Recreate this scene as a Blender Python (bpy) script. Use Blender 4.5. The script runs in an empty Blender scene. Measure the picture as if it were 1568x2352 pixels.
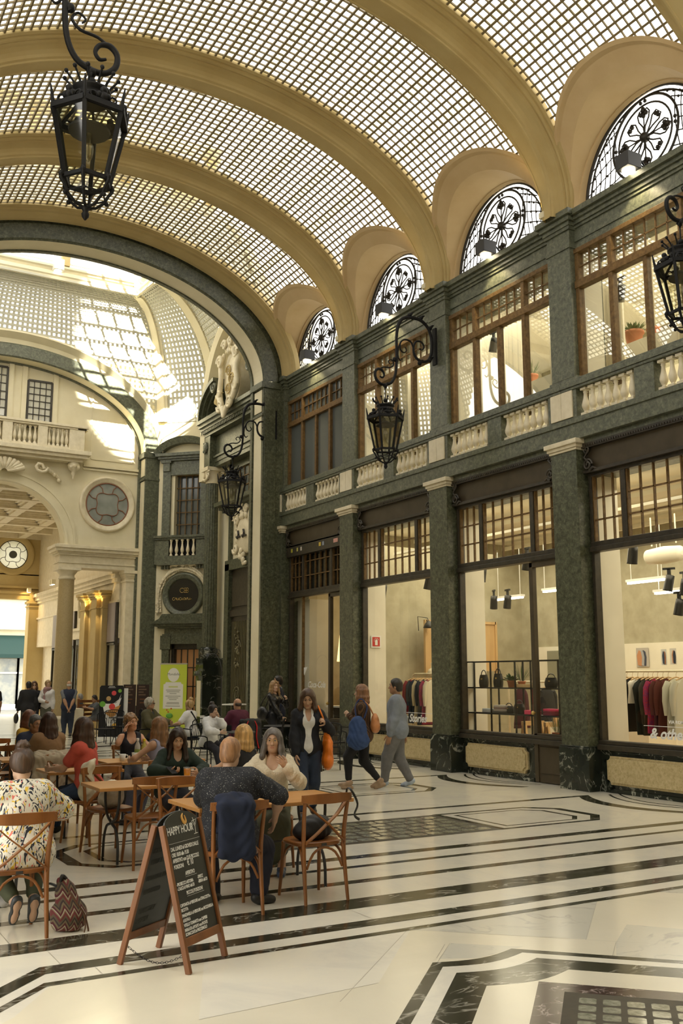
import bpy, math, random
import numpy as np
from mathutils import Matrix, Vector
R = math.radians
PI = math.pi
random.seed(7)
SC = bpy.context.scene
COL = SC.collection

# ------------------------------------------------------------------ camera
cam_d = bpy.data.cameras.new('camera')
cam = bpy.data.objects.new('camera', cam_d)
COL.objects.link(cam)
cam_d.lens = 36.0 * 2226 / 2352
cam_d.sensor_width = 36.0
cam_d.clip_start = 0.05
cam_d.clip_end = 300
_y, _p = R(30), math.atan2(380, 2226)
_f = Vector((math.sin(_y) * math.cos(_p), math.cos(_y) * math.cos(_p), math.sin(_p)))
_r = Vector((math.cos(_y), -math.sin(_y), 0))
_u = _r.cross(_f)
cam.matrix_world = Matrix(((_r.x, _u.x, -_f.x, 0), (_r.y, _u.y, -_f.y, 0), (_r.z, _u.z, -_f.z, 1.7), (0, 0, 0, 1)))
SC.camera = cam

# ------------------------------------------------------------------ sky, sun, exposure
SC.view_settings.view_transform = 'Standard'
SC.view_settings.look = 'None'
SC.view_settings.gamma = 1.0
SC.view_settings.use_curve_mapping = False
SC.view_settings.exposure = 0.32
w = bpy.data.worlds.new('sky')
SC.world = w
w.use_nodes = True
w.node_tree.nodes['Background'].inputs[0].default_value = (1.0, 0.97, 0.905, 1)
w.node_tree.nodes['Background'].inputs[1].default_value = 3.0
SC.cycles.max_bounces = 7
SC.cycles.diffuse_bounces = 4
SC.cycles.glossy_bounces = 3
SC.cycles.transmission_bounces = 4
SC.cycles.transparent_max_bounces = 10
SC.cycles.caustics_reflective = False
SC.cycles.caustics_refractive = False
SC.cycles.sample_clamp_indirect = 6.0
SC.cycles.use_denoising = True


def spot(name, loc, target, power, angle, color=(1, .8, .5), radius=.05, blend=.4):
 d = bpy.data.lights.new(name, 'SPOT')
 d.energy = power
 d.spot_size = R(angle)
 d.spot_blend = blend
 d.color = color
 d.shadow_soft_size = radius
 o = bpy.data.objects.new(name, d)
 COL.objects.link(o)
 o.location = loc
 o.rotation_euler = (Vector(target) - Vector(loc)).to_track_quat('-Z', 'Y').to_euler()
 return o


def area(name, loc, target, power, sx, sy, color=(1, .9, .7)):
 d = bpy.data.lights.new(name, 'AREA')
 d.energy = power
 d.shape = 'RECTANGLE'
 d.size, d.size_y = sx, sy
 d.color = color
 o = bpy.data.objects.new(name, d)
 COL.objects.link(o)
 o.location = loc
 o.rotation_euler = (Vector(target) - Vector(loc)).to_track_quat('-Z', 'Y').to_euler()
 return o


# narrow spot added far outside, standing in for low sun through the lantern
spot('sun_stand_in_spot', (-9.0, -16.0, 44.0), (9.9, 30.6, 12.1), 2.4e6, 4.1, (1, .95, .82), .25, .15)
# lamps of the shop rooms behind the windows
area('shop_ceiling_light', (13.4, 12.0, 4.7), (13.4, 12.0, 0), 430, 3.6, 13.5, (1, .9, .66))
area('cafe_ceiling_light', (13.2, 20.4, 4.3), (13.2, 20.4, 0), 40, 2.5, 2.5, (1, .78, .45))
area('upper_room_light', (13.6, 12.0, 8.9), (13.6, 12.0, 0), 620, 3.2, 13.5, (1, .91, .7))
area('passage_light', (6.2, 38.0, 7.4), (6.2, 38.0, 0), 130, 3.0, 8.0, (1, .86, .66))


# ------------------------------------------------------------------ helpers
class MB:
 def __init__(s):
  s.v, s.f, s.m, s.sm = [], [], [], []
  s.M = None
  s.mi = 0
  s.smooth = False

 def add(s, vs, fs, smooth=None):
  b = len(s.v)
  if s.M is not None:
   vs = [s.M @ Vector(p) for p in vs]
  s.v.extend([tuple(p) for p in vs])
  for f in fs:
   s.f.append(tuple(b + i for i in f))
   s.m.append(s.mi)
   s.sm.append(s.smooth if smooth is None else smooth)
  return s

 def box(s, x0, x1, y0, y1, z0, z1):
  vs = [(x, y, z) for z in (z0, z1) for y in (y0, y1) for x in (x0, x1)]
  return s.add(vs, [(0, 2, 3, 1), (4, 5, 7, 6), (0, 1, 5, 4), (2, 6, 7, 3), (0, 4, 6, 2), (1, 3, 7, 5)], False)

 def obox(s, a, b, w, d, up=(0, 0, 1)):
  """bar from a to b with cross section w x d"""
  a, b = Vector(a), Vector(b)
  t = (b - a).normalized()
  u = Vector(up)
  if abs(t.dot(u)) > .98:
   u = Vector((1, 0, 0))
  n = t.cross(u).normalized()
  m = n.cross(t)
  vs = [p + n * (i * w / 2) + m * (j * d / 2) for p in (a, b) for i, j in ((-1, -1), (1, -1), (1, 1), (-1, 1))]
  return s.add(vs, [(0, 3, 2, 1), (4, 5, 6, 7), (0, 1, 5, 4), (1, 2, 6, 5), (2, 3, 7, 6), (3, 0, 4, 7)], False)

 def prism(s, poly, h0, h1, fn):
  """poly: 2d outline; fn(u, v, h) -> 3d point"""
  n = len(poly)
  vs = [fn(u, v, h0) for u, v in poly] + [fn(u, v, h1) for u, v in poly]
  fs = [tuple(range(n))[::-1], tuple(range(n, 2 * n))] + [(i, (i + 1) % n, n + (i + 1) % n, n + i) for i in range(n)]
  return s.add(vs, fs)

 def grid(s, rows, close_u=False, close_v=False):
  nr, nc = len(rows), len(rows[0])
  vs = [p for r in rows for p in r]
  fs = []
  for i in range(nr if close_v else nr - 1):
   for j in range(nc if close_u else nc - 1):
    i2, j2 = (i + 1) % nr, (j + 1) % nc
    fs.append((i * nc + j, i * nc + j2, i2 * nc + j2, i2 * nc + j))
  return s.add(vs, fs)

 def lathe(s, prof, n=12, c=(0, 0, 0), ax='z', caps=True, sm=True):
  rows = []
  for r, z in prof:
   row = []
   for k in range(n):
    a = 2 * PI * k / n
    p = (r * math.cos(a), r * math.sin(a), z)
    if ax == 'x':
     p = (p[2], p[0], p[1])
    if ax == 'y':
     p = (p[1], p[2], p[0])
    row.append((c[0] + p[0], c[1] + p[1], c[2] + p[2]))
   rows.append(row)
  o = s.smooth
  s.smooth = sm
  s.grid(rows, close_u=True)
  s.smooth = o
  if caps:
   s.add(rows[0], [tuple(range(n))[::-1]], False)
   s.add(rows[-1], [tuple(range(n))], False)
  return s

 def tube(s, pts, r=.01, n=8, closed=False, sm=True, flat=1.0):
  P = [Vector(p) for p in pts]
  k = len(P)
  rs = r if isinstance(r, (list, tuple)) else [r] * k
  T = []
  for i in range(k):
   a = P[(i - 1) % k] if closed or i else P[0]
   b = P[(i + 1) % k] if closed or i < k - 1 else P[-1]
   t = (b - a)
   T.append(t.normalized() if t.length > 1e-9 else Vector((0, 0, 1)))
  u = Vector((0, 0, 1)) if abs(T[0].z) < .9 else Vector((1, 0, 0))
  nn = T[0].cross(u).normalized()
  rows = []
  for i in range(k):
   nn = (nn - T[i] * nn.dot(T[i]))
   if nn.length < 1e-6:
    nn = T[i].orthogonal()
   nn.normalize()
   bb = T[i].cross(nn)
   rows.append([P[i] + (nn * math.cos(2 * PI * j / n) + bb * math.sin(2 * PI * j / n) * flat) * rs[i] for j in range(n)])
  o = s.smooth
  s.smooth = sm
  s.grid(rows, close_u=True, close_v=closed)
  s.smooth = o
  if not closed:
   s.add(rows[0], [tuple(range(n))[::-1]], False)
   s.add(rows[-1], [tuple(range(n))], False)
  return s

 def curve(s, pts, r=.01, n=8, k=4, **kw):
  """tube along a smooth curve through the points"""
  P = [Vector(p) for p in pts]
  rs = r if isinstance(r, (list, tuple)) else [r] * len(P)
  out, ro = [], []
  for i in range(len(P) - 1):
   a, b, c, d = P[max(i - 1, 0)], P[i], P[i + 1], P[min(i + 2, len(P) - 1)]
   for j in range(k):
    t = j / k
    out.append(.5 * ((2 * b) + (c - a) * t + (2 * a - 5 * b + 4 * c - d) * t * t + (3 * b - a - 3 * c + d) * t ** 3))
    ro.append(rs[i] + (rs[i + 1] - rs[i]) * t)
  out.append(P[-1])
  ro.append(rs[-1])
  return s.tube(out, ro, n, **kw)

 def ball(s, c, r, n=10, m=6, sc=(1, 1, 1)):
  rows = []
  for i in range(m + 1):
   a = PI * i / m
   rr = max(math.sin(a), 1e-4)
   rows.append([(c[0] + r * sc[0] * rr * math.cos(2 * PI * j / n), c[1] + r * sc[1] * rr * math.sin(2 * PI * j / n), c[2] - r * sc[2] * math.cos(a)) for j in range(n)])
  o = s.smooth
  s.smooth = True
  s.grid(rows, close_u=True)
  s.smooth = o
  return s

 def build(s, name, mats, parent=None, bevel=0):
  me = bpy.data.meshes.new(name)
  me.from_pydata(s.v, [], s.f)
  for m in (mats if isinstance(mats, (list, tuple)) else [mats]):
   me.materials.append(m)
  me.polygons.foreach_set('material_index', s.m)
  me.polygons.foreach_set('use_smooth', s.sm)
  me.update()
  o = bpy.data.objects.new(name, me)
  COL.objects.link(o)
  if parent is not None:
   o.parent = parent
  if bevel:
   b = o.modifiers.new('edge', 'BEVEL')
   b.width = bevel
   b.segments = 2
   b.limit_method = 'ANGLE'
  return o


def tag(o, label=None, cat=None, group=None, kind=None):
 if label:
  o['label'] = label
 if cat:
  o['category'] = cat
 if group:
  o['group'] = group
 if kind:
  o['kind'] = kind
 return o


def empty(name, loc=(0, 0, 0), rz=0, label=None, cat=None, group=None, kind=None):
 o = bpy.data.objects.new(name, None)
 COL.objects.link(o)
 o.location = loc
 o.rotation_euler = (0, 0, rz)
 o.empty_display_size = .1
 return tag(o, label, cat, group, kind)


def structure(o):
 o['kind'] = 'structure'
 return o


def dup(root, loc=None, rz=None, label=None, group=None):
 """copy a thing, its parts and their sub-parts"""
 r = root.copy()
 COL.objects.link(r)
 if loc is not None:
  r.location = loc
 if rz is not None:
  r.rotation_euler = (0, 0, rz)
 if label:
  r['label'] = label
 if group:
  r['group'] = group
 for ch in list(root.children):
  c = ch.copy()
  COL.objects.link(c)
  c.parent = r
  for g in list(ch.children):
   d = g.copy()
   COL.objects.link(d)
   d.parent = c
 return r


def text(name, body, size, mat, M, parent=None, shear=0, bold=0, align='CENTER', ext=.0006, spacing=1.0):
 cu = bpy.data.curves.new(name, 'FONT')
 cu.body = body
 cu.size = size
 cu.shear = shear
 cu.offset = bold
 cu.extrude = ext
 cu.align_x = align
 cu.align_y = 'CENTER'
 cu.resolution_u = 3
 cu.space_character = spacing
 cu.materials.append(mat)
 tmp = bpy.data.objects.new(name, cu)
 me = bpy.data.meshes.new_from_object(tmp)
 bpy.data.objects.remove(tmp)
 o = bpy.data.objects.new(name, me)
 COL.objects.link(o)
 if parent is not None:
  o.parent = parent
 o.matrix_local = M
 return o


def frame(o, x, y):
 """matrix with origin o, x axis x, y axis y"""
 x, y = Vector(x).normalized(), Vector(y).normalized()
 z = x.cross(y)
 return Matrix(((x.x, y.x, z.x, o[0]), (x.y, y.y, z.y, o[1]), (x.z, y.z, z.z, o[2]), (0, 0, 0, 1)))


# ------------------------------------------------------------------ materials
def new_mat(name):
 m = bpy.data.materials.new(name)
 m.use_nodes = True
 nt = m.node_tree
 return m, nt, nt.nodes['Principled BSDF']


def plain(name, c, rough=.5, metal=0, spec=.5, alpha=None, sheen=0):
 m, nt, b = new_mat(name)
 b.inputs['Base Color'].default_value = (*c, 1)
 b.inputs['Roughness'].default_value = rough
 b.inputs['Metallic'].default_value = metal
 b.inputs['Specular IOR Level'].default_value = spec
 m.diffuse_color = (*c, 1)
 return m


def noisy(name, stops, scale=4, rough=.5, detail=6, dist=0, bump=0, coord='Position', stretch=(1, 1, 1), nrough=.6, spec=.5, metal=0, bscale=None):
 """principled surface whose colour follows a noise through colour stops [(pos, rgb), ...]"""
 m, nt, b = new_mat(name)
 N, L = nt.nodes, nt.links
 if coord == 'Position':
  src = N.new('ShaderNodeNewGeometry').outputs['Position']
 else:
  src = N.new('ShaderNodeTexCoord').outputs[coord]
 mp = N.new('ShaderNodeMapping')
 mp.inputs['Scale'].default_value = stretch
 L.new(src, mp.inputs['Vector'])
 n = N.new('ShaderNodeTexNoise')
 n.inputs['Scale'].default_value = scale
 n.inputs['Detail'].default_value = detail
 n.inputs['Roughness'].default_value = nrough
 n.inputs['Distortion'].default_value = dist
 L.new(mp.outputs[0], n.inputs['Vector'])
 cr = N.new('ShaderNodeValToRGB')
 e = cr.color_ramp.elements
 while len(e) < len(stops):
  e.new(.5)
 for i, (p, c) in enumerate(stops):
  e[i].position = p
  e[i].color = (*c, 1)
 L.new(n.outputs['Fac'], cr.inputs[0])
 L.new(cr.outputs[0], b.inputs['Base Color'])
 b.inputs['Roughness'].default_value = rough
 b.inputs['Specular IOR Level'].default_value = spec
 b.inputs['Metallic'].default_value = metal
 if bump:
  bn = N.new('ShaderNodeBump')
  bn.inputs['Strength'].default_value = bump
  bn.inputs['Distance'].default_value = .01
  if bscale:
   n2 = N.new('ShaderNodeTexNoise')
   n2.inputs['Scale'].default_value = bscale
   L.new(mp.outputs[0], n2.inputs['Vector'])
   L.new(n2.outputs['Fac'], bn.inputs['Height'])
  else:
   L.new(n.outputs['Fac'], bn.inputs['Height'])
  L.new(bn.outputs[0], b.inputs['Normal'])
 return m


def veined(name, base, base2, vein, scale=2.0, width=.03, rough=.15, coord='Position', stretch=(1, 1, 1)):
 """marble: two base tones and thin pale veins where a warped noise crosses its middle"""
 m, nt, b = new_mat(name)
 N, L = nt.nodes, nt.links
 src = N.new('ShaderNodeNewGeometry').outputs['Position'] if coord == 'Position' else N.new('ShaderNodeTexCoord').outputs[coord]
 mp = N.new('ShaderNodeMapping')
 mp.inputs['Scale'].default_value = stretch
 L.new(src, mp.inputs['Vector'])
 n1 = N.new('ShaderNodeTexNoise')
 n1.inputs['Scale'].default_value = scale
 n1.inputs['Detail'].default_value = 7
 n1.inputs['Distortion'].default_value = 1.2
 L.new(mp.outputs[0], n1.inputs['Vector'])
 sub = N.new('ShaderNodeMath')
 sub.operation = 'SUBTRACT'
 sub.inputs[1].default_value = .5
 L.new(n1.outputs['Fac'], sub.inputs[0])
 ab = N.new('ShaderNodeMath')
 ab.operation = 'ABSOLUTE'
 L.new(sub.outputs[0], ab.inputs[0])
 cr = N.new('ShaderNodeValToRGB')
 cr.color_ramp.elements[0].position = 0
 cr.color_ramp.elements[0].color = (1, 1, 1, 1)
 cr.color_ramp.elements[1].position = width
 cr.color_ramp.elements[1].color = (0, 0, 0, 1)
 L.new(ab.outputs[0], cr.inputs[0])
 n2 = N.new('ShaderNodeTexNoise')
 n2.inputs['Scale'].default_value = scale * 1.7
 n2.inputs['Detail'].default_value = 5
 L.new(mp.outputs[0], n2.inputs['Vector'])
 mul = N.new('ShaderNodeMath')
 mul.operation = 'MULTIPLY'
 L.new(cr.outputs[0], mul.inputs[0])
 cr2 = N.new('ShaderNodeValToRGB')
 cr2.color_ramp.elements[0].position = .42
 cr2.color_ramp.elements[1].position = .62
 L.new(n2.outputs['Fac'], cr2.inputs[0])
 L.new(cr2.outputs[0], mul.inputs[1])
 mx = N.new('ShaderNodeMixRGB')
 mx.inputs[1].default_value = (*base, 1)
 mx.inputs[2].default_value = (*base2, 1)
 L.new(n2.outputs['Fac'], mx.inputs[0])
 mx2 = N.new('ShaderNodeMixRGB')
 mx2.inputs[2].default_value = (*vein, 1)
 L.new(mx.outputs[0], mx2.inputs[1])
 L.new(mul.outputs[0], mx2.inputs[0])
 L.new(mx2.outputs[0], b.inputs['Base Color'])
 b.inputs['Roughness'].default_value = rough
 return m


def glass(name, tint=(1, 1, 1), refl=.5, rough=0.0, base=.04, power=3.0):
 """thin window pane: see-through with a mirror image that grows at grazing angles"""
 m = bpy.data.materials.new(name)
 m.use_nodes = True
 nt = m.node_tree
 N, L = nt.nodes, nt.links
 N.remove(N['Principled BSDF'])
 t = N.new('ShaderNodeBsdfTransparent')
 t.inputs[0].default_value = (*tint, 1)
 g = N.new('ShaderNodeBsdfGlossy')
 g.inputs['Roughness'].default_value = rough
 lw = N.new('ShaderNodeLayerWeight')
 lw.inputs['Blend'].default_value = .5
 pw = N.new('ShaderNodeMath')
 pw.operation = 'POWER'
 pw.inputs[1].default_value = power
 L.new(lw.outputs['Facing'], pw.inputs[0])
 mr = N.new('ShaderNodeMapRange')
 mr.inputs['To Min'].default_value = base
 mr.inputs['To Max'].default_value = refl
 L.new(pw.outputs[0], mr.inputs['Value'])
 mx = N.new('ShaderNodeMixShader')
 L.new(mr.outputs[0], mx.inputs[0])
 L.new(t.outputs[0], mx.inputs[1])
 L.new(g.outputs[0], mx.inputs[2])
 L.new(mx.outputs[0], N['Material Output'].inputs[0])
 return m


def glow(name, c, s):
 m, nt, b = new_mat(name)
 b.inputs['Base Color'].default_value = (*c, 1)
 b.inputs['Emission Color'].default_value = (*c, 1)
 b.inputs['Emission Strength'].default_value = s
 return m


def milky(name, c, t=.6):
 """frosted pane: lets daylight through diffusely"""
 m = bpy.data.materials.new(name)
 m.use_nodes = True
 nt = m.node_tree
 N, L = nt.nodes, nt.links
 N.remove(N['Principled BSDF'])
 a = N.new('ShaderNodeBsdfTranslucent')
 a.inputs[0].default_value = (*c, 1)
 d = N.new('ShaderNodeBsdfDiffuse')
 d.inputs[0].default_value = (*c, 1)
 mx = N.new('ShaderNodeMixShader')
 mx.inputs[0].default_value = t
 L.new(d.outputs[0], mx.inputs[1])
 L.new(a.outputs[0], mx.inputs[2])
 L.new(mx.outputs[0], N['Material Output'].inputs[0])
 return m


M = {}
M['green'] = noisy('verde marble', [(.36, (.024, .028, .018)), (.48, (.068, .074, .044)), (.58, (.125, .13, .082)), (.70, (.26, .26, .18))], 15, .36, 12, .6, nrough=.8)
M['green_light'] = noisy('grey green marble', [(.34, (.045, .050, .034)), (.5, (.105, .113, .075)), (.62, (.175, .18, .122)), (.74, (.32, .315, .225))], 13, .4, 12, .5, nrough=.78)
M['black'] = veined('dark green base marble', (.008, .012, .009), (.03, .036, .028), (.42, .43, .36), 2.6, .022, .12)
M['stucco'] = noisy('ochre plaster of ribs', [(.3, (.47, .35, .145)), (.7, (.55, .43, .20))], 1.2, .75, 5, 0, .08, bscale=30)
M['stucco_pink'] = noisy('rosy plaster of lunettes', [(.3, (.60, .43, .22)), (.7, (.68, .51, .28))], 1.5, .8, 5, 0, .06, bscale=40)
M['cream'] = noisy('cream plaster', [(.3, (.70, .63, .43)), (.7, (.80, .73, .53))], 1.1, .75, 5, 0, .05, bscale=30)
M['ivory'] = noisy('ivory stone', [(.3, (.66, .58, .40)), (.7, (.80, .72, .54))], 6, .5, 6)
M['travertine'] = noisy('speckled beige stone', [(.35, (.36, .27, .13)), (.5, (.52, .42, .22)), (.65, (.62, .52, .31))], 22, .35, 8, nrough=.8)
M['granite'] = noisy('speckled ochre granite', [(.35, (.30, .22, .10)), (.55, (.46, .36, .19)), (.7, (.58, .48, .28))], 60, .4, 6, nrough=.8)
M['floor'] = noisy('white floor marble', [(.3, (.66, .63, .55)), (.5, (.75, .71, .60)), (.7, (.79, .74, .60))], 1.3, .16, 9, 1.4, nrough=.65)
M['floor_grey'] = veined('grey floor marble', (.58, .56, .48), (.66, .62, .51), (.46, .44, .39), 1.6, .03, .16)
M['floor_cream'] = noisy('cream floor marble', [(.3, (.69, .64, .50)), (.7, (.77, .71, .56))], 1.1, .16, 7, .6)
M['floor_dark'] = veined('dark floor inlay', (.016, .018, .012), (.05, .043, .026), (.36, .34, .28), 5, .03, .14, stretch=(.45, 1, 1))
M['floor_red'] = veined('red floor marble', (.035, .012, .012), (.05, .025, .022), (.4, .33, .3), 5, .03, .16)
M['joint'] = plain('floor joint', (.33, .30, .23), .6)
M['block'] = noisy('glass floor block', [(.3, (.20, .20, .14)), (.7, (.38, .37, .28))], 25, .08, 3)
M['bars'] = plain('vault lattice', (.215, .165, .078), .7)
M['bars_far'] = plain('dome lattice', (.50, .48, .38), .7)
M['bronze'] = noisy('bronze window frame', [(.3, (.095, .054, .02)), (.7, (.20, .12, .046))], 14, .5, 4, spec=.2)
M['bronze_dark'] = noisy('dark bronze', [(.3, (.022, .018, .012)), (.7, (.05, .04, .025))], 10, .42, 4)
M['signboard'] = noisy('brown sign board', [(.3, (.052, .038, .02)), (.7, (.08, .06, .034))], 3, .5, 4)
M['iron'] = plain('black wrought iron', (.008, .008, .009), .6, 0, .25)
M['iron_grey'] = plain('dark grey iron', (.035, .035, .036), .5)
M['grille'] = plain('bronze grille', (.016, .011, .005), .5)
M['shop_glass'] = glass('shop window glass', (.97, .97, .95), .5, 0, .02, 4.0)
M['upper_glass'] = glass('upper window glass', (.95, .95, .92), .8, 0, .10, 2.0)
M['dark_glass'] = plain('dark window glass', (.012, .014, .012), .06)
M['grey_glass'] = plain('grey frosted glass', (.10, .11, .105), .12)
M['lamp_glass'] = glass('lantern glass', (.80, .78, .66), .55, .08, .10)
M['vault_glass'] = glass('vault pane', (.97, .975, .98), .10, 0, .01, 4.0)
M['milk'] = milky('milky oculus pane', (.85, .86, .82), .75)
M['strip'] = milky('creamy roof strip', (.84, .83, .72), .8)
M['white'] = plain('white paint', (.8, .8, .77), .5)
M['warm_glow'] = glow('lamp lens', (1, .86, .6), 14)
M['tube_glow'] = glow('fluorescent tube', (1, .97, .86), 8)
M['warm_shade'] = glow('lit lamp shade', (1, .72, .34), 1.6)
M['gold'] = plain('gold lettering', (.55, .38, .12), .35, .6)
# ================================================================== THE SETTING
XC = 5.8                      # axis of the arcade
YP = [4.48, 7.98, 11.48, 14.97, 18.47, 21.97]   # axes of the piers
XF, XW = 10.78, 11.03         # face of the piers, face of the shopfronts
VA, VB, VZ = 5.15, 3.10, 9.36  # vault glass: half width, rise, springing
NP = 180
_th = np.linspace(0, PI, 2001)
_arc = np.concatenate([[0], np.cumsum(np.hypot(np.diff(VA * np.cos(_th)), np.diff(VB * np.sin(_th))))])


def theta_at(s):
 return float(np.interp(s, _arc, _th))


def ell(xc, a, b, z0, t):
 return xc + a * math.cos(t), z0 + b * math.sin(t)


def vpt(t, y, d=0):
 """point on the vault at angle t from the right springing, d outward"""
 c, s = math.cos(t), math.sin(t)
 nx, nz = c / VA, s / VB
 k = math.hypot(nx, nz)
 return (XC + VA * c + nx / k * d, y, VZ + VB * s + nz / k * d)


# ---------------------------------------------------------------- floor
def floor():
 b = MB()
 lay = [0.0]

 def poly(pts, mi, z=None):
  if z is None:
   lay[0] += .00006
   z = .0004 + lay[0]
  b.mi = mi
  pts = [(p[0], p[1], z) for p in pts]
  n = sum(pts[i][0] * pts[(i + 1) % len(pts)][1] - pts[(i + 1) % len(pts)][0] * pts[i][1] for i in range(len(pts)))
  f = tuple(range(len(pts)))
  b.add(pts, [f if n > 0 else f[::-1]], False)

 def band(x0, x1, y0, y1, mi):
  poly([(x0, y0), (x1, y0), (x1, y1), (x0, y1)], mi)

 def strip(pts, w0, w1, mi):
  """ribbon between a polyline offset by w0 and by w1 to its left"""
  def off(w):
   out = []
   for i, p in enumerate(pts):
    a = pts[max(i - 1, 0)]
    c = pts[min(i + 1, len(pts) - 1)]
    if 0 < i < len(pts) - 1:
     t1 = Vector((p[0] - a[0], p[1] - a[1])).normalized()
     t2 = Vector((c[0] - p[0], c[1] - p[1])).normalized()
     t = (t1 + t2).normalized()
     k = 1 / max(t.dot(t1), .5)
    else:
     t, k = Vector((c[0] - a[0], c[1] - a[1])).normalized(), 1
    out.append((p[0] - t.y * w * k, p[1] + t.x * w * k))
   return out
  A, B = off(w0), off(w1)
  for i in range(len(pts) - 1):
   poly([A[i], A[i + 1], B[i + 1], B[i]], mi, .0004 + lay[0])
  lay[0] += .00006

 # bed
 b.mi = 0
 b.box(-8, 22, -6, 31.9, -.2, 0)
 b.box(2, 9.9, 31.9, 48, -.2, 0)
 # slabs of the forecourt: cream and grey pieces with joints
 poly([(-4, 1), (1.2, 5.4), (1.5, 5.85), (14, 5.85), (14, 1)], 2)
 poly([(2.4, 5.82), (3.9, 5.82), (3.1, 4.95), (2.0, 4.9)], 0)
 poly([(3.92, 5.82), (5.63, 5.82), (4.78, 5.05), (3.95, 5.8)], 1)
 poly([(3.95, 5.42), (4.3, 5.12), (4.19, 5.11), (3.9, 5.06), (3.67, 5.17)], 1)
 poly([(4.89, 4.9), (5.3, 5.2), (5.8, 4.6), (5.2, 4.2), (4.55, 4.56)], 1)
 poly([(6.3, 5.82), (8.5, 5.82), (7.2, 4.9)], 1)
 for a, c in (((2.75, 4.78), (3.9, 5.85)), ((3.9, 5.85), (5.3, 4.55)), ((3.9, 5.42), (3.67, 5.19)), ((3.94, 5.42), (3.4, 4.9)), ((4.76, 5.04), (5.65, 5.84)), ((4.89, 4.9), (4.51, 4.57)), ((2.0, 4.9), (3.1, 4.95))):
  strip([a, c], -.002, .002, 5)
 # diamond panel with concave corner, set with glass blocks in the middle
 def dia(k, mi, notch=.43):
  cx, cy = 3.9, 5.43 - k
  pts = [(cx - 3, cy - 3)]
  if notch:
   n = notch
   P, Q = (cx - n * .71, cy - n * .71), (cx + n * .71, cy - n * .71)
   pts.append(P)
   for i in range(1, 8):
    t = i / 8
    x = P[0] + (Q[0] - P[0]) * t
    pts.append((x, P[1] - .07 * math.sin(PI * t)))
   pts.append(Q)
  else:
   pts.append((cx, cy))
  pts.append((cx + 3, cy - 3))
  poly(pts, mi)
 dia(.0, 3)
 dia(.105, 0)
 dia(.24, 3)
 dia(.52, 2)
 dia(.91, 4, 0)
 dia(1.12, 7, 0)
 for i in range(9):
  for j in range(9):
   u, v = .06 + i * .123, .06 + j * .123
   def q(du, dv):
    a, c = u + du, v + dv
    return (3.9 + (c - a) * .7071, 4.31 - .03 - (a + c) * .7071)
   poly([q(.012, 0), q(.083, 0), q(.095, .015), q(.095, .075), q(.083, .09), q(.012, .09), q(0, .075), q(0, .015)], 6, lay[0] + .0008)
 # border lines that turn at the left
 for y0, y1 in ((5.82, 5.89), (6.06, 6.21)):
  xk = 1.5 - (6.0 - y0) * .2
  band(xk, XW, y0, y1, 3)
  poly([(xk, y0), (xk, y1), (xk - 1.6, y1 - 1.6), (xk - 1.6, y0 - 1.6)], 3)
 band(.9, XW, 6.55, 6.83, 3)
 for k, yb in enumerate((0, 3.5, 7.0, 10.5)):
  lay[0] = 0
  for y0, y1 in ((7.32, 7.44), (7.90, 7.99), (8.28, 8.43), (10.83, 10.95)):
   if k == 0 or y0 > 7.35:
    if not (k and y0 < 7.95):
     if not (k and 8.2 < y0 < 8.5):
      band(.9, 10.3, y0 + yb * (1 if y0 < 10 else 1), y1 + yb, 3)
  yc = 9.68 + yb
  # glass block field and the two small hexagons at its ends
  band(4.25, 7.3, yc - .69, yc + .67, 7)
  for i in range(13):
   for j in range(6):
    x, y = 4.36 + i * .222 + (.0 if j % 2 else .04), yc - .58 + j * .2
    poly([(x + .02, y), (x + .16, y), (x + .18, y + .02), (x + .18, y + .13), (x + .16, y + .15), (x + .02, y + .15), (x, y + .13), (x, y + .02)], 6, lay[0] + .0008)
  for s in (1, -1):
   def X(x):
    return XC + s * (x - XC)
   def hexa(g, mi):
    poly([(X(7.3 + g), yc - .69 + g * .9), (X(8.8 - g), yc - .69 + g * .9), (X(9.12 - 1.6 * g), yc - .36 + .3 * g), (X(9.12 - 1.6 * g), yc + .36 - .3 * g), (X(8.78 - g), yc + .70 - g * .9), (X(7.3 + g), yc + .70 - g * .9)], mi)
   hexa(0, 3)
   hexa(.085, 0)
   hexa(.20, 3)
   hexa(.245, 0)
   # crescents in front of the shopfronts
   A = [(X(9.85 + .46 * abs(t) ** 2.2), yc + .14 + t * 1.12) for t in np.linspace(-1, 1, 17)]
   B = [(X(10.06 + .42 * abs(t) ** 2), yc + .14 + t * 1.10) for t in np.linspace(-1, 1, 17)]
   for i in range(16):
    poly([A[i], A[i + 1], B[i + 1], B[i]], 3, .0004 + lay[0])
   lay[0] += .00006
   for o1, o2 in ((10.38, 10.43), (10.58, 10.62)):
    A = [(X(o1 + .40 * abs(t) ** 2), yc + .14 + t * 1.0) for t in np.linspace(-1, 1, 17)]
    B = [(X(o2 + .40 * abs(t) ** 2), yc + .14 + t * 1.0) for t in np.linspace(-1, 1, 17)]
    for i in range(16):
     poly([A[i], A[i + 1], B[i + 1], B[i]], 3, .0004 + lay[0])
    lay[0] += .00006
 # crossing
 lay[0] = .001
 for y in (21.6, 22.3, 22.9, 30.2, 30.9):
  band(.9, 10.6, y, y + .14, 3)
 for a in (1.5, 2.4, 2.6):
  pts = [(XC + a * 1.5 * math.cos(t), 26.6 + a * math.sin(t)) for t in np.linspace(0, 2 * PI, 9)]
  strip(pts, 0, .12, 3)
 for x in (1.8, 4.4, 7.2, 9.4):
  strip([(x, 5.9), (x, 6.05)], -.002, .002, 5)
 rng = random.Random(3)
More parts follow.
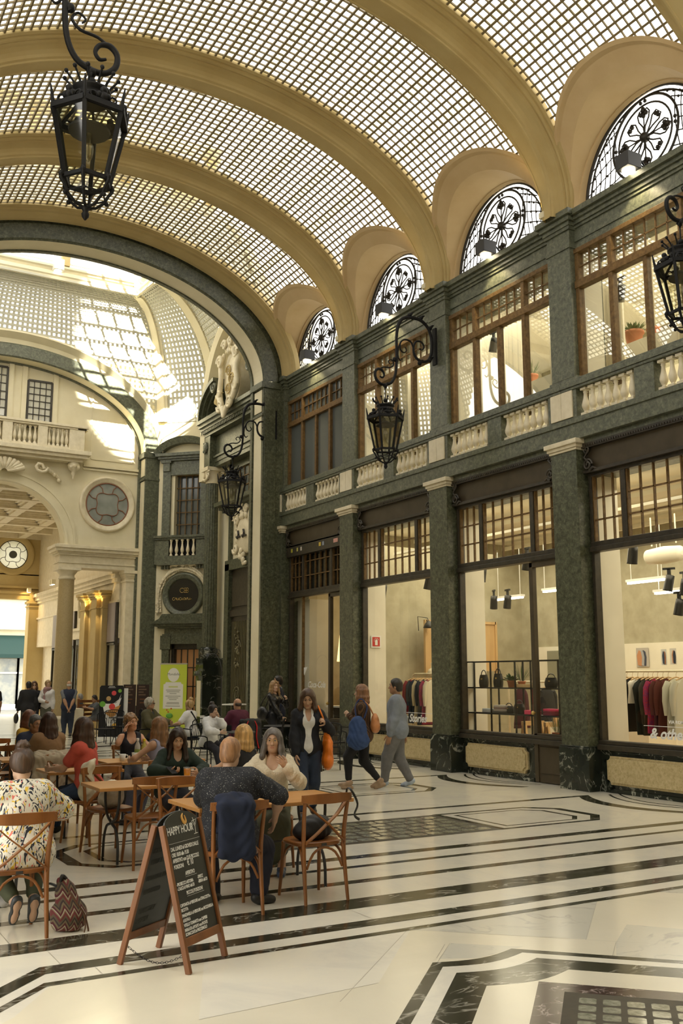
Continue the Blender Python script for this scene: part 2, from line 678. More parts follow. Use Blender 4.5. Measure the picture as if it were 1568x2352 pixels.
 for y0, y1 in ((6.21, 6.55), (6.83, 7.32), (7.44, 7.9), (7.99, 8.28), (8.43, 8.99), (10.4, 10.83), (10.95, 11.4), (12.0, 12.4), (14.0, 14.33)):
  x = 1.4 + rng.random()
  while x < 10:
   strip([(x, y0), (x, y1)], -.0018, .0018, 5)
   x += 1.5 + rng.random() * 1.3
 return structure(b.build('floor', [M['floor'], M['floor_grey'], M['floor_cream'], M['floor_dark'], M['floor_red'], M['joint'], M['block'], M['bronze_dark']]))


floor()


# ---------------------------------------------------------------- arcade wall: piers, entablature, plinths
def stepped_box(b, x0, x1, y0, y1, levels):
 """levels: (z0, z1, grow) boxes that grow outward on the -x and both y sides"""
 for z0, z1, g in levels:
  b.box(x0 - g, x1, y0 - g, y1 + g, z0, z1)


def pier(y, k):
 b = MB()
 b.mi = 1
 b.box(XF - .035, 11.3, y - .325, y + .325, 0, .64)
 b.box(XF - .02, 11.3, y - .31, y + .31, .64, .665)
 b.mi = 0
 b.box(XF, 11.3, y - .29, y + .29, .66, 5.31)
 b.mi = 2
 stepped_box(b, XF, 11.3, y - .29, y + .29, [(5.29, 5.33, .025), (5.33, 5.385, .05), (5.385, 5.46, .085)])
 o = structure(b.build('trim_%d' % (10 + k), [M['green'], M['black'], M['ivory']], bevel=.006))
 b = MB()
 b.box(XF + .06, 11.3, y - .33, y + .33, 6.46, 6.52)
 b.box(XF + .06, 11.3, y - .27, y + .27, 6.52, 9.37)
 stepped_box(b, XF + .06, 11.3, y - .27, y + .27, [(8.74, 8.80, .02), (9.06, 9.12, .03), (9.12, 9.19, .05), (9.19, 9.27, .09), (9.27, 9.37, .14)])
 structure(b.build('trim_%d' % (20 + k), M['green_light'], bevel=.005))


for k, y in enumerate(YP):
 pier(y, k)

b = MB()
# balcony fascia, cornice strip and upper entablature run the whole length
b.box(XF + .01, 11.6, YP[0] - .3, 22.0, 5.46, 5.80)
b.box(XF - .02, 11.6, YP[0] - .3, 22.0, 5.72, 5.81)
b.box(XF + .10, 11.6, YP[0] - .3, 22.0, 5.36, 5.46)
structure(b.build('trim_1', M['green_light'], bevel=.006))
b = MB()
for z0, z1, g in ((8.72, 8.80, .03), (8.80, 8.86, 0), (8.86, 9.08, .02), (9.08, 9.13, .05), (9.13, 9.20, .08), (9.20, 9.26, .12), (9.26, 9.36, .18)):
 b.box(XF + .20 - g, 11.7, YP[0] - .3, 22.0, z0, z1)
structure(b.build('trim_2', M['green_light'], bevel=.004))

# wall behind and above (between storeys, between the openings)
b = MB()
b.box(11.12, 11.6, YP[0] - .3, 22.0, 4.9, 5.5)
for y in YP:
 b.box(11.1, 11.55, y - .28, y + .28, 0, 9.3)
b.box(11.1, 11.6, YP[0] - .3, 22.0, 0, .05)
structure(b.build('wall_right', M['green']))


# ---------------------------------------------------------------- balustrades
def baluster_prof(h):
 return [(.055, 0), (.055, .035), (.035, .05), (.030, .065), (.044, .09), (.062, .13), (.066, .165), (.055, .21), (.036, .28), (.030, .33), (.030, .36), (.040, .375), (.030, .39), (.042, .405), (.055, .415), (.055, h)]


BAL = MB()
BAL.lathe([(r, z) for r, z in baluster_prof(.45)], 10)
BAL.box(-.058, .058, -.058, .058, 0, .04)
BAL.box(-.058, .058, -.058, .058, .41, .45)
BAL_MESH = None
BAYS = [(YP[i], YP[i + 1]) for i in range(5)]
BAY_WORD = ['nearest the camera', 'over the wide clothes window', 'over the shop door with the shelf behind', 'over the window with the fire sign', 'farthest away over the cafe front']
for i, (y0, y1) in enumerate(BAYS):
 yc = (y0 + y1) / 2
 t = empty('balustrade', (XF + .12, yc, 5.81), 0, 'green marble balustrade with cream stone balusters, ' + BAY_WORD[i], 'balustrade', 'balustrades along the balcony')
 b = MB()
 b.box(-.13, .13, -1.745, 1.745, .475, .52)
 b.box(-.15, .15, -1.745, 1.745, .52, .60)
 b.box(-.12, .12, -1.745, 1.745, .60, .65)
 b.build('rail', M['green_light'], t, bevel=.006)
 for ya, yb in ((-.19, .19), (-1.745, -1.415), (1.415, 1.745)):
  b = MB()
  b.box(-.11, .11, ya, yb, 0, .475)
  b.build('post', M['green_light'], t, bevel=.006)
 for s in (-1, 1):
  b = MB()
  b.box(-.135, -.10, s * 1.745 - (.0 if s < 0 else .25), s * 1.745 + (.25 if s < 0 else .0), .02, .47)
  b.build('panel', M['ivory'], t, bevel=.008)
 for s in (-1, 1):
  for j in range(7):
   if BAL_MESH is None:
    o = BAL.build('baluster', M['ivory'], t)
    BAL_MESH = o.data
   else:
    o = bpy.data.objects.new('baluster', BAL_MESH)
    COL.objects.link(o)
    o.parent = t
   o.location = (-.03, s * (.30 + j * .165), .015)


# ---------------------------------------------------------------- ground floor shopfronts
def mullions(b, y0, y1, z0, z1, nc, nr, x, w=.022, d=.04):
 for i in range(1, nc):
  y = y0 + (y1 - y0) * i / nc
  b.box(x - d / 2, x + d / 2, y - w / 2, y + w / 2, z0, z1)
 for j in range(1, nr):
  z = z0 + (z1 - z0) * j / nr
  b.box(x - d / 2, x + d / 2, y0, y1, z - w / 2, z + w / 2)


def shopfront(i, y0, y1, door):
 ya, yb = y0 + .33, y1 - .33       # opening
 yc = (ya + yb) / 2
 t = structure(empty('window_%d' % (1 + i), (0, 0, 0)))
 cafe = i == 4
 b = MB()
 x = XW
 for y, ww in ((ya, .06), (yb, .06)):
  b.box(x - .05, x + .08, y - (.0 if y == ya else ww), y + (ww if y == ya else 0), .62, 4.92)
 b.box(x - .09, x + .08, ya, yb, 3.64, 3.72)
 b.box(x - .06, x + .08, ya, yb, 3.72, 3.80)
 b.box(x - .11, x + .08, ya, yb, .62, .70)
 b.box(x - .08, x + .08, ya, yb, .70, .76)
 b.box(x - .06, x + .08, ya, yb, 4.84, 4.92)
 for y in (yc - .70, yc + .70):
  b.box(x - .05, x + .06, y - .05, y + .05, 3.76, 4.88)
 fr = b.build('window_frame', M['bronze_dark'] if i != 2 else M['bronze_dark'], t, bevel=.008)
 for s0, s1, nc in ((ya + .06, yc - .75, 3), (yc - .65, yc + .65, 5), (yc + .75, yb - .06, 3)):
  b = MB()
  mullions(b, s0, s1, 3.80, 4.84, nc, 3, x + .0)
  b.box(x - .03, x + .03, s0, s0 + .025, 3.8, 4.84)
  b.box(x - .03, x + .03, s1 - .025, s1, 3.8, 4.84)
  b.build('glazing_bars', M['bronze'], t)
  b = MB()
  b.box(x + .025, x + .03, s0, s1, 3.80, 4.84)
  b.build('pane', M['dark_glass'] if cafe else M['shop_glass'], t)
 # glass below
 g0 = ya + (.86 if door else .0)
 b = MB()
 b.box(x + .03, x + .036, g0 + .05, yb - .05, .75, 3.65)
 b.build('pane', M['shop_glass'], t)
 if cafe:
  b = MB()
  b.box(x - .02, x + .04, 20.95, 21.0, .75, 3.65)
  b.build('mullion', M['bronze'], t)
 # sign board with scrolled ends
 b = MB()
 b.prism([(-.06, 4.92), (-.02, 4.92), (-.05, 5.36), (-.09, 5.36)], ya - .03, yb + .03, lambda u, v, h: (x + u, h, v))
 b.mi = 1
 b.box(x - .13, x - .02, ya - .03, yb + .03, 4.90, 4.95)
 b.box(x - .16, x - .02, ya - .03, yb + .03, 5.30, 5.38)
 n = int((yb - ya) / .05)
 for q in range(n):
  b.box(x - .175, x - .16, ya + q * .05, ya + q * .05 + .03, 5.32, 5.35)
 b.build('sign_board', [M['signboard'], M['bronze_dark']], t)
 for s, ye in ((1, ya), (-1, yb)):
  b = MB()
  sp = []
  for q in range(30):
   a = q / 29 * 3.3 * PI
   r = .10 * (1 - q / 34)
   sp.append((x - .15, ye + s * (.10 + r * math.cos(a)), 5.02 + r * math.sin(a)))
  b.tube(sp, .02, 6)
  sp = []
  for q in range(24):
   a = PI + q / 23 * 2.6 * PI
   r = .065 * (1 - q / 28)
   sp.append((x - .15, ye + s * (.09 + r * math.cos(a)), 5.27 + r * math.sin(a)))
  b.tube(sp, .016, 6)
  b.tube([(x - .15, ye + s * .16, 5.02), (x - .15, ye + s * .03, 5.15), (x - .15, ye + s * .14, 5.27)], .02, 6)
  b.tube([(x - .13, ye + s * .12, 4.93), (x - .14, ye + s * .2, 4.97), (x - .13, ye + s * .27, 4.94)], [.03, .02, .008], 6)
  b.build('scroll_bracket', M['bronze_dark'], t)
 # dado
 b = MB()
 b.box(x - .02, x + .3, g0, yb + .06, 0, .62)
 b.box(x - .05, x + .3, g0, yb + .06, 0, .06)
 b.box(x - .05, x + .3, g0, yb + .06, .59, .63)
 b.build('dado', M['black'], t, bevel=.005)
 c = .07
 p0, p1, q0, q1 = g0 + .14, yb - .14, .12, .54
 def outline(e):
  a0, a1, c0, c1 = p0 + e, p1 - e, q0 + e, q1 - e
  out = []
  for cx, cy, st in ((a0, c0, 0), (a1, c0, 90), (a1, c1, 180), (a0, c1, 270)):
   for k in range(5):
    a = R(st + 90 - k * 22.5)
    out.append((cx + c * math.cos(a), cy + c * math.sin(a)))
  return out
 b = MB()
 b.prism(outline(0), 0, .045, lambda u, v, h: (x - .02 - h, u, v))
 b.prism(outline(.035), .045, .07, lambda u, v, h: (x - .02 - h, u, v))
 b.build('dado_panel', M['travertine'], t, bevel=.004)
 if door:
  d = structure(empty('door_%d' % (1 + i), (0, 0, 0)))
  b = MB()
  b.box(x - .02, x + .05, ya + .02, ya + .84, .01, .74)
  b.box(x - .035, x, ya + .14, ya + .72, .16, .58)
  for yy in (ya + .02, ya + .76):
   b.box(x - .04, x + .05, yy, yy + .09, .01, 3.62)
  b.box(x - .04, x + .05, ya + .02, ya + .84, 3.54, 3.63)
  b.box(x - .04, x + .05, ya + .02, ya + .84, .70, .79)
  b.build('door_leaf', M['signboard'], d, bevel=.006)
  b = MB()
  b.box(x + .0, x + .006, ya + .1, ya + .77, .78, 3.55)
  b.build('pane', M['shop_glass'], d)
  b = MB()
  b.ball((x - .085, ya + .80, 1.12), .035)
  b.lathe([(.015, 0), (.015, .06)], 8, (x - .085, ya + .80, 1.12), 'x')
  tag(b.build('handle', M['gold'], d), 'brass door knob')
 if cafe:
  b = MB()
  b.box(x - .13, x + .05, ya, yb, 4.66, 4.93)
  b.build('shutter_box', M['bronze_dark'], t)


for i, (y0, y1) in enumerate(BAYS):
 shopfront(i, y0, y1, i in (2, 4))
# stickers on the shutter box of the cafe front
for k, (y, col, w_) in enumerate(((21.35, (.5, .45, .05), .08), (21.05, (.45, .4, .1), .07), (20.85, (.6, .55, .5), .07), (19.9, (.55, .4, .05), .1), (19.74, (.25, .28, .35), .09), (19.15, (.6, .3, .25), .2))):
 b = MB()
 b.box(XW - .134, XW - .13, y - w_ / 2, y + w_ / 2, 4.76, 4.85)
 tag(b.build('sticker', plain('sticker', col, .5)), ('small %s sticker on the cafe shutter box, ' % ['yellow', 'olive', 'pale', 'orange', 'grey blue', 'wide pink'][k]) + ['leftmost', 'second from left', 'third from left', 'in the middle', 'right of the orange one', 'rightmost'][k], 'sticker', 'stickers on the shutter box')


# ---------------------------------------------------------------- upper floor windows
def upper_window(i, y0, y1):
 ya, yb = y0 + .27, y1 - .27
 yc = (ya + yb) / 2
 x = 10.98
 t = structure(empty('window_%d' % (11 + i), (0, 0, 0)))
 b = MB()
 for y in (ya, yb - .08):
  b.box(x - .04, x + .08, y, y + .08, 6.2, 8.72)
 b.box(x - .06, x + .08, ya, yb, 8.03, 8.16)
 b.box(x - .06, x + .08, ya, yb, 8.64, 8.72)
 for y in (yc - .70, yc + .70):
  b.box(x - .05, x + .06, y - .045, y + .045, 6.2, 8.66)
 b.box(x - .04, x + .06, yc - .04, yc + .04, 6.2, 8.1)
 b.build('window_frame', M['bronze'], t, bevel=.006)
 for s0, s1, nc in ((ya + .08, yc - .745, 3), (yc - .655, yc + .655, 6), (yc + .745, yb - .08, 3)):
  b = MB()
  mullions(b, s0, s1, 8.16, 8.64, nc, 2, x, .02, .03)
  b.build('glazing_bars', M['bronze'], t)
 dark = i == 4
 for s0, s1 in ((ya + .08, yc - .74), (yc - .66, yc - .04), (yc + .04, yc + .66), (yc + .74, yb - .08)):
  b = MB()
  b.box(x + .02, x + .026, s0, s1, 6.2, 8.64)
  b.build('pane', M['grey_glass'] if dark else M['upper_glass'], t)


for i, (y0, y1) in enumerate(BAYS):
 upper_window(i, y0, y1)


# ---------------------------------------------------------------- vault
def hood_half(z, a=1.78, b_=1.73, n=2.2):
 u = (z - VZ) / b_
 return a * (1 - u ** n) ** (1 / n) if 0 <= u < 1 else 0


def vault_bay(i, y0, y1):
 s_tot = _arc[-1]
 n = 90
 ya, yb = y0 + .42, y1 - .42
 yc = (y0 + y1) / 2
 b = MB()
 hw = .0175
 dep = .036
 for k in range(2, n - 1):
  t = theta_at(s_tot * k / n)
  z = VZ + VB * math.sin(t)
  h = hood_half(z) - .02
  segs = [(ya, yb)] if h <= 0 else [(ya, yc - h), (yc + h, yb)]
  c, s = math.cos(t), math.sin(t)
  for p, q in segs:
   if q - p < .05:
    continue
   A, B = Vector(vpt(t, p, dep / 2)), Vector(vpt(t, q, dep / 2))
   nrm = Vector((c / VA, 0, s / VB))
   b.obox(A, B, 2 * hw, dep, nrm)
 rows = 18
 for j in range(rows + 1):
  y = ya + (yb - ya) * j / rows
  dy = abs(y - yc)
  zm = VZ
  if dy < 1.78:
   zm = VZ + 1.73 * (1 - (dy / 1.78) ** 2.2) ** (1 / 2.2)
  t0 = math.asin(min(1, (zm - VZ) / VB))
  ts = np.linspace(t0, PI - t0, 70)
  w_, d0, d1 = .009, .003, .034
  A = [vpt(t, y - w_, d0) for t in ts]
  B = [vpt(t, y + w_, d0) for t in ts]
  Cc = [vpt(t, y + w_, d1) for t in ts]
  D = [vpt(t, y - w_, d1) for t in ts]
  b.grid([A, D, Cc, B, A][::1])
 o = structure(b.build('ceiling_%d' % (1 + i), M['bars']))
 # glazing that lies on the lattice
 b = MB()
 rows_ = []
 nn = 64
 for q in range(nn + 1):
  t = PI * q / nn
  rows_.append(t)
 for q in range(nn):
  tm = (rows_[q] + rows_[q + 1]) / 2
  h = hood_half(VZ + VB * math.sin(tm))
  for p, r_ in ([(ya, yb)] if h <= 0 else [(ya, yc - h), (yc + h, yb)]):
   if r_ > p:
    b.add([vpt(rows_[q], p, .045), vpt(rows_[q + 1], p, .045), vpt(rows_[q + 1], r_, .045), vpt(rows_[q], r_, .045)], [(0, 1, 2, 3)])
 b.build('glazing', M['vault_glass'], o)
 # purlins of the outer roof, above the glass
 b = MB()
 for k in range(3, n, 5):
  t = theta_at(s_tot * (k + .5) / n)
  A, B = Vector(vpt(t, y0 + .3, .085)), Vector(vpt(t, y1 - .3, .085))
  if VZ + VB * math.sin(t) > VZ + 1.75:
   b.obox(A, B, .135, .012, (math.cos(t) / VA, 0, math.sin(t) / VB))
 b.build('roof_strip', M['strip'], o)


for i, (y0, y1) in enumerate(BAYS):
 vault_bay(i, y0, y1)

RIB = [(-.50, .08), (-.50, -.02), (-.47, -.05), (-.44, -.05), (-.43, -.085), (-.40, -.10), (-.36, -.09), (-.34, -.12), (-.30, -.135), (-.24, -.18), (-.21, -.24), (-.205, -.29), (-.17, -.31), (-.165, -.34), (-.13, -.345), (-.125, -.33)]
RIB = RIB + [(-u, d) for u, d in RIB[::-1]]


def rib(k, y, prof=RIB):
 b = MB()
 b.smooth = False
 ts = np.linspace(-.02, PI + .02, 97)
 rows = []
 for t in ts:
  e = min(t, PI - t)
  wq = .60 + .40 * min(1, max(0, (e - .05) / .55)) ** .8
  rows.append([vpt(t, y + u * wq, d) for u, d in prof])
 b.grid(rows)
 for f in range(len(b.f)):
  b.f[f] = b.f[f][::-1]
 structure(b.build('trim_%d' % (30 + k), M['stucco']))


for k, y in enumerate(YP[:-1]):
 rib(k, y)


# lunette hoods, their grilles and the small lamps on the cornice
def hood(i, y0, y1, side):
 yc = (y0 + y1) / 2
 def X(x):
  return XC + side * (x - XC)
 def curve(a, b_, n, xf, m=41):
  out = []
  for q in range(m):
   t = PI * q / (m - 1)
   c, s = math.cos(t), math.sin(t)
   dy = a * math.copysign(abs(c) ** (2 / n), c)
   dz = b_ * abs(s) ** (2 / n)
   out.append((X(xf(VZ + dz)), yc + dy, VZ + dz))
  return out
 def onv(o):
  return lambda z: XC + (VA - o) * math.sqrt(max(0, 1 - ((z - VZ) / (VB - o)) ** 2))
 b = MB()
 b.smooth = True
 C0 = curve(1.80, 1.75, 2.2, onv(-.10))
 C1 = curve(1.78, 1.74, 2.2, onv(.05))
 C2 = curve(1.72, 1.68, 2.2, onv(.07))
 C3 = curve(1.70, 1.66, 2.2, onv(.02))
 C4 = curve(1.48, 1.45, 2.1, onv(.02))
 C5 = curve(1.40, 1.44, 2.05, lambda z: 11.0)
 C6 = curve(1.36, 1.43, 2.05, lambda z: 11.0)
 C7 = curve(1.30, 1.40, 2.05, lambda z: 11.12)
 for A, B in ((C0, C1), (C1, C2), (C2, C3), (C3, C4), (C4, C5), (C5, C6), (C6, C7)):
  b.grid([A, B] if side > 0 else [B, A])
 b.mi = 1
 structure(b.build('trim_%d' % (40 + i + (10 if side < 0 else 0)), [M['stucco_pink'], M['stucco']]))


def grille(i, y0, y1):
 yc = (y0 + y1) / 2
 x = 11.10
 z0 = VZ + .02
 t = empty('window_grille', (x, yc, z0), 0, 'bronze scrolled iron grille in the lunette window, ' + ['nearest of all at the frame edge', 'above the wide clothes window', 'above the shelf shop window', 'above the fire sign window', 'smallest and farthest, above the cafe'][i], 'grille', 'lunette window grilles')
 A, B = 1.29, 1.41
 b = MB()
 b.tube([(0, A * math.cos(q), B * math.sin(q)) for q in np.linspace(0, PI, 40)], .03, 6)
 b.tube([(0, -A, .01), (0, A, .01)], .03, 6)
 b.tube([(0, A * .93 * math.cos(q), B * .94 * math.sin(q)) for q in np.linspace(0, PI, 40)], .017, 6)
 b.build('grille_frame', M['grille'], t)
 # medallion
 cz, r1, r2 = .66, .66, .54
 b = MB()
 b.tube([(0, r1 * math.cos(q), cz + r1 * math.sin(q)) for q in np.linspace(0, 2 * PI, 49)[:-1]], .022, 6, True)
 b.tube([(0, r2 * math.cos(q), cz + r2 * math.sin(q)) for q in np.linspace(0, 2 * PI, 41)[:-1]], .017, 6, True)
 b.ball((0, 0, cz), .085)
 for k in range(8):
  a = k * PI / 4
  def P(r, s):
   return (0, r * math.cos(a) - s * math.sin(a), cz + r * math.sin(a) + s * math.cos(a))
  if k % 2 == 0:
   for s in (-1, 1):
    b.tube([P(.05, 0), P(.18, s * .02), P(.30, s * .10), P(.40, s * .12), P(.47, s * .07), P(.44, s * .025), P(.40, s * .05)], .014, 5)
    b.ball(P(.40, s * .05), .04, 6, 4)
   b.tube([P(.05, 0), P(.52, 0)], .012, 5)
   b.ball(P(.46, 0), .05, 6, 4)
   b.ball(P(.36, 0), .035, 6, 4)
   for s in (-1, 1):
    b.ball(P(.60, s * .045), .032, 6, 4)
  else:
   for s in (-1, 1):
    b.tube([P(.06, 0), P(.2, s * .03), P(.33, s * .09), P(.42, s * .06), P(.42, s * .01), P(.36, s * .02)], .014, 5)
    b.ball(P(.37, s * .03), .036, 6, 4)
 b.build('medallion', M['grille'], t)
 # side nets of crossing bars
 for s in (-1, 1):
  b = MB()
  for k in range(6):
   ya_ = .70 + k * .115
   zt = B * math.sqrt(max(0, 1 - (ya_ / A) ** 2)) * .95
   pts = []
   for q in range(7):
    z = zt * q / 6
    pts.append((0, s * (ya_ - .10 * math.sin(q / 6 * 2.4)), z))
   b.tube(pts, .011, 4)
   zz = .1 + k * .2
   yy = A * math.sqrt(max(0, 1 - (min(zz, B * .97) / B) ** 2))
   yi = math.sqrt(max(0, r1 ** 2 - (zz + .12 - cz) ** 2)) if abs(zz + .12 - cz) < r1 else .2
   if yy > yi:
    b.tube([(0, s * yi, zz + .16), (0, s * (yi + yy) / 2, zz + .05), (0, s * yy, zz - .08)], .011, 4)
    for q in (.3, .55, .8):
     b.ball((0, s * (yi + (yy - yi) * q), zz +   .16 - .24 * q), .024, 5, 4)
  b.build('net', M['grille'], t)


def cornice_lamp(i, y, word):
 t = empty('downlight', (10.72, y, 9.36), 0, 'grey box downlight on the cornice under the lunette, ' + word, 'lamp', 'box lamps on the cornice')
 b = MB()
 b.box(-.16, .13, -.13, .13, .02, .26)
 b.build('lamp_box', M['iron_grey'], t, bevel=.008)
 b = MB()
 b.lathe([(.10, -.004), (.10, .03)], 16, (-.02, 0, -.01))
 b.build('lens', M['warm_glow'], t)
 b = MB()
 b.obox((.12, .10, .2), (.3, .10, .02), .03, .01)
 b.obox((.12, -.10, .2), (.3, -.10, .02), .03, .01)
 b.build('bracket', M['iron_grey'], t)


def rib_lamp(i, y, word):
 t = empty('uplight', (10.66, y + .12, 9.37), 0, 'tiny cream uplight at the foot of the vault rib, ' + word, 'lamp', 'uplights at the rib feet')
 b = MB()
 b.box(-.06, .06, -.06, .06, 0, .11)
 b.build('lamp_box', M['cream'], t, bevel=.006)
 b = MB()
 b.box(-.045, .045, -.045, .045, .111, .114)
 b.build('lens', M['warm_glow'], t)
 spot('uplight_beam', (10.62, y + .12, 9.52), (10.2, y, 11.2), 26, 74, (1, .68, .22), .03, .7)


LW = ['nearest', 'above the wide clothes window', 'above the shelf shop window', 'above the fire sign window', 'above the cafe']
for i, (y0, y1) in enumerate(BAYS):
 hood(i, y0, y1, 1)
 hood(i, y0, y1, -1)
 grille(i, y0, y1)
 yc = (y0 + y1) / 2
 if i > 0:
  cornice_lamp(i, yc, LW[i])
  spot('downlight_beam', (10.62, yc, 9.33), (10.86, yc, 8.6), 55, 95, (1, .82, .5), .05, .5)
for k, y in ((2, YP[2]), (3, YP[3]), (4, YP[4]), (5, YP[5] - .25)):
 rib_lamp(k, y, {2: 'nearest', 3: 'second from the camera', 4: 'third from the camera', 5: 'beside the green end arch'}[k])
# ================================================================== END ARCH, CROSSING, DOME, PASSAGE
def arch_curve(xc, a, b_, z0, y, m=81, t0=0, t1=PI):
 return [(xc + a * math.cos(t), y, z0 + b_ * math.sin(t)) for t in np.linspace(t0, t1, m)]


def vcurve(y, d, m=81):
 return [vpt(t, y, d) for t in np.linspace(0, PI, m)]


IA = (5.75, 4.50, 2.60, 9.20)    # inner edge of the green arch
OA = (5.80, 4.90, 3.01, 9.25)    # outer edge


def end_arch():
 b = MB()
 b.smooth = True
 def lay(curves, mi, smooth=True):
  b.mi = mi
  b.smooth = smooth
  for A, B in zip(curves[:-1], curves[1:]):
   b.grid([B, A])
 lay([vcurve(21.25, .10), vcurve(21.25, -.03), vcurve(21.30, -.06), vcurve(21.33, -.06), vcurve(21.36, -.10), vcurve(21.44, -.11), vcurve(21.5, -.15), vcurve(21.6, -.20), vcurve(21.68, -.22), vcurve(21.72, -.20), vcurve(21.76, -.12), vcurve(21.8, -.08)], 0, False)
 lay([vcurve(21.78, -.06), arch_curve(*OA, 21.78)], 1, False)
 lay([arch_curve(*OA, 21.78), arch_curve(OA[0], OA[1] - .04, OA[2] - .04, OA[3], 21.755), arch_curve(IA[0], IA[1] + .05, IA[2] + .05, IA[3], 21.755), arch_curve(IA[0], IA[1] + .03, IA[2] + .03, IA[3], 21.78), arch_curve(*IA, 21.80)], 1, False)
 lay([arch_curve(*IA, 21.80), arch_curve(IA[0], IA[1] - .01, IA[2] - .01, IA[3], 22.33)], 2, False)
 lay([arch_curve(IA[0], IA[1] - .01, IA[2] - .01, IA[3], 22.33), arch_curve(IA[0], IA[1] - .05, IA[2] - .05, IA[3], 22.33), arch_curve(IA[0], IA[1] - .05, IA[2] - .05, IA[3], 22.45), arch_curve(IA[0], IA[1] + .5, IA[2] + .5, IA[3], 22.45)], 1, False)
 structure(b.build('trim_36', [M['stucco'], M['green'], M['cream']]))
 for s, name in ((1, 'trim_37'), (-1, 'trim_38')):
  def X(x):
   return IA[0] + s * (x - IA[0])
  def bx(b, x0, x1, *r):
   b.box(min(X(x0), X(x1)), max(X(x0), X(x1)), *r)
  b = MB()
  bx(b, 10.27, 11.62, 21.78, 22.45, 0, 9.22)
  bx(b, 10.22, 10.4, 22.34, 22.47, 0, 9.15)
  bx(b, 10.30, 10.62, 21.755, 21.8, .7, 9.0)
  bx(b, 10.20, 10.75, 21.74, 22.47, 9.04, 9.20)
  bx(b, 10.23, 10.75, 21.77, 22.47, 8.3, 8.36)
  b.mi = 2
  bx(b, 10.2, 10.78, 21.72, 22.48, 0, .64)
  b.mi = 1
  bx(b, 10.255, 10.3, 21.86, 22.30, .66, 8.3)
  bx(b, 10.255, 10.3, 21.86, 22.30, 8.42, 9.0)
  structure(b.build(name, [M['green'], M['cream'], M['black']], bevel=.005))


end_arch()

# octagonal crossing ------------------------------------------------
VO = [(10.73, 31.0), (12.2, 29.53), (12.2, 23.97), (10.73, 22.5), (.87, 22.5), (-.6, 23.97), (-.6, 29.53), (.87, 31.0)]
VI = [(9.42, 29.86), (9.53, 28.3), (9.53, 25.2), (9.42, 23.64), (2.18, 23.64), (2.07, 25.2), (2.07, 28.3), (2.18, 29.86)]
DZ, DH = 10.3, 3.95


def dpt(k, phi, f=0):
 a, b_ = VO[k % 8], VI[k % 8]
 c = math.cos(phi)
 return Vector((b_[0] + (a[0] - b_[0]) * c, b_[1] + (a[1] - b_[1]) * c, DZ + DH * math.sin(phi)))


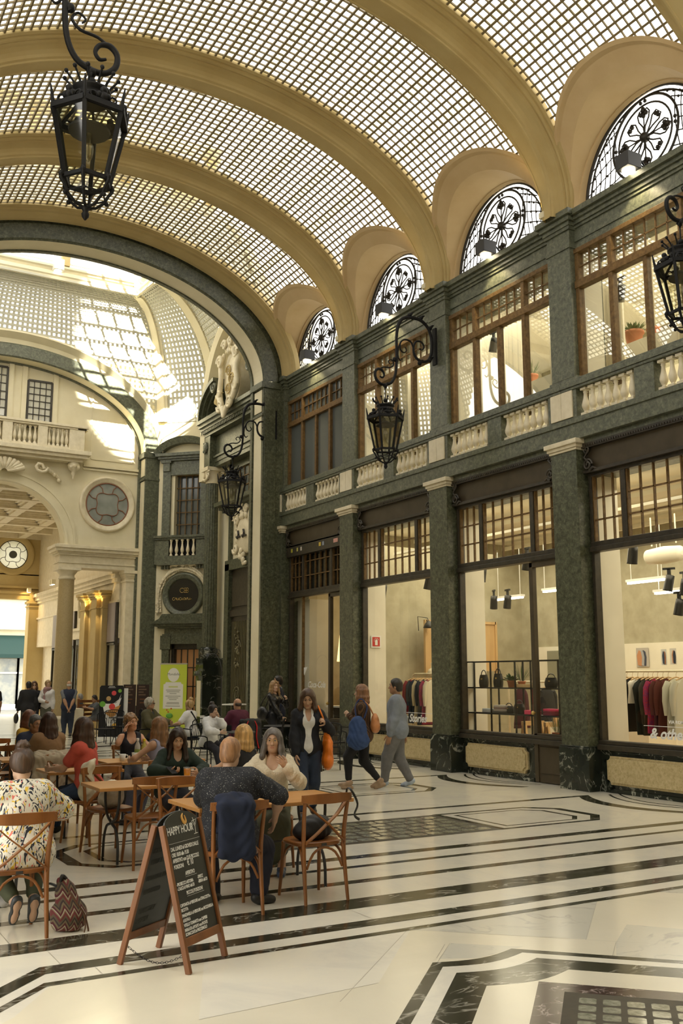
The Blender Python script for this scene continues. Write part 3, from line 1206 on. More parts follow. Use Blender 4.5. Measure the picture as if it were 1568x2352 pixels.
def dome():
 # ribs
 for k in range(8):
  b = MB()
  nxt, prv = (k + 1) % 8, (k - 1) % 8
  rows = []
  cen = Vector((5.8, 26.75, 0))
  for phi in np.linspace(0, PI / 2, 25):
   p = dpt(k, phi)
   inn = Vector((cen.x - p.x, cen.y - p.y, 0)).normalized()
   tdir = Vector((-inn.y, inn.x, 0))
   nrm = (inn * math.cos(phi) + Vector((0, 0, -1)) * math.sin(phi))
   w_ = .30 - .06 * phi
   prof = [(-w_, -.08), (-w_, .05), (-w_ + .07, .06), (-w_ + .09, .12), (w_ - .09, .12), (w_ - .07, .06), (w_, .05), (w_, -.08)]
   rows.append([p + tdir * u + nrm * d for u, d in prof])
  b.grid(rows)
  structure(b.build('trim_%d' % (60 + k), M['cream']))
 # glazed fields
 for k in range(8):
  b = MB()
  A = VO[k], VO[(k + 1) % 8]
  L = math.hypot(A[0][0] - A[1][0], A[0][1] - A[1][1])
  nc = max(6, int(round(L / .165)))
  phis = np.linspace(0.0, PI / 2, 31)
  def hood(p):
   if L < 3:
    return 0
   mid = ((A[0][0] + A[1][0]) / 2, (A[0][1] + A[1][1]) / 2)
   q = math.hypot(p.x - mid[0], p.y - mid[1]) if False else abs((p.x - mid[0]) * (A[1][0] - A[0][0]) / L + (p.y - mid[1]) * (A[1][1] - A[0][1]) / L)
   a = 4.98 if L > 7 else 2.52
   h = 3.42 if L > 7 else 2.98
   if q >= a:
    return 0
   return (9.2 if L > 7 else 10.2) + h * math.sqrt(1 - (q / a) ** 2)
  def P(u, phi):
   return dpt(k, phi) * (1 - u) + dpt(k + 1, phi) * u
  out = Vector((A[0][0] + A[1][0], A[0][1] + A[1][1], 0)) / 2 - Vector((5.8, 26.75, 0))
  out.normalize()
  for j, phi in enumerate(phis):
   run = []
   for c in range(nc + 1):
    p = P(c / nc, phi)
    if p.z > hood(p):
     run.append(p)
    else:
     if len(run) > 1:
      b.obox(run[0], run[-1], .074, .05, out)
     run = []
   if len(run) > 1:
    b.obox(run[0], run[-1], .074, .05, out)
  for c in range(nc + 1):
   prev = None
   for phi in phis:
    p = P(c / nc, phi)
    if p.z > hood(p) - .02:
     if prev is not None:
      b.obox(prev, p, .074, .05, out)
     prev = p
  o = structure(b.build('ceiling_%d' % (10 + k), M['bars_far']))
 # ring of the lantern with its little windows
 def ring(b, prof):
  rows = []
  for d, z in prof:
   rows.append([Vector((x + (x - 5.8) / 3.7 * d, y + (y - 26.75) / 3.1 * d, z)) for x, y in VI])
  b.grid(rows, close_u=True)
 b = MB()
 ring(b, [(.25, 14.25), (.0, 14.2), (-.02, 14.32), (-.06, 14.36), (-.06, 14.44), (.0, 14.5), (-.04, 14.56), (-.10, 14.60), (-.10, 14.66), (-.02, 14.72), (.12, 14.76), (.25, 14.78)])
 ring(b, [(.25, 16.0), (-.05, 16.0), (-.05, 16.2), (.25, 16.25)])
 structure(b.build('trim_70', M['cream']))
 n = 0
 for k in range(8):
  a, c = Vector((*VI[k], 0)), Vector((*VI[(k + 1) % 8], 0))
  L = (c - a).length
  m = 3 if L > 5 else 1
  b = MB()
  for j in range(m):
   p = a + (c - a) * j / m
   b.box(p.x - .12, p.x + .12, p.y - .12, p.y + .12, 14.7, 16.1)
  structure(b.build('trim_%d' % (71 + k), M['stucco']))
  for j in range(m):
   p, q = a + (c - a) * (j / m), a + (c - a) * ((j + 1) / m)
   d = (q - p).normalized()
   p, q = p + d * .14, q - d * .14
   b = MB()
   for z in (14.82, 15.05, 15.85):
    b.obox(p + Vector((0, 0, z)), q + Vector((0, 0, z)), .05, .05)
   l = (q - p).length
   nn = int(l / .2)
   for e in range(nn):
    x0, x1 = p + d * (l * e / nn), p + d * (l * (e + 1) / nn)
    for z0, z1 in ((15.05, 15.25), (15.25, 15.45), (15.45, 15.65), (15.65, 15.85)):
     b.obox(x0 + Vector((0, 0, z0)), x1 + Vector((0, 0, z1)), .015, .015)
     b.obox(x0 + Vector((0, 0, z1)), x1 + Vector((0, 0, z0)), .015, .015)
   n += 1
   structure(b.build('window_%d' % (30 + n), M['white']))
 # flat glazed roof of the lantern
 b = MB()
 for x in np.arange(2.3, 9.4, .55):
  b.box(x - .03, x + .03, 23.7, 29.8, 16.2, 16.28)
 for y in np.arange(23.8, 29.8, .55):
  b.box(2.1, 9.5, y - .03, y + .03, 16.2, 16.28)
 structure(b.build('ceiling_20', M['white']))


dome()


def hood_loft(name, curves, mat, flip=False):
 b = MB()
 for A, B in zip(curves[:-1], curves[1:]):
  b.grid([B, A] if not flip else [A, B])
 structure(b.build(name, mat))


# north arch of the crossing ---------------------------------------
def north():
 b = MB()
 def lay(curves, mi):
  b.mi = mi
  for A, B in zip(curves[:-1], curves[1:]):
   b.grid([B, A])
 y = 31.0
 lay([arch_curve(5.8, 4.98, 3.42, 9.2, y - .28), arch_curve(5.8, 4.94, 3.36, 9.2, y - .30), arch_curve(5.8, 4.90, 3.2, 9.2, y - .06), arch_curve(*OA, y - .02)], 0)
 lay([arch_curve(*OA, y - .02), arch_curve(OA[0], OA[1] - .04, OA[2] - .04, OA[3], y - .05), arch_curve(IA[0], IA[1] + .04, IA[2] + .04, IA[3], y - .05), arch_curve(*IA, y)], 1)
 lay([arch_curve(*IA, y), arch_curve(IA[0], IA[1] - .01, IA[2] - .01, IA[3], y + .45)], 0)
 lay([arch_curve(IA[0], IA[1] - .01, IA[2] - .01, IA[3], y + .45), arch_curve(IA[0], IA[1] - .06, IA[2] - .06, IA[3], y + .45), arch_curve(IA[0], IA[1] - .06, IA[2] - .06, IA[3], y + .56)], 1)
 structure(b.build('trim_50', [M['cream'], M['green_light']]))
 for s, name in ((1, 'trim_51'), (-1, 'trim_52')):
  def X(x):
   return IA[0] + s * (x - IA[0])
  def bx(b, x0, x1, *r):
   b.box(min(X(x0), X(x1)), max(X(x0), X(x1)), *r)
  b = MB()
  bx(b, 10.27, 10.75, y - .03, y + .56, 0, 9.22)
  bx(b, 10.18, 10.4, y + .44, y + .58, 0, 9.15)
  bx(b, 10.18, 10.76, y - .07, y + .58, 9.02, 9.20)
  bx(b, 10.22, 10.76, y - .05, y + .58, 8.25, 8.33)
  b.mi = 1
  bx(b, 10.25, 10.3, y + .05, y + .42, .8, 8.22)
  bx(b, 10.25, 10.3, y + .05, y + .42, 8.4, 9.0)
  b.mi = 2
  bx(b, 10.2, 10.78, y - .06, y + .58, 0, .8)
  structure(b.build(name, [M['green_light'], M['cream'], M['black']], bevel=.005))


north()

# far wall of the arcade, with the passage to the street --------------
YN = 31.55


def far_wall():
 b = MB()
 y0, y1 = YN, YN + .5
 # wall plate with the arched opening: strips between arch and outline
 ax, az, aw, ah = 5.75, 5.95, 2.05, 1.9
 b.mi = 0
 pts_in = [(ax + aw * math.cos(t), az + ah * math.sin(t)) for t in np.linspace(0, PI, 41)]
 A = [(x, y0, z) for x, z in pts_in]
 A2 = [(x, y1, z) for x, z in pts_in]
 def outer(x):
  return (x, y0, 12.2)
 # face: right and left of arch, and above
 b.box(ax + aw, 10.6, y0, y1, 5.95, 9.0)
 b.box(.9, ax - aw, y0, y1, 5.95, 9.0)
 for i in range(40):
  (x0, z0), (x1, z1) = pts_in[i], pts_in[i + 1]
  b.add([(x0, y0, z0), (x1, y0, z1), (x1, y0, 9.0), (x0, y0, 9.0)], [(0, 1, 2, 3)], False)
  b.add([(x0, y0, z0), (x1, y0, z1), (x1, y1, z1), (x0, y1, z0)], [(3, 2, 1, 0)], False)
 b.box(.9, 10.6, y0, y1, 9.0, 12.4)
 # archivolt
 for r0, r1, d in ((.0, .40, .05), (.03, .12, .075), (.30, .36, .075)):
  prev = None
  for t in np.linspace(0, PI, 41):
   c, s = math.cos(t), math.sin(t)
   q = [(ax + (aw + r0) * c, y0 - d, az + (ah + r0) * s), (ax + (aw + r1) * c, y0 - d, az + (ah + r1) * s), (ax + (aw + r1) * c, y0, az + (ah + r1) * s), (ax + (aw + r0) * c, y0, az + (ah + r0) * s)]
   if prev:
    b.add(prev + q, [(0, 4, 5, 1), (1, 5, 6, 2), (3, 7, 4, 0)], False)
   prev = q
 # string courses, lunette panel frame
 for z0, z1, d in ((8.50, 8.56, .06), (8.60, 8.68, .10)):
  b.box(8.3, 10.3, y0 - d, y0, z0, z1)
  b.box(1.2, 3.2, y0 - d, y0, z0, z1)
 for s in (1, -1):
  def X(x):
   return 5.75 + s * (x - 5.75)
  pts = [(8.55, 8.9)] + [(8.55 + 1.45 * math.sin(t), 8.9 + 2.4 * math.cos(t)) for t in np.linspace(0, PI / 2, 14)] + [(8.55, 8.9)]
  for p, q in zip(pts[:-1], pts[1:]):
   b.obox((X(p[0]), y0, p[1]), (X(q[0]), y0, q[1]), .05, .05, (0, 1, 0))
 structure(b.build('wall_back', M['cream']))
 # entablature on columns, both sides
 for s, nm in ((1, 'trim_53'), (-1, 'trim_54')):
  def X(x):
   return 5.75 + s * (x - 5.75)
  b = MB()
  def bx(x0, x1, *r):
   b.box(min(X(x0), X(x1)), max(X(x0), X(x1)), *r)
  for z0, z1, g in ((5.22, 5.36, .0), (5.36, 5.40, .03), (5.40, 5.62, -.02), (5.62, 5.68, .04), (5.68, 5.74, .08), (5.74, 5.84, .15), (5.84, 5.93, .20), (5.93, 5.97, .12)):
   bx(7.66 - g, 10.55, y0 - .06 - g, y1 + .1 + g, z0, z1)
  structure(b.build(nm, M['ivory'], bevel=.006))
 # columns
 for i, (x, sq, w_) in enumerate(((8.0, 0, 'free-standing at the right edge of the passage'), (10.16, 1, 'square, against the green pilaster'), (3.5, 0, 'left of the passage'), (1.34, 1, 'square, left of the passage'))):
  t = empty('column', (x, YN + .22, 0), 0, ('ochre granite column, ' if not sq else 'ivory pilaster column, ') + w_, 'column', 'columns of the passage', 'structure')
  b = MB()
  if sq:
   b.box(-.25, .25, -.25, .25, .5, 4.85)
  else:
   b.lathe([(.285, .5), (.285, 1.2), (.27, 2.8), (.243, 4.86)], 28)
  b.build('shaft', M['granite'] if not sq else M['ivory'], t)
  b = MB()
  if sq:
   for z0, z1, g in ((4.85, 4.9, .03), (4.98, 5.04, .03), (5.04, 5.12, .06), (5.12, 5.22, .1), (4.9, 4.98, 0)):
    b.box(-.25 - g, .25 + g, -.25 - g, .25 + g, z0, z1)
  else:
   b.lathe([(.245, 4.84), (.275, 4.86), (.275, 4.9), (.245, 4.92), (.245, 5.0), (.30, 5.06), (.34, 5.13)], 28)
   b.box(-.37, .37, -.37, .37, 5.13, 5.22)
  b.build('capital', M['ivory'], t)
  b = MB()
  b.box(-.36, .36, -.36, .36, 0, .38)
  if sq:
   b.box(-.29, .29, -.29, .29, .38, .5)
  else:
   b.lathe([(.36, .38), (.37, .42), (.33, .46), (.30, .5)], 28)
  b.build('base', M['ivory'], t)
 # round blind windows
 for s in (1, -1):
  x = 5.75 + s * 3.42
  t = structure(empty('window_%d' % (60 + (s < 0)), (x, y0, 7.40)))
  b = MB()
  b.smooth = True
  rows = []
  for r_, d in ((.94, 0), (.94, -.05), (.90, -.09), (.86, -.09), (.84, -.07), (.76, -.06), (.72, -.02), (.71, .0)):
   rows.append([(r_ * math.cos(a), d, r_ * math.sin(a)) for a in np.linspace(0, 2 * PI, 49)[:-1]])
  b.grid(rows, close_u=True)
  b.build('window_frame', M['ivory'], t)
  b = MB()
  b.lathe([(.72, -.012), (.72, -.006)], 40, ax='y')
  b.build('pane', noisy('frosted oculus glass', [(.3, (.22, .24, .22)), (.7, (.32, .34, .31))], 2, .25, 2), t)
  oculus_bars(t, .71, M['bronze_copper'], -.03)


def oculus_bars(t, r, mat, y, w_=.014):
 b = MB()
 k = r / .71
 pts = []
 for a in np.linspace(0, 2 * PI, 65)[:-1]:
  q = (a % (PI / 2)) - PI / 4
  rr = (.40 - .055 * math.cos(4 * a)) * k if True else 0
  pts.append((rr * math.cos(a), y, rr * math.sin(a)))
 b.tube(pts, w_, 5, True)
 b.tube([(r * math.cos(a), y, r * math.sin(a)) for a in np.linspace(0, 2 * PI, 41)[:-1]], w_ * 1.3, 5, True)
 for j in range(8):
  a = PI / 8 + j * PI / 4
  rr = (.40 - .055 * math.cos(4 * a)) * k
  s = .1 * (1 if j % 2 else -1)
  b.tube([(rr * math.cos(a), y, rr * math.sin(a)), ((rr + r) / 2 * math.cos(a + s * .5), y, (rr + r) / 2 * math.sin(a + s * .5)), (r * math.cos(a - s * .6), y, r * math.sin(a - s * .6))], w_, 5)
 b.build('glazing_bars', mat, t)


M['bronze_copper'] = plain('copper glazing bars', (.26, .10, .05), .5)
far_wall()

# balcony in the far lunette with its windows
t = empty('balcony', (5.75, YN, 8.5), 0, 'cream stone balcony with balusters under the far lunette windows', 'balcony')
b = MB()
for z0, z1, d, w_ in ((.15, .25, .38, 2.45), (.25, .36, .52, 2.58), (.36, .50, .60, 2.66)):
 b.box(-w_, w_, -d, 0, z0, z1)
for x0, x1 in ((.95, 1.25), (-.15, .15), (-1.25, -.95)):
 b.box(x0, x1, -.48, -.30, .50, 1.22)
b.box(-2.0, 2.0, -.46, -.30, .5, .6)
b.box(1.95, 2.45, -.48, 0, .5, 1.2)
b.box(-2.45, -1.95, -.48, 0, .5, 1.2)
b.build('slab', M['ivory'], t, bevel=.01)
b = MB()
b.box(-2.5, 2.5, -.5, -.26, 1.2, 1.26)
b.box(-2.55, 2.55, -.54, -.22, 1.26, 1.34)
b.box(2.2, 2.55, -.5, 0, 1.2, 1.34)
b.box(-2.55, -2.2, -.5, 0, 1.2, 1.34)
b.build('rail', M['ivory'], t, bevel=.01)
bm = MB()
bm.lathe([(r * 1.0, z * 1.3) for r, z in baluster_prof(.45)], 8)
first = None
for x0, x1 in ((1.25, 1.95), (.15, .95), (-.95, -.15), (-1.95, -1.25)):
 for j in range(5):
  if first is None:
   first = bm.build('baluster', M['ivory'], t)
   o = first
  else:
   o = bpy.data.objects.new('baluster', first.data)
   COL.objects.link(o)
   o.parent = t
  o.location = (x0 + (x1 - x0) * (j + .5) / 5, -.38, .6)
for s in (1, -1):
 b = MB()
 b.lathe([(.02, -.42), (.05, -.36), (.04, -.3), (.09, -.22), (.07, -.14), (.17, -.06), (.20, .04), (.17, .15)], 10, (s * 2.2, -.2, 0))
 b.ball((s * 2.2, -.34, .03), .09, 8, 6)
 b.ball((s * 2.08, -.32, -.02), .06, 8, 6)
 b.ball((s * 2.32, -.32, -.02), .06, 8, 6)
 b.build('corbel', M['ivory'], t)
# carved shell over the passage arch
b = MB()
for k in range(11):
 a = PI * (.08 + .84 * k / 10)
 b.tube([(.1 * math.cos(a), -.3, -.38 + .1 * math.sin(a)), (.35 * math.cos(a), -.36, -.35 + .2 * math.sin(a)), (.62 * math.cos(a), -.30, -.30 + .36 * math.sin(a))], [.03, .07, .085], 6)
for s in (1, -1):
 b.tube([(s * (1.0 + .12 * q * .3 + (.22 - .02 * q) * math.cos(q * .9)), -.33, -.18 + (.2 - .018 * q) * math.sin(q * .9)) for q in range(10)], .05, 6)
 b.curve([(s * 1.1, -.2, -.15), (s * 1.4, -.16, -.16), (s * 1.65, -.12, -.3), (s * 1.85, -.1, -.52)], [.08, .07, .06, .02], 6, 3)
 for q in range(4):
  b.ball((s * (1.3 + .15 * q), -.16, -.16 - .09 * q * q * .4), .07, 6, 4)
b.build('carving', M['ivory'], t)

# windows of the far lunette
for i, x in enumerate((7.0, 5.9, 4.6, 3.9)):
 if i == 3:
  continue
 x = (6.78, 5.35, 3.9)[i]
 w_ = structure(empty('window_%d' % (65 + i), (x, YN, 0)))
 b = MB()
 h = (11.28, 11.6, 11.3)[i]
 ww = .38
 for s in (-1, 1):
  b.box(s * ww - .03, s * ww + .03, -.08, .02, 9.7, h)
 b.box(-ww, ww, -.08, .02, h - .03, h + .03)
 b.box(-ww, ww, -.07, .02, 9.7, 9.76)
 mul = MB()
 for j in range(1, 4):
  mul.box(-ww + 2 * ww * j / 4 - .012, -ww + 2 * ww * j / 4 + .012, -.06, -.03, 9.7, h)
 for j in range(1, 7):
  z = 9.7 + (h - 9.7) * j / 7
  mul.box(-ww, ww, -.06, -.03, z - .012, z + .012)
 b.build('window_frame', M['bronze_dark'], w_)
 mul.build('glazing_bars', M['bronze_dark'], w_)
 b = MB()
 b.box(-ww, ww, -.03, -.025, 9.7, h)
 b.build('pane', M['upper_mirror'] if 'upper_mirror' in M else M.setdefault('upper_mirror', plain('lunette window glass', (.55, .53, .42), .04, 0, .8)), w_)
 b = MB()
 for s in (-1, 1):
  b.box(s * (ww + .12) - .08, s * (ww + .12) + .08, -.05, 0, 9.2, 11.75)
 b.build('pilaster', M['cream'], w_)

# passage -------------------------------------------------------------
XR, YE = 9.85, 44.0


def passage():
 b = MB()
 for x0, x1 in ((XR, XR + .4), (1.25, 1.65)):
  b.box(x0, x1, YN + .5, YE, 3.0, 8.2)
 b.box(XR + .3, XR + .6, YN + .5, YE, 0, 3.0)
 b.box(1.0, 1.3, YN + .5, YE, 0, 3.0)
 for z0, z1, g in ((4.9, 5.02, .08), (5.02, 5.16, .16), (5.16, 5.3, .26), (4.2, 4.28, .06)):
  b.box(XR - g, XR, YN + .5, YE, z0, z1)
  b.box(1.65, 1.65 + g, YN + .5, YE, z0, z1)
 structure(b.build('wall_passage', M['ivory']))
 b = MB()
 b.box(1.3, 10.2, YN + .2, YE + .2, 8.0, 8.2)
 for y in np.arange(32.3, 44, 1.95):
  b.box(1.6, XR, y - .16, y + .16, 7.76, 8.0)
 for x in np.arange(2.6, 9.6, 1.6):
  b.box(x - .16, x + .16, YN + .5, YE, 7.78, 8.0)
 for y in np.arange(32.3, 42, 1.95):
  for x in np.arange(2.6, 8.6, 1.6):
   x0, x1, ya, yb = x + .16, x + 1.44, y + .16, y + 1.79
   for g, z in ((.0, 7.86), (.10, 7.93)):
    for r in ((x0 + g, x1 - g, ya + g, ya + g + .1), (x0 + g, x1 - g, yb - g - .1, yb - g), (x0 + g, x0 + g + .1, ya + g, yb - g), (x1 - g - .1, x1 - g, ya + g, yb - g)):
     b.box(*r, z, 8.0)
 structure(b.build('ceiling_30', M['ivory']))
 # end wall with beam and oculus
 b = MB()
 b.box(1.3, 10.3, YE, YE + .4, 5.3, 6.2)
 b.box(9.46, 10.3, YE - .2, YE + .4, 0, 5.3)
 b.box(1.3, 2.1, YE - .2, YE + .4, 0, 5.3)
 for z0, z1, g in ((5.08, 5.3, .12), (5.3, 5.42, .2), (5.56, 5.66, .1)):
  b.box(1.3, 10.3, YE - g, YE + .4, z0, z1)
 for z0, z1, g in ((4.75, 4.8, .05), (4.9, 5.0, .08)):
  b.box(9.46 - g, 10.3, YE - .2 - g, YE + .4, z0, z1)
 # upper wall with a round hole
 cx, cz, r = 8.70, 7.05, .64
 n = 40
 for (x0, x1, z0, z1) in ((cx - .9, cx + .9, 6.15, 8.0),):
  ring = [(cx + r * math.cos(a), cz + r * math.sin(a)) for a in np.linspace(0, 2 * PI, n + 1)]
  for i in range(n):
   a = 2 * PI * i / n
   def out(a):
    c, s = math.cos(a), math.sin(a)
    k = min(.9 / max(abs(c), 1e-6), (.95 if s > 0 else .9) / max(abs(s), 1e-6))
    return (cx + c * k, cz + s * k)
   o0, o1 = out(a), out(2 * PI * (i + 1) / n)
   p0, p1 = ring[i], ring[i + 1]
   b.add([(p0[0], YE, p0[1]), (p1[0], YE, p1[1]), (o1[0], YE, o1[1]), (o0[0], YE, o0[1]), (p0[0], YE + .4, p0[1]), (p1[0], YE + .4, p1[1])], [(0, 1, 2, 3), (0, 4, 5, 1)], False)
 b.box(1.3, cx - .9, YE, YE + .4, 6.15, 8.0)
 b.box(cx + .9, 10.3, YE, YE + .4, 6.15, 8.0)
 structure(b.build('wall_passage_end', M['stucco']))
 t = structure(empty('window_70', (cx, YE + .1, cz)))
 b = MB()
 b.smooth = True
 rows = []
 for r_, d in ((.92, -.1), (.92, -.15), (.86, -.18), (.80, -.15), (.68, -.12), (.64, -.1), (.63, .1)):
  rows.append([(r_ * math.cos(a), d, r_ * math.sin(a)) for a in np.linspace(0, 2 * PI, 41)[:-1]])
 b.grid(rows, close_u=True)
 b.build('window_frame', M['stucco'], t)
 b = MB()
 b.lathe([(.64, .0), (.64, .01)], 36, ax='y')
 b.build('pane', M['milk'], t)
 oculus_bars(t, .62, M['bronze_dark'], -.03, .013)
 b = MB()
 b.lathe([(.17, -.06), (.17, .0)], 20, ax='y')
 b.build('fan', M['grey_glass'], t)
 # right wall: shop windows, twin pilasters, iron door
 for i, y in enumerate((33.3, 34.7)):
  b = MB()
  for dx, dy in ((0, 0), (-.14, .25)):
   b.box(XR - .28 + dx, XR, y - .32 + dy, y + .32 + dy, 0, 4.5)
   for z0, z1, g in ((4.05, 4.1, .03), (4.4, 4.46, .05), (4.46, 4.56, .1), (4.56, 4.66, .15)):
    b.box(XR - .28 - g + dx, XR, y - .32 - g + dy, y + .32 + g + dy, z0, z1)
  structure(b.build('trim_%d' % (55 + i), M['stucco'], bevel=.01))
 for i, (ya, yb) in enumerate(((32.1, 32.95), (37.3, 40.6))):
  t = structure(empty('window_%d' % (71 + i), (0, 0, 0)))
  b = MB()
  b.box(XR - .1, XR + .1, ya, yb, 2.85, 4.2)
  b.build('blind_box', M['grey_board'], t)
  b = MB()
  for y in (ya, yb):
   b.box(XR - .08, XR + .02, y - .05, y + .05, 0, 4.2)
  b.box(XR - .1, XR + .02, ya, yb, 2.78, 2.88)
  b.box(XR - .1, XR + .02, ya, yb, 0, .4)
  b.build('window_frame', M['bronze_dark'], t)
  b = MB()
  b.box(XR - .01, XR, ya, yb, .4, 2.8)
  b.build('pane', M['upper_mirror'] if i == 0 else M['olive_glass'], t)
 d = structure(empty('door_10', (0, 0, 0)))
 b = MB()
 b.box(XR - .1, XR + .05, 35.3, 36.9, 0, 3.1)
 b.build('door_leaf', M['bronze_dark'], d)
 b = MB()
 for y in (35.5, 35.8, 36.1, 36.4, 36.7):
  b.box(XR - .13, XR - .1, y - .012, y + .012, .3, 2.9)
 for y in (35.65, 36.5):
  for z in (.8, 1.5, 2.2, 2.7):
   b.tube([(XR - .12, y + .12 * math.cos(a) * (1 - a / 12), z + .18 * math.sin(a) * (1 - a / 12)) for a in np.linspace(0, 9, 18)], .012, 4)
 b.build('ironwork', M['olive_iron'], d)
 b = MB()
 b.box(XR - .22, XR, 35.1, 37.1, 3.1, 3.4)
 b.box(XR - .28, XR, 35.0, 37.2, 3.4, 3.5)
 b.build('lintel', M['ivory'], d)
 # drapery relief over the door
 b = MB()
 for k in range(4):
  b.tube([(XR - .06, 35.4 + 1.3 * q, 4.7 - (.25 + .16 * k) * math.sin(PI * q)) for q in np.linspace(0, 1, 12)], .045, 6)
 for y in (35.4, 36.7):
  b.tube([(XR - .06, y, 4.8), (XR - .08, y, 4.3), (XR - .06, y, 3.9)], [.09, .08, .05], 6)
 structure(b.build('trim_58', M['ivory']))


M['grey_board'] = noisy('lilac grey painted boards', [(.3, (.20, .17, .17)), (.7, (.30, .26, .26))], 3, .45, 3, stretch=(1, 1, .1))
M['olive_glass'] = noisy('olive blind behind glass', [(.4, (.10, .09, .03)), (.6, (.2, .18, .07))], 9, .15, 2, stretch=(1, 6, .01))
M['olive_iron'] = plain('olive iron', (.16, .14, .07), .5)
passage()
for y in (33.05, 34.6):
 spot('pilaster_lamp_beam', (XR - .5, y, 4.15), (XR - .2, y, 5.2), 26, 90, (1, .66, .22), .03, .6)
 spot('pilaster_wash_beam', (XR - .5, y, 4.1), (XR - .25, y, 1.6), 18, 70, (1, .72, .35), .03, .7)
spot('passage_corner_beam', (9.0, 43.4, 5.6), (9.7, 43.7, 4.2), 60, 100, (1, .66, .25), .03, .7)
for i, (x, y, z) in enumerate(((9.35, 43.5, 5.5), (9.35, 39.5, 5.5), (9.35, 39.2, 5.5))):
 t = empty('spotlight', (x, y, z), 0, ['cream spotlight in the far corner of the passage', 'left of two cream spotlights on the passage cornice', 'right of two cream spotlights on the passage cornice'][i], 'lamp', 'passage spotlights')
 b = MB()
 b.box(-.08, .08, -.08, .08, -.14, .06)
 b.build('lamp_box', M['cream'], t)
 b = MB()
 b.lathe([(.06, -.145), (.06, -.14)], 12)
 b.build('lens', M['warm_glow'], t)

# street seen through the passage -------------------------------------
def street():
 Y = 56.0
 t = empty('street_building', (0, Y, 0), 0, 'white building across the street seen through the passage', 'building')
 b = MB()
 b.box(-6, 24, .25, 1, 0, 4.0)
 b.box(-6, 24, 0, 1, 4.0, 16)
 for z0, z1, g in ((4.3, 4.5, .25), (4.5, 4.9, .1), (6.0, 6.2, .15)):
  b.box(-6, 24, -g, 0, z0, z1)
 b.build('wall', M['cream'], t)
 for k in range(6):
  for z in (5.0, 8.6):
   x = 2.0 + k * 2.6
   if z < 6:
    z0, z1 = 6.3, 8.2
   else:
    z0, z1 = 9.4, 11.6
   b = MB()
   b.box(x - .65, x + .65, -.08, .02, z0, z1)
   f = b.build('window', M['white'], t)
   b = MB()
   for s in (-1, 1):
    for q in (0, 1):
     b.box(x + (-.58 if s < 0 else .04), x + (-.04 if s < 0 else .58), -.10, -.085, z0 + .08 + q * (z1 - z0) / 2, z0 + (z1 - z0) / 2 - .04 + q * (z1 - z0) / 2)
   b.build('pane', plain('street window', (.55, .5, .3), .2) if 'sw' not in M else M['sw'], f)
 b = MB()
 b.prism([(0, 2.75), (-.9, 2.75), (-.9, 2.95), (0, 4.0)], 2, 12.2, lambda u, v, h: (h, u, v))
 b.build('awning', plain('dark green awning', (.010, .05, .042), .6), t)
 txt = text('sign_text', 'DEN', 1.0, plain('yellow green letters', (.5, .6, .05), .5), frame((9.2, -.52, 3.5), (1, 0, 0), (0, .45, .55)), t, 0, .03)
 for k in range(8):
  x = 2.6 + k * 1.3
  b = MB()
  for s in (0, 1.3):
   b.box(x + s - .05, x + s + .05, .1, .3, 0, 2.75)
  b.box(x, x + 1.3, .1, .3, 1.9, 2.0)
  b.box(x, x + 1.3, .1, .3, .0, .25)
  f = b.build('shop_window', M['white'], t)
  b = MB()
  b.box(x + .05, x + 1.25, .2, .22, .25, 2.72)
  b.build('pane', M['street_glass'], f)
 b = MB()
 b.box(-8, 26, YE + .4, Y + .3, -.25, -.05)
 structure(b.build('street', M['asphalt']))


M['street_glass'] = noisy('street shop glass', [(.4, (.35, .38, .38)), (.6, (.6, .6, .48))], 1.2, .1, 3)
M['asphalt'] = noisy('pale street paving', [(.4, (.3, .3, .28)), (.6, (.4, .4, .37))], 4, .6, 4)
street()

# diagonal wall of the crossing: door, round sign, little balcony, window ----
def local(origin, ux, uy):
 x, y = Vector((ux, uy, 0)).normalized(), None
 y = Vector((x.y, -x.x, 0))
 return x, y


S2 = math.sqrt(.5)
MNE = Matrix(((S2, -S2, 0, 10.73), (-S2, -S2, 0, 31.0), (0, 0, 1, 0), (0, 0, 0, 1)))   # u along the wall, n towards the room


def mb(Mx):
 b = MB()
 b.M = Mx
 return b


def win_bars(b, u0, u1, z0, z1, nc, nr, n, w_=.022):
 for i in range(nc + 1):
  u = u0 + (u1 - u0) * i / nc
  b.box(u - w_ / 2, u + w_ / 2, n, n + .03, z0, z1)
 for j in range(nr + 1):
  z = z0 + (z1 - z0) * j / nr
  b.box(u0, u1, n, n + .03, z - w_ / 2, z + w_ / 2)


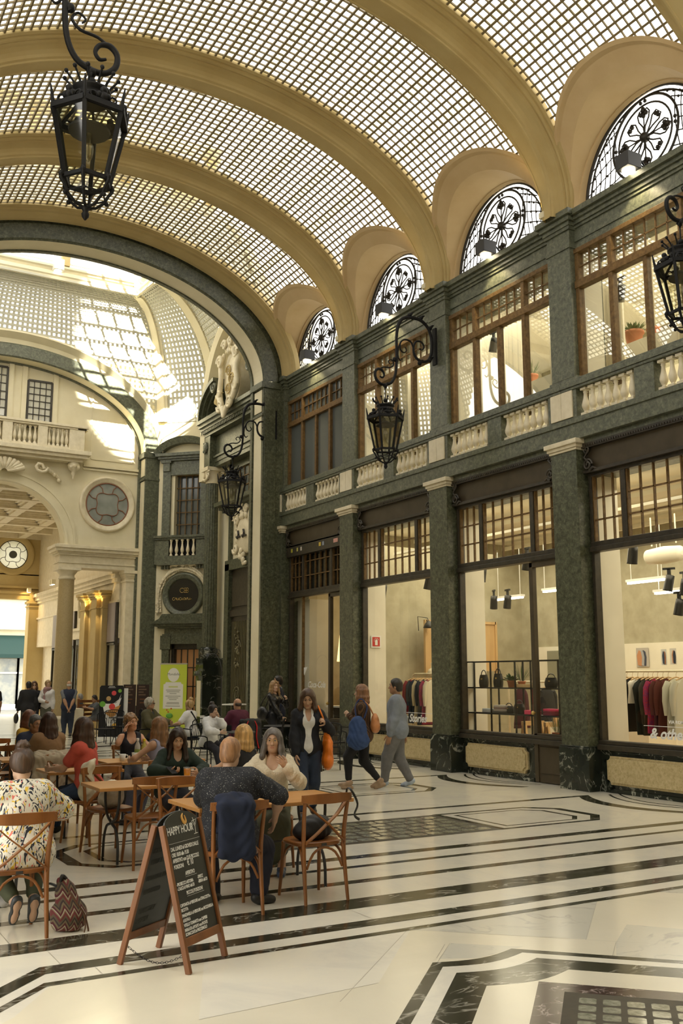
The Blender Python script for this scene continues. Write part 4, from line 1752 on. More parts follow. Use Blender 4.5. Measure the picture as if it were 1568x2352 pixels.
def diagonal_wall():
 b = mb(MNE)
 b.box(-.1, .62, -.4, 0, 0, 10.4)
 b.box(1.66, 2.2, -.4, 0, 0, 10.4)
 b.box(.6, 1.7, -.4, 0, 2.78, 6.35)
 b.box(.6, 1.7, -.4, 0, 8.45, 10.4)
 b.box(.6, 1.7, -.5, -.35, 6.0, 8.6)
 structure(b.build('wall_diagonal', M['cream']))
 # door case
 d = structure(empty('door_11', (0, 0, 0)))
 b = mb(MNE)
 for u0, u1 in ((.36, .62), (1.66, 1.90)):
  b.box(u0, u1, 0, .10, .35, 2.95)
  b.box(u0 - .05, u1 + .05, 0, .13, 2.6, 3.05)
 b.box(.36, 1.9, 0, .10, 2.78, 3.1)
 b.box(.42, 1.84, 0, .06, 3.05, 3.3)
 for z0, z1, g in ((3.28, 3.34, .12), (3.34, 3.42, .2), (3.42, 3.5, .3)):
  b.box(.36 - g, 1.9 + g, 0, .08 + g, z0, z1)
 b.prism([(.1, 3.5), (.3, 3.6), (.4, 3.75), (1.86, 3.75), (1.96, 3.6), (2.12, 3.5)], 0, .25, lambda u, v, h: (u, h, v))
 b.build('door_frame', M['green'], d, bevel=.006)
 b = mb(MNE)
 for u0, u1 in ((.3, .66), (1.6, 1.96)):
  b.box(u0, u1, 0, .14, 0, .36)
 b.build('base', M['black'], d)
 b = mb(MNE)
 b.box(.6, .72, -.3, -.1, 0, 2.8)
 b.box(1.6, 1.7, -.3, -.1, 0, 2.8)
 b.box(.6, 1.7, -.3, -.1, 2.62, 2.8)
 win_bars(b, .72, 1.6, .2, 2.62, 4, 4, -.2, .035)
 b.build('glazing_bars', M['bronze_dark'], d)
 b = mb(MNE)
 b.box(.7, 1.6, -.32, -.3, 0, 2.7)
 b.build('glow_panel', glow('glowing panel behind door', (.42, .2, .07), .12), d)  # flat glowing panel stands in for the lit room behind the door
 # round sign
 t = empty('round_sign', (0, 0, 0), 0, 'round black shop sign with gold script inside a green marble ring', 'sign')
 uc, zc = 1.05, 4.38
 b = mb(MNE)
 rows = []
 for r_, n in ((.74, 0), (.74, .07), (.70, .12), (.66, .12), (.63, .09), (.57, .09), (.54, .05), (.53, .02)):
  rows.append([(uc + r_ * math.cos(a), n, zc + r_ * math.sin(a)) for a in np.linspace(0, 2 * PI, 49)[:-1]])
 b.smooth = True
 b.grid(rows, close_u=True)
 b.build('ring', M['green_light'], t)
 b = mb(MNE)
 b.add([(uc + .545 * math.cos(a), .025, zc + .545 * math.sin(a)) for a in np.linspace(0, 2 * PI, 41)[:-1]], [tuple(range(40))[::-1]])
 b.build('disc', plain('black enamel', (.006, .006, .007), .12), t)
 # the script is drawn as a thin gilded line, the clover mark above it
 b = mb(MNE)
 def line(pts, r_=.009):
  b.tube([(uc + x, .035, zc + z) for x, z in pts], r_, 5)
 line([(-.05 + .075 * math.cos(a), .15 + .075 * math.sin(a)) for a in np.linspace(.9, 5.4, 14)])
 for cx, cz in ((.06, .19), (.13, .19), (.06, .11), (.13, .11)):
  line([(cx + .04 * math.cos(a), cz + .04 * math.sin(a)) for a in np.linspace(0, 2 * PI, 13)], .008)
 def arcs(cx, cz, r_, a0, a1, n=9, e=1.0):
  return [(cx + r_ * math.cos(a), cz + r_ * e * math.sin(a)) for a in np.linspace(a0, a1, n)]
 y = -.13
 line(arcs(-.34, y, .045, 1.0, 5.3))                       # c
 line([(-.31, y - .03), (-.27, y + .04), (-.25, y + .03), (-.24, y - .03)])          # r
 line([(-.23, y + .03), (-.22, y - .035), (-.18, y - .035), (-.17, y + .03), (-.165, y - .03)])   # u
 line(arcs(-.10, y, .042, 1.0, 5.3))                       # c
 line([(-.06, y - .03), (-.04, y + .03), (-.035, y - .03), (-.01, y - .03)])         # i
 line(arcs(.04, y, .035, 0, 6.2) + [(.08, y + .03), (.08, y - .03), (.1, y - .03)])  # a
 line([(.12, y - .03), (.13, y + .035), (.16, y + .035), (.175, y - .03), (.21, y - .03)])        # n
 line([(.22, y - .03), (.235, y + .03), (.24, y - .03), (.30, y)])                   # i
 b.build('lettering', M['gold'], t)
 # garland of leaves
 g = empty('garland', (0, 0, 0), 0, 'carved cream garland of leaves hanging around the round black sign', 'relief')
 b = mb(MNE)
 rng = random.Random(5)
 path = [(-.86, -.55), (-.87, -.30), (-.86, -.05)] + [(.86 * math.cos(a), .86 * math.sin(a)) for a in np.linspace(PI - .1, .1, 26)] + [(.86, -.05), (.87, -.30), (.86, -.55)]
 for (x0, z0), (x1, z1) in zip(path[:-1], path[1:]):
  m = max(1, int(math.hypot(x1 - x0, z1 - z0) / .045))
  for k in range(m):
   f = k / m
   for s in (-1, 0, 1):
    x, z = x0 + (x1 - x0) * f, z0 + (z1 - z0) * f
    dx, dz = (z1 - z0), -(x1 - x0)
    L_ = math.hypot(dx, dz)
    wd = .055 + .02 * math.sin(x * 9 + z * 7)
    b.ball((uc + x + dx / L_ * s * wd, .05 + .05 * (s == 0) + .02 * rng.random(), zc + z + dz / L_ * s * wd), .038 + .012 * rng.random(), 6, 4, (1, .9, 1))
 b.build('leaves', M['ivory'], g)
 b = mb(MNE)
 for s in (-1, 1):
  b.tube([(uc + s * .05, .12, zc + .98), (uc + s * .18, .14, zc + 1.04), (uc + s * .25, .12, zc + .97), (uc + s * .4, .1, zc + 1.0), (uc + s * .5, .08, zc + .93)], [.04, .07, .05, .05, .02], 6)
 b.ball((uc, .13, zc + .99), .08, 8, 6)
 b.build('ribbon', M['ivory'], g)
 # little balcony
 t = empty('balustrade', (0, 0, 0), 0, 'small green marble balcony with five cream balusters above the garland', 'balustrade')
 b = mb(MNE)
 b.box(.12, 1.95, 0, .22, 5.36, 5.66)
 b.box(.12, .55, 0, .2, 5.66, 6.2)
 b.box(1.52, 1.95, 0, .2, 5.66, 6.2)
 b.box(.0, 2.05, 0, .12, 5.4, 6.2)
 for u0 in (.25, 1.5):
  for k in range(3):
   b.box(u0 + k * .1, u0 + .07 + k * .1, 0, .12, 5.24, 5.36)
 b.build('base', M['green_light'], t, bevel=.005)
 b = mb(MNE)
 b.box(.05, 2.05, 0, .26, 6.2, 6.26)
 b.box(.02, 2.08, 0, .30, 6.26, 6.34)
 b.build('rail', M['green'], t, bevel=.006)
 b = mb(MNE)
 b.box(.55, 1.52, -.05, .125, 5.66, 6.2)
 b.build('shade_sheet', M['iron'], t)  # black sheet in place of the shade behind the balusters
 for j in range(5):
  bb = mb(MNE)
  bb.lathe([(r * .95, z * 1.2) for r, z in baluster_prof(.45)], 10, (.64 + j * .20, .20, 5.66))
  bb.build('baluster', M['ivory'], t)
 # window with segmental pediment
 w_ = structure(empty('window_80', (0, 0, 0)))
 b = mb(MNE)
 for u0, u1 in ((.22, .50), (1.60, 1.86)):
  b.box(u0, u1, 0, .10, 6.34, 8.75)
  b.box(u0 + .02, u1 - .02, 0, .16, 8.55, 8.9)
  b.box(u0 - .04, u1 + .04, 0, .20, 8.83, 8.9)
 b.box(.22, 1.86, 0, .08, 8.42, 8.9)
 for z0, z1, g in ((8.9, 8.96, .06), (8.96, 9.04, .12), (9.04, 9.14, .2)):
  b.box(.2 - g, 1.88 + g, 0, .12 + g, z0, z1)
 arc = [(1.04 + 1.18 * math.cos(a), 8.93 + .78 * math.sin(a)) for a in np.linspace(PI - .27, .27, 25)]
 arc2 = [(1.04 + .98 * math.cos(a), 8.93 + .56 * math.sin(a)) for a in np.linspace(PI - .37, .37, 25)]
 for i in range(24):
  for (A, B, n1) in ((arc, arc2, .3),):
   p, q, r_, s = A[i], A[i + 1], B[i + 1], B[i]
   b.add([(p[0], 0, p[1]), (q[0], 0, q[1]), (r_[0], 0, r_[1]), (s[0], 0, s[1]), (p[0], n1, p[1]), (q[0], n1, q[1]), (r_[0], n1 - .08, r_[1]), (s[0], n1 - .08, s[1])], [(4, 5, 6, 7), (0, 1, 5, 4), (3, 7, 6, 2)], False)
 b.build('window_frame', M['green_light'], w_)
 b = mb(MNE)
 win_bars(b, .52, 1.6, 6.34, 8.42, 5, 5, -.2, .03)
 b.build('glazing_bars', M['bronze'], w_)
 b = mb(MNE)
 b.box(.5, 1.62, -.26, -.24, 6.34, 8.44)
 b.build('pane', M['grey_glass'], w_)


diagonal_wall()

# east wall of the crossing with the great portal -------------------------
ME = Matrix(((0, -1, 0, 12.2), (-1, 0, 0, 29.53), (0, 0, 1, 0), (0, 0, 0, 1)))   # u runs from the far corner towards the camera


def carve(b, rng, u0, u1, z0, z1, n, k, r0, r1):
 for _ in range(k):
  b.ball((u0 + (u1 - u0) * rng.random(), n + .05 * rng.random(), z0 + (z1 - z0) * rng.random()), r0 + (r1 - r0) * rng.random(), 8, 5, (1, .7, 1))


def scroll(b, u, n, z, r, turns, r_t, su=1, sz=1, a0=0):
 pts = []
 for q in range(26):
  f = q / 25
  a = a0 + f * turns * 2 * PI
  rr = r * (1 - .85 * f)
  pts.append((u + su * rr * math.cos(a), n, z + sz * rr * math.sin(a)))
 b.tube(pts, [r_t * (1 - .5 * q / 25) for q in range(26)], 6)


def east():
 b = mb(ME)
 b.box(-.2, 5.8, -.5, -.0, 0, 13)
 structure(b.build('wall_east', M['cream']))
 # niche arch
 C = 5.56 / 2
 def ac(a, b_, z0, n, m=41):
  return [ME @ Vector((C + a * math.cos(t), n, z0 + b_ * math.sin(t))) for t in np.linspace(PI, 0, m)]
 b = MB()
 CV = [ac(2.62, 3.08, 10.2, .40), ac(2.58, 3.04, 10.2, .66), ac(2.50, 2.95, 10.2, .68), ac(2.30, 2.74, 10.2, .62), ac(2.26, 2.70, 10.2, .02)]
 for A, B in zip(CV[:-1], CV[1:]):
  b.grid([A, B])
  for q in (0, -1):
   p0, p1 = A[q], B[q]
   b.add([p0, p1, (p1[0], p1[1], 8.0), (p0[0], p0[1], 8.0)], [(0, 1, 2, 3)])
 structure(b.build('trim_59', M['cream']))
 t = empty('portal', (0, 0, 0), 0, 'tall green marble portal with columns and broken pediment in the crossing', 'portal', None, 'structure')
 b = mb(ME)
 for u in (.62, 4.94):
  # pedestal
  b.mi = 1
  b.box(u - .34, u + .34, 0, .72, 0, .35)
  b.box(u - .28, u + .28, 0, .66, .35, 1.75)
  b.box(u - .34, u + .34, 0, .72, 1.75, 1.9)
  b.box(u - .30, u + .30, 0, .66, 1.9, 2.3)
  b.lathe([(.30, 2.3), (.31, 2.38), (.26, 2.44), (.29, 2.52), (.29, 2.58), (.235, 2.64)], 20, (u, .36, 0))
  b.mi = 2
  b.box(u - .16, u + .16, .65, .67, .5, 1.6)
  b.mi = 0
  # fluted shaft
  rows = []
  for z, r_ in ((2.64, .225), (4.5, .225), (7.9, .195)):
   row = []
   for k in range(64):
    a = 2 * PI * k / 64
    rr = r_ * (1 - .07 * (k % 4 in (1, 2)))
    row.append((u + rr * math.cos(a), .36 + rr * math.sin(a), z))
   rows.append(row)
  b.grid(rows, close_u=True)
  # entablature block
  b.box(u - .30, u + .30, 0, .60, 8.42, 9.45)
 for z0, z1, n in ((8.42, 8.56, .40), (8.56, 8.7, .43), (8.7, 8.76, .48), (8.76, 9.45, .38)):
  b.box(.35, 5.2, 0, n, z0, z1)
 for z0, z1, g in ((9.45, 9.55, .62), (9.66, 9.76, .70), (9.76, 9.88, .76), (9.88, 10.0, .82)):
  b.box(.72 - g * .6, 4.84 + g * .6, 0, g, z0, z1)
 k = .3
 while k < 5.2:
  b.box(k, k + .06, 0, .68, 9.55, 9.66)
  k += .12
 # broken segmental pediment
 for s in (1, -1):
  def U(u):
   return 2.78 + s * (u - 2.78)
  P = []
  for q in range(17):
   f = q / 16 * PI / 2 * .92
   P.append((.26 + 1.5 * (1 - math.cos(f)), 10.0 + 1.2 * math.sin(f)))
  for (p, q_) in zip(P[:-1], P[1:]):
   dx, dz = q_[0] - p[0], q_[1] - p[1]
   L_ = math.hypot(dx, dz)
   ox, oz = dz / L_, -dx / L_
   for n1, w0, w1 in ((.82, 0, .12), (.72, .12, .24), (.60, .24, .36)):
    vs = []
    for n in (0, n1):
     vs += [(U(p[0] + ox * w0), n, p[1] + oz * w0), (U(q_[0] + ox * w0), n, q_[1] + oz * w0), (U(q_[0] + ox * w1), n, q_[1] + oz * w1), (U(p[0] + ox * w1), n, p[1] + oz * w1)]
    b.add(vs, [(4, 5, 6, 7), (0, 1, 5, 4), (3, 7, 6, 2), (1, 2, 6, 5)], False)
  scroll(b, U(1.45), .72, 10.92, .22, 1.6, .08, s, 1, 1.2)
 # tympanum
 b.box(.5, 5.06, 0, .2, 9.9, 10.9)
 # inner frame of the door and window above
 for u0, u1 in ((1.30, 1.62), (3.94, 4.26)):
  b.box(u0, u1, 0, .16, .35, 5.2)
  b.box(u0 + .1, u1 - .05, 0, .10, 5.2, 6.9)
  b.box(u0 + .05, u1, 0, .14, 6.9, 7.0)
  b.box(u0 + .12, u1, 0, .10, 7.3, 8.42)
 b.box(1.3, 4.26, 0, .16, 5.0, 5.32)
 for z0, z1, g in ((6.86, 6.95, .1), (6.95, 7.05, .2), (7.05, 7.18, .34)):
  b.box(1.25 - g * .6, 4.31 + g * .6, 0, .14 + g, z0, z1)
 b.box(1.4, 4.16, 0, .10, 8.2, 8.42)
 b.build('frame', [M['green'], M['black'], M['cream']], t)
 b = mb(ME)
 for u in (.62, 4.94):
  b.box(u - .30, u + .30, .06, .66, 8.3, 8.42)
  for s in (-1, 1):
   for n in (.12, .6):
    scroll(b, u + s * .2, n, 8.17, .13, 1.4, .045, s, 1, .5)
  b.tube([(u - .2, .6, 8.06), (u, .62, 7.98), (u + .2, .6, 8.06)], .05, 6)
  b.lathe([(.21, 7.9), (.23, 7.95), (.21, 8.0), (.26, 8.3)], 16, (u, .36, 0))
 b.build('capital', M['ivory'], t)
 b = mb(ME)
 rng = random.Random(9)
 for u in (.62, 4.94):
  b.ball((u, .62, 9.08), .16, 10, 8, (.75, .5, 1.2))
  carve(b, rng, u - .12, u + .12, 8.88, 9.28, .62, 10, .03, .06)
 b.build('mask', M['green_light'], t)
 # dark door and window
 b = mb(ME)
 b.box(1.6, 3.96, .0, .03, 0, 5.0)
 b.box(1.6, 3.96, .0, .10, 3.55, 3.75)
 b.box(1.75, 3.8, .0, .08, 3.85, 4.75)
 b.build('door_leaf', M['bronze_dark'], t)
 b = mb(ME)
 for u in np.arange(1.75, 3.9, .12):
  b.box(u - .012, u + .012, .03, .06, .2, 3.4)
 for u in (2.2, 3.36):
  carve(b, rng, u - .14, u + .14, 2.0, 3.2, .06, 26, .03, .06)
  scroll(b, u, .07, 2.6, .25, 2, .02)
  scroll(b, u, .07, 1.2, .25, 2, .02, -1)
 b.build('ironwork', M['olive_iron'], t)
 b = mb(ME)
 b.box(1.72, 3.84, 0, .02, 7.3, 8.2)
 b.build('pane', M['grey_glass'], t)
 b = mb(ME)
 win_bars(b, 1.75, 3.8, 7.3, 8.2, 6, 3, .02, .03)
 b.build('glazing_bars', M['bronze'], t)
 # cartouche with script over the door
 c = empty('cartouche', (0, 0, 0), 0, 'carved shield with dark script above the portal door', 'relief')
 b = mb(ME)
 b.ball((2.78, .12, 6.0), .62, 16, 10, (1, .25, 1))
 for s in (-1, 1):
  scroll(b, 2.78 + s * .55, .2, 6.5, .2, 1.5, .07, s)
  scroll(b, 2.78 + s * .6, .2, 5.6, .16, 1.5, .06, s, -1)
  scroll(b, 2.78 + s * .25, .24, 6.75, .14, 1.5, .05, s)
  carve(b, rng, 2.78 + s * .6 - .12, 2.78 + s * .6 + .12, 5.5, 6.6, .1, 18, .04, .09)
 carve(b, rng, 2.5, 3.06, 6.55, 6.95, .2, 14, .05, .11)
 carve(b, rng, 2.55, 3.0, 5.1, 5.5, .2, 14, .05, .10)
 b.build('shield', M['ivory'], c)
 b = mb(ME)
 for u0 in (2.45, 2.85):
  b.tube([(u0, .29, 5.95), (u0 + .1, .3, 5.88), (u0 + .18, .3, 6.0), (u0 + .14, .3, 6.12), (u0 + .2, .29, 5.9), (u0 + .3, .28, 5.92)], .03, 5)
 b.build('script', M['bronze_dark'], c)
 # great white cartouche in the pediment
 c = empty('cartouche', (0, 0, 0), 0, 'large white carved coat of arms in the broken pediment of the portal', 'relief')
 b = mb(ME)
 rows = []
 for k, (w_, n) in enumerate(((1.0, .2), (1.0, .62), (.90, .70), (.80, .66), (.5, .72), (.02, .74))):
  rows.append([(2.78 + .62 * w_ * (abs(math.cos(a)) ** .8) * math.copysign(1, math.cos(a)) * (1 - .22 * (math.sin(a) < 0) * abs(math.sin(a))), n, 10.85 + .92 * w_ * math.sin(a)) for a in np.linspace(0, 2 * PI, 41)[:-1]])
 b.smooth = True
 b.grid(rows, close_u=True)
 b.smooth = False
 for s in (-1, 1):
  b.curve([(2.78 + s * .45, .74, 11.75), (2.78 + s * .66, .76, 11.4), (2.78 + s * .58, .8, 11.0), (2.78 + s * .66, .8, 10.5), (2.78 + s * .45, .84, 10.1), (2.78 + s * .15, .9, 9.85), (2.78, .95, 9.55)], [.06, .10, .08, .10, .10, .09, .05], 8, 4)
  scroll(b, 2.78 + s * .62, .84, 11.5, .20, 1.7, .07, s)
  scroll(b, 2.78 + s * .36, .92, 10.0, .20, 1.7, .06, s, -1)
  scroll(b, 2.78 + s * .24, .86, 11.95, .16, 1.5, .06, s)
  scroll(b, 2.78 + s * .62, .86, 10.45, .15, 1.5, .05, s, -1)
 carve(b, rng, 2.45, 3.1, 11.7, 12.1, .72, 20, .05, .12)
 b.build('shield', M['ivory'], c)
 b = mb(ME)
 for k in range(3):
  scroll(b, 2.68 + .2 * (k % 2), .76, 10.5 + .3 * k, .2, 1.8, .028, 1 if k % 2 else -1)
 b.build('monogram', M['stucco'], c)
 b = mb(ME)
 for k in range(7):
  a = .5 + k * .33
  b.tube([(1.95, .72, 10.15), (1.95 - .2 * math.cos(a), .8, 10.2 + .2 * math.sin(a) + .03 * k), (1.95 - .42 * math.cos(a), .74, 10.25 + .42 * math.sin(a))], [.05, .055, .012], 5)
 b.build('palm_leaves', M['stucco'], c)


east()

# other walls that close the place (seen only in reflections or from a step aside)
def shell():
 b = MB()
 # west, south corners of the crossing
 for (x0, y0), (x1, y1) in ((VO[2], VO[3]), (VO[4], VO[5]), (VO[5], VO[6]), (VO[6], VO[7])):
  b.obox((x0, y0, 5.2), (x1, y1, 5.2), .2, 10.4)
 b.box(-1, .3, 22.2, 22.5, 9, 13)
 structure(b.build('wall_crossing', M['cream']))
 # left side of the arcade, mirrored
 b = MB()
 x = 2 * XC - XW
 b.box(x - .3, x, 7.7, 22.0, 0, 9.3)
 b.mi = 1
 for y in YP[1:]:
  b.box(x, 2 * XC - XF, y - .28, y + .29, 0, 9.3)
 b.mi = 2
 b.box(x, 2 * XC - XF + .18, 7.7, 22, 9.1, 9.36)
 b.box(x, 2 * XC - XF, 7.7, 22, 5.46, 6.4)
 structure(b.build('wall_left', [M['bronze_dark'], M['green'], M['green_light']]))
 # forecourt round the camera
 b = MB()
 b.box(-5, -4.6, -5.4, 4.2, 0, 10)
 b.box(15.5, 15.9, -5.4, 4.2, 0, 10)
 b.box(-5, 15.9, -5.8, -5.4, 0, 10)
 b.box(11.1, 15.9, 4.0, 4.2, 0, 12.6)
 b.box(-5, .5, 4.0, 4.2, 0, 12.6)
 structure(b.build('wall_front', M['cream']))
 b = MB()
 b.box(-5, 15.9, -5.8, -2.2, 10, 10.3)
 b.box(-5, .8, -2.2, 4.2, 10, 10.3)
 b.box(10.8, 15.9, -2.2, 4.2, 10, 10.3)
 for k in range(34):  # unseen roof bars, added to cut the skylight on the near floor
  b.box(.8 + k * .3, .91 + k * .3, -2.2, 4.2, 10.05, 10.15)
 for k in range(22):
  b.box(.8, 10.8, -2.2 + k * .3, -2.09 + k * .3, 10.05, 10.15)
 structure(b.build('ceiling_40', M['cream']))


shell()


# ---------------------------------------------------------------- lanterns on scrolled brackets
def lantern_parts(t, chain):
 def hexr(r, z, k=6):
  return [Vector((r * math.cos(PI * j / 3), r * math.sin(PI * j / 3), z)) for j in range(k)]
 zt, zb = .88, .27
 rt_, rb_ = .335, .205
 top, bot = hexr(rt_, zt), hexr(rb_, zb)
 b = MB()
 for j in range(6):
  b.obox(top[j], bot[j], .035, .03)
  b.obox(top[j], top[(j + 1) % 6], .05, .05)
  b.obox(bot[j], bot[(j + 1) % 6], .03, .035)
 b.build('frame', M['iron'], t)
 b = MB()
 for j in range(6):
  k = (j + 1) % 6
  b.add([top[j] * .985, top[k] * .985, bot[k] * .985, bot[j] * .985], [(0, 1, 2, 3)], False)
 o = b.build('glass', M['lamp_glass'], t)
 # roof of glass with frame, gallery of leaves at the eaves
 sh = hexr(.15, 1.04)
 b = MB()
 for j in range(6):
  k = (j + 1) % 6
  b.add([top[j], top[k], sh[k], sh[j]], [(3, 2, 1, 0)], False)
 b.build('roof', M['lamp_roof'], t)
 b = MB()
 for j in range(6):
  b.obox(top[j], sh[j], .022, .022)
  p, q = top[j], top[(j + 1) % 6]
  m = (p + q) / 2
  d = (q - p).normalized()
  for s in (-1, 1):
   pts = []
   for f in range(9):
    a = f / 8 * 4.2
    rr = .045 * (1 - f / 11)
    pts.append(m + d * (s * (.10 - rr * math.cos(a))) + Vector((0, 0, .05 + rr * math.sin(a))))
   b.tube(pts, .010, 5)
   b.ball(m + d * (s * .04) + Vector((0, 0, .07)), .032, 6, 4)
  b.ball(m + Vector((0, 0, .12)), .036, 6, 5)
  b.ball(m + Vector((0, 0, .06)), .045, 6, 5)
  b.tube([p + Vector((0, 0, .0)), p * 1.06 + Vector((0, 0, .07)), p * 1.10 + Vector((0, 0, .11))], [.02, .014, .006], 5)
 b.build('gallery', M['iron'], t)
 # crown
 b = MB()
 b.lathe([(.15, 1.03), (.165, 1.04), (.165, 1.06), (.145, 1.08), (.145, 1.10), (.175, 1.12), (.175, 1.14), (.13, 1.15)], 16)
 for j in range(12):
  a = 2 * PI * j / 12
  c, s = math.cos(a), math.sin(a)
  b.tube([(.15 * c, .15 * s, 1.13), (.17 * c, .17 * s, 1.18), (.225 * c, .225 * s, 1.24)], [.014, .011, .010], 5)
  b.ball((.235 * c, .235 * s, 1.255), .021, 6, 4)
 b.build('crown', M['iron'], t)
 b = MB()
 b.tube([(0, 0, 1.10), (0, 0, 1.25 + chain)], .018 if chain < .1 else .010, 6)
 b.ball((0, 0, 1.24), .04, 8, 6)
 b.tube([(.035 * math.cos(a), 0, 1.27 + chain + .035 * math.sin(a)) for a in np.linspace(0, 2 * PI, 13)[:-1]], .009, 5, True)
 b.build('hanger', M['iron'], t)
 # cage and finial below
 b = MB()
 for j in range(6):
  a = PI * j / 3
  c, s = math.cos(a), math.sin(a)
  b.tube([(.225 * c, .225 * s, .30), (.235 * c, .235 * s, .24), (.20 * c, .20 * s, .19), (.17 * c, .17 * s, .12), (.09 * c, .09 * s, .045), (.03 * c, .03 * s, .03)], [.022, .018, .015, .014, .013, .012], 6)
  b.ball((.235 * c, .235 * s, .27), .026, 6, 4)
  b.ball((.19 * c, .19 * s, .115), .022, 6, 4)
 b.tube([(.175 * math.cos(a), .175 * math.sin(a), .14) for a in np.linspace(0, 2 * PI, 7)[:-1]], .008, 5, True)
 b.lathe([(.015, .05), (.035, .03), (.035, .01), (.022, -.01), (.035, -.035), (.03, -.06), (.008, -.09)], 10)
 b.build('cage', M['iron'], t)
 b = MB()
 b.lathe([(.18, .74), (.185, .76), (.09, .80), (.04, .84)], 18)
 b.build('reflector', M['iron_grey'], t)
 b = MB()
 b.lathe([(.022, .73), (.03, .66), (.045, .60), (.045, .55), (.03, .49), (.008, .46)], 10)
 b.build('bulb', M['bulb'], t)


M['lamp_roof'] = glass('frosted lantern roof', (.42, .42, .36), .6, .25, .2)
M['bulb'] = glass('clear bulb glass', (.75, .72, .6), .5, .05, .15)


def bracket(b, sx):
 """iron scroll arm; lantern hangs at the origin, the wall is at x = sx * 1.2"""
 def Q(p, z):
  return (sx * (1.2 - p), 0, z)
 main = [Q(.12, .80), Q(.10, 1.05), Q(.16, 1.30), Q(.33, 1.45), Q(.55, 1.48), Q(.78, 1.42), Q(.89, 1.25), Q(.93, 1.0), Q(.93, .6), Q(.96, .28), Q(1.05, .09), Q(1.2, .02), Q(1.32, .03), Q(1.41, .12), Q(1.42, .24), Q(1.35, .31), Q(1.26, .29), Q(1.22, .21), Q(1.26, .15), Q(1.32, .17)]
 b.curve(main, [.03] * 4 + [.036] * 3 + [.028] * 9 + [.024, .02, .018, .014], 8)
 b.curve([Q(.12, .8), Q(.2, .66), Q(.36, .62), Q(.5, .70), Q(.54, .86), Q(.48, 1.0), Q(.36, 1.02), Q(.29, .94), Q(.33, .86), Q(.40, .87)], [.03, .03, .028, .026, .024, .022, .02, .018, .015, .012], 7)
 b.curve([Q(.54, .86), Q(.6, .98), Q(.74, 1.0), Q(.84, .92), Q(.84, .78), Q(.76, .73), Q(.70, .79), Q(.74, .85)], [.018, .018, .018, .017, .016, .014, .012, .01], 6)
 b.curve([Q(.84, .92), Q(.89, .8), Q(.90, .64), Q(.85, .56), Q(.80, .6)], [.016, .015, .014, .012, .01], 6)
 b.curve([Q(1.38, .28), Q(1.24, .36), Q(1.08, .38), Q(1.0, .46), Q(1.05, .54), Q(1.12, .50), Q(1.09, .45)], [.012, .014, .015, .014, .012, .011, .009], 6)
 for p, z in ((.36, 1.5), (.62, 1.52), (.14, 1.34), (.16, .68), (.4, .58), (.98, .56), (1.2, -.0)):
  b.curve([Q(p, z - .03), Q(p - .05, z + .05), Q(p - .10, z + .07)], [.035, .025, .006], 6)
  b.ball(Q(p, z), .045, 6, 5)
 b.box(min(sx * 1.19, sx * 1.15), max(sx * 1.19, sx * 1.15), -.06, .06, .6, 1.35)


def lantern(x, y, zbot, sx, phi, az, label, chain):
 az, phi = R(az), R(phi)
 v = Vector((-math.sin(az), -math.cos(az), 0)) * math.cos(phi) + Vector((math.cos(az), -math.sin(az), 0)) * math.sin(phi)
 t = empty('lantern', (x, y, zbot), math.atan2(v.y, v.x), label, 'lantern', 'crowned iron lanterns')
 lantern_parts(t, chain)
 a = empty('lantern_bracket', (x, y, zbot + 1.31 + chain), 0, label.replace('lantern', 'scrolled bracket of the lantern', 1), 'bracket', 'lantern brackets')
 b = MB()
 bracket(b, sx)
 b.build('arm', M['iron'], a)


lantern(2.02, 7.98, 5.73, -1, -9, 14, 'large black crowned lantern hanging at the top left', .02)
lantern(9.60, 14.97, 5.64, 1, -18, 33, 'black crowned lantern over the balcony in the middle of the arcade', .22)
lantern(9.45, 21.80, 5.60, 1, -20, 24, 'farthest black lantern, hanging before the portal', .2)
lantern(9.66, 7.98, 6.0, 1, -18, 48, 'black lantern cut by the right edge of the picture', .2)

for x, y, lab in ((9.42, 29.72, 'cream box spotlight on the dome ring, at its right corner'), (6.75, 29.74, 'cream box spotlight on the dome ring, left of the corner one')):
 t = empty('spotlight', (x, y, 14.62), 0, lab, 'lamp', 'spotlights of the dome ring')
 b = MB()
 b.box(-.16, .16, -.16, .10, -.16, .2)
 b.build('lamp_box', M['white'], t, bevel=.01)
 b = MB()
 b.lathe([(.11, -.17), (.11, -.16)], 16)
 b.build('lens', M['warm_glow'], t)
# ================================================================== ROOMS BEHIND THE WINDOWS
M['room_white'] = noisy('white room paint', [(.4, (.74, .70, .58)), (.6, (.78, .74, .62))], 2, .6, 3)
M['room_grey'] = noisy('raw grey beige wall', [(.35, (.34, .31, .21)), (.65, (.43, .395, .28))], 3, .8, 5)
M['wood_pale'] = noisy('pale wood', [(.3, (.50, .32, .14)), (.7, (.62, .42, .20))], 8, .5, 4, stretch=(1, 1, .15))
M['black_paint'] = plain('black paint', (.012, .012, .012), .4)
M['leather_black'] = plain('black leather', (.012, .012, .013), .3)
M['terracotta'] = plain('terracotta', (.42, .15, .07), .7)
M['leaf'] = noisy('green leaves', [(.3, (.03, .07, .02)), (.7, (.10, .16, .05))], 14, .5, 3)
M['curtain'] = milky('white curtain', (.82, .78, .66), .35)


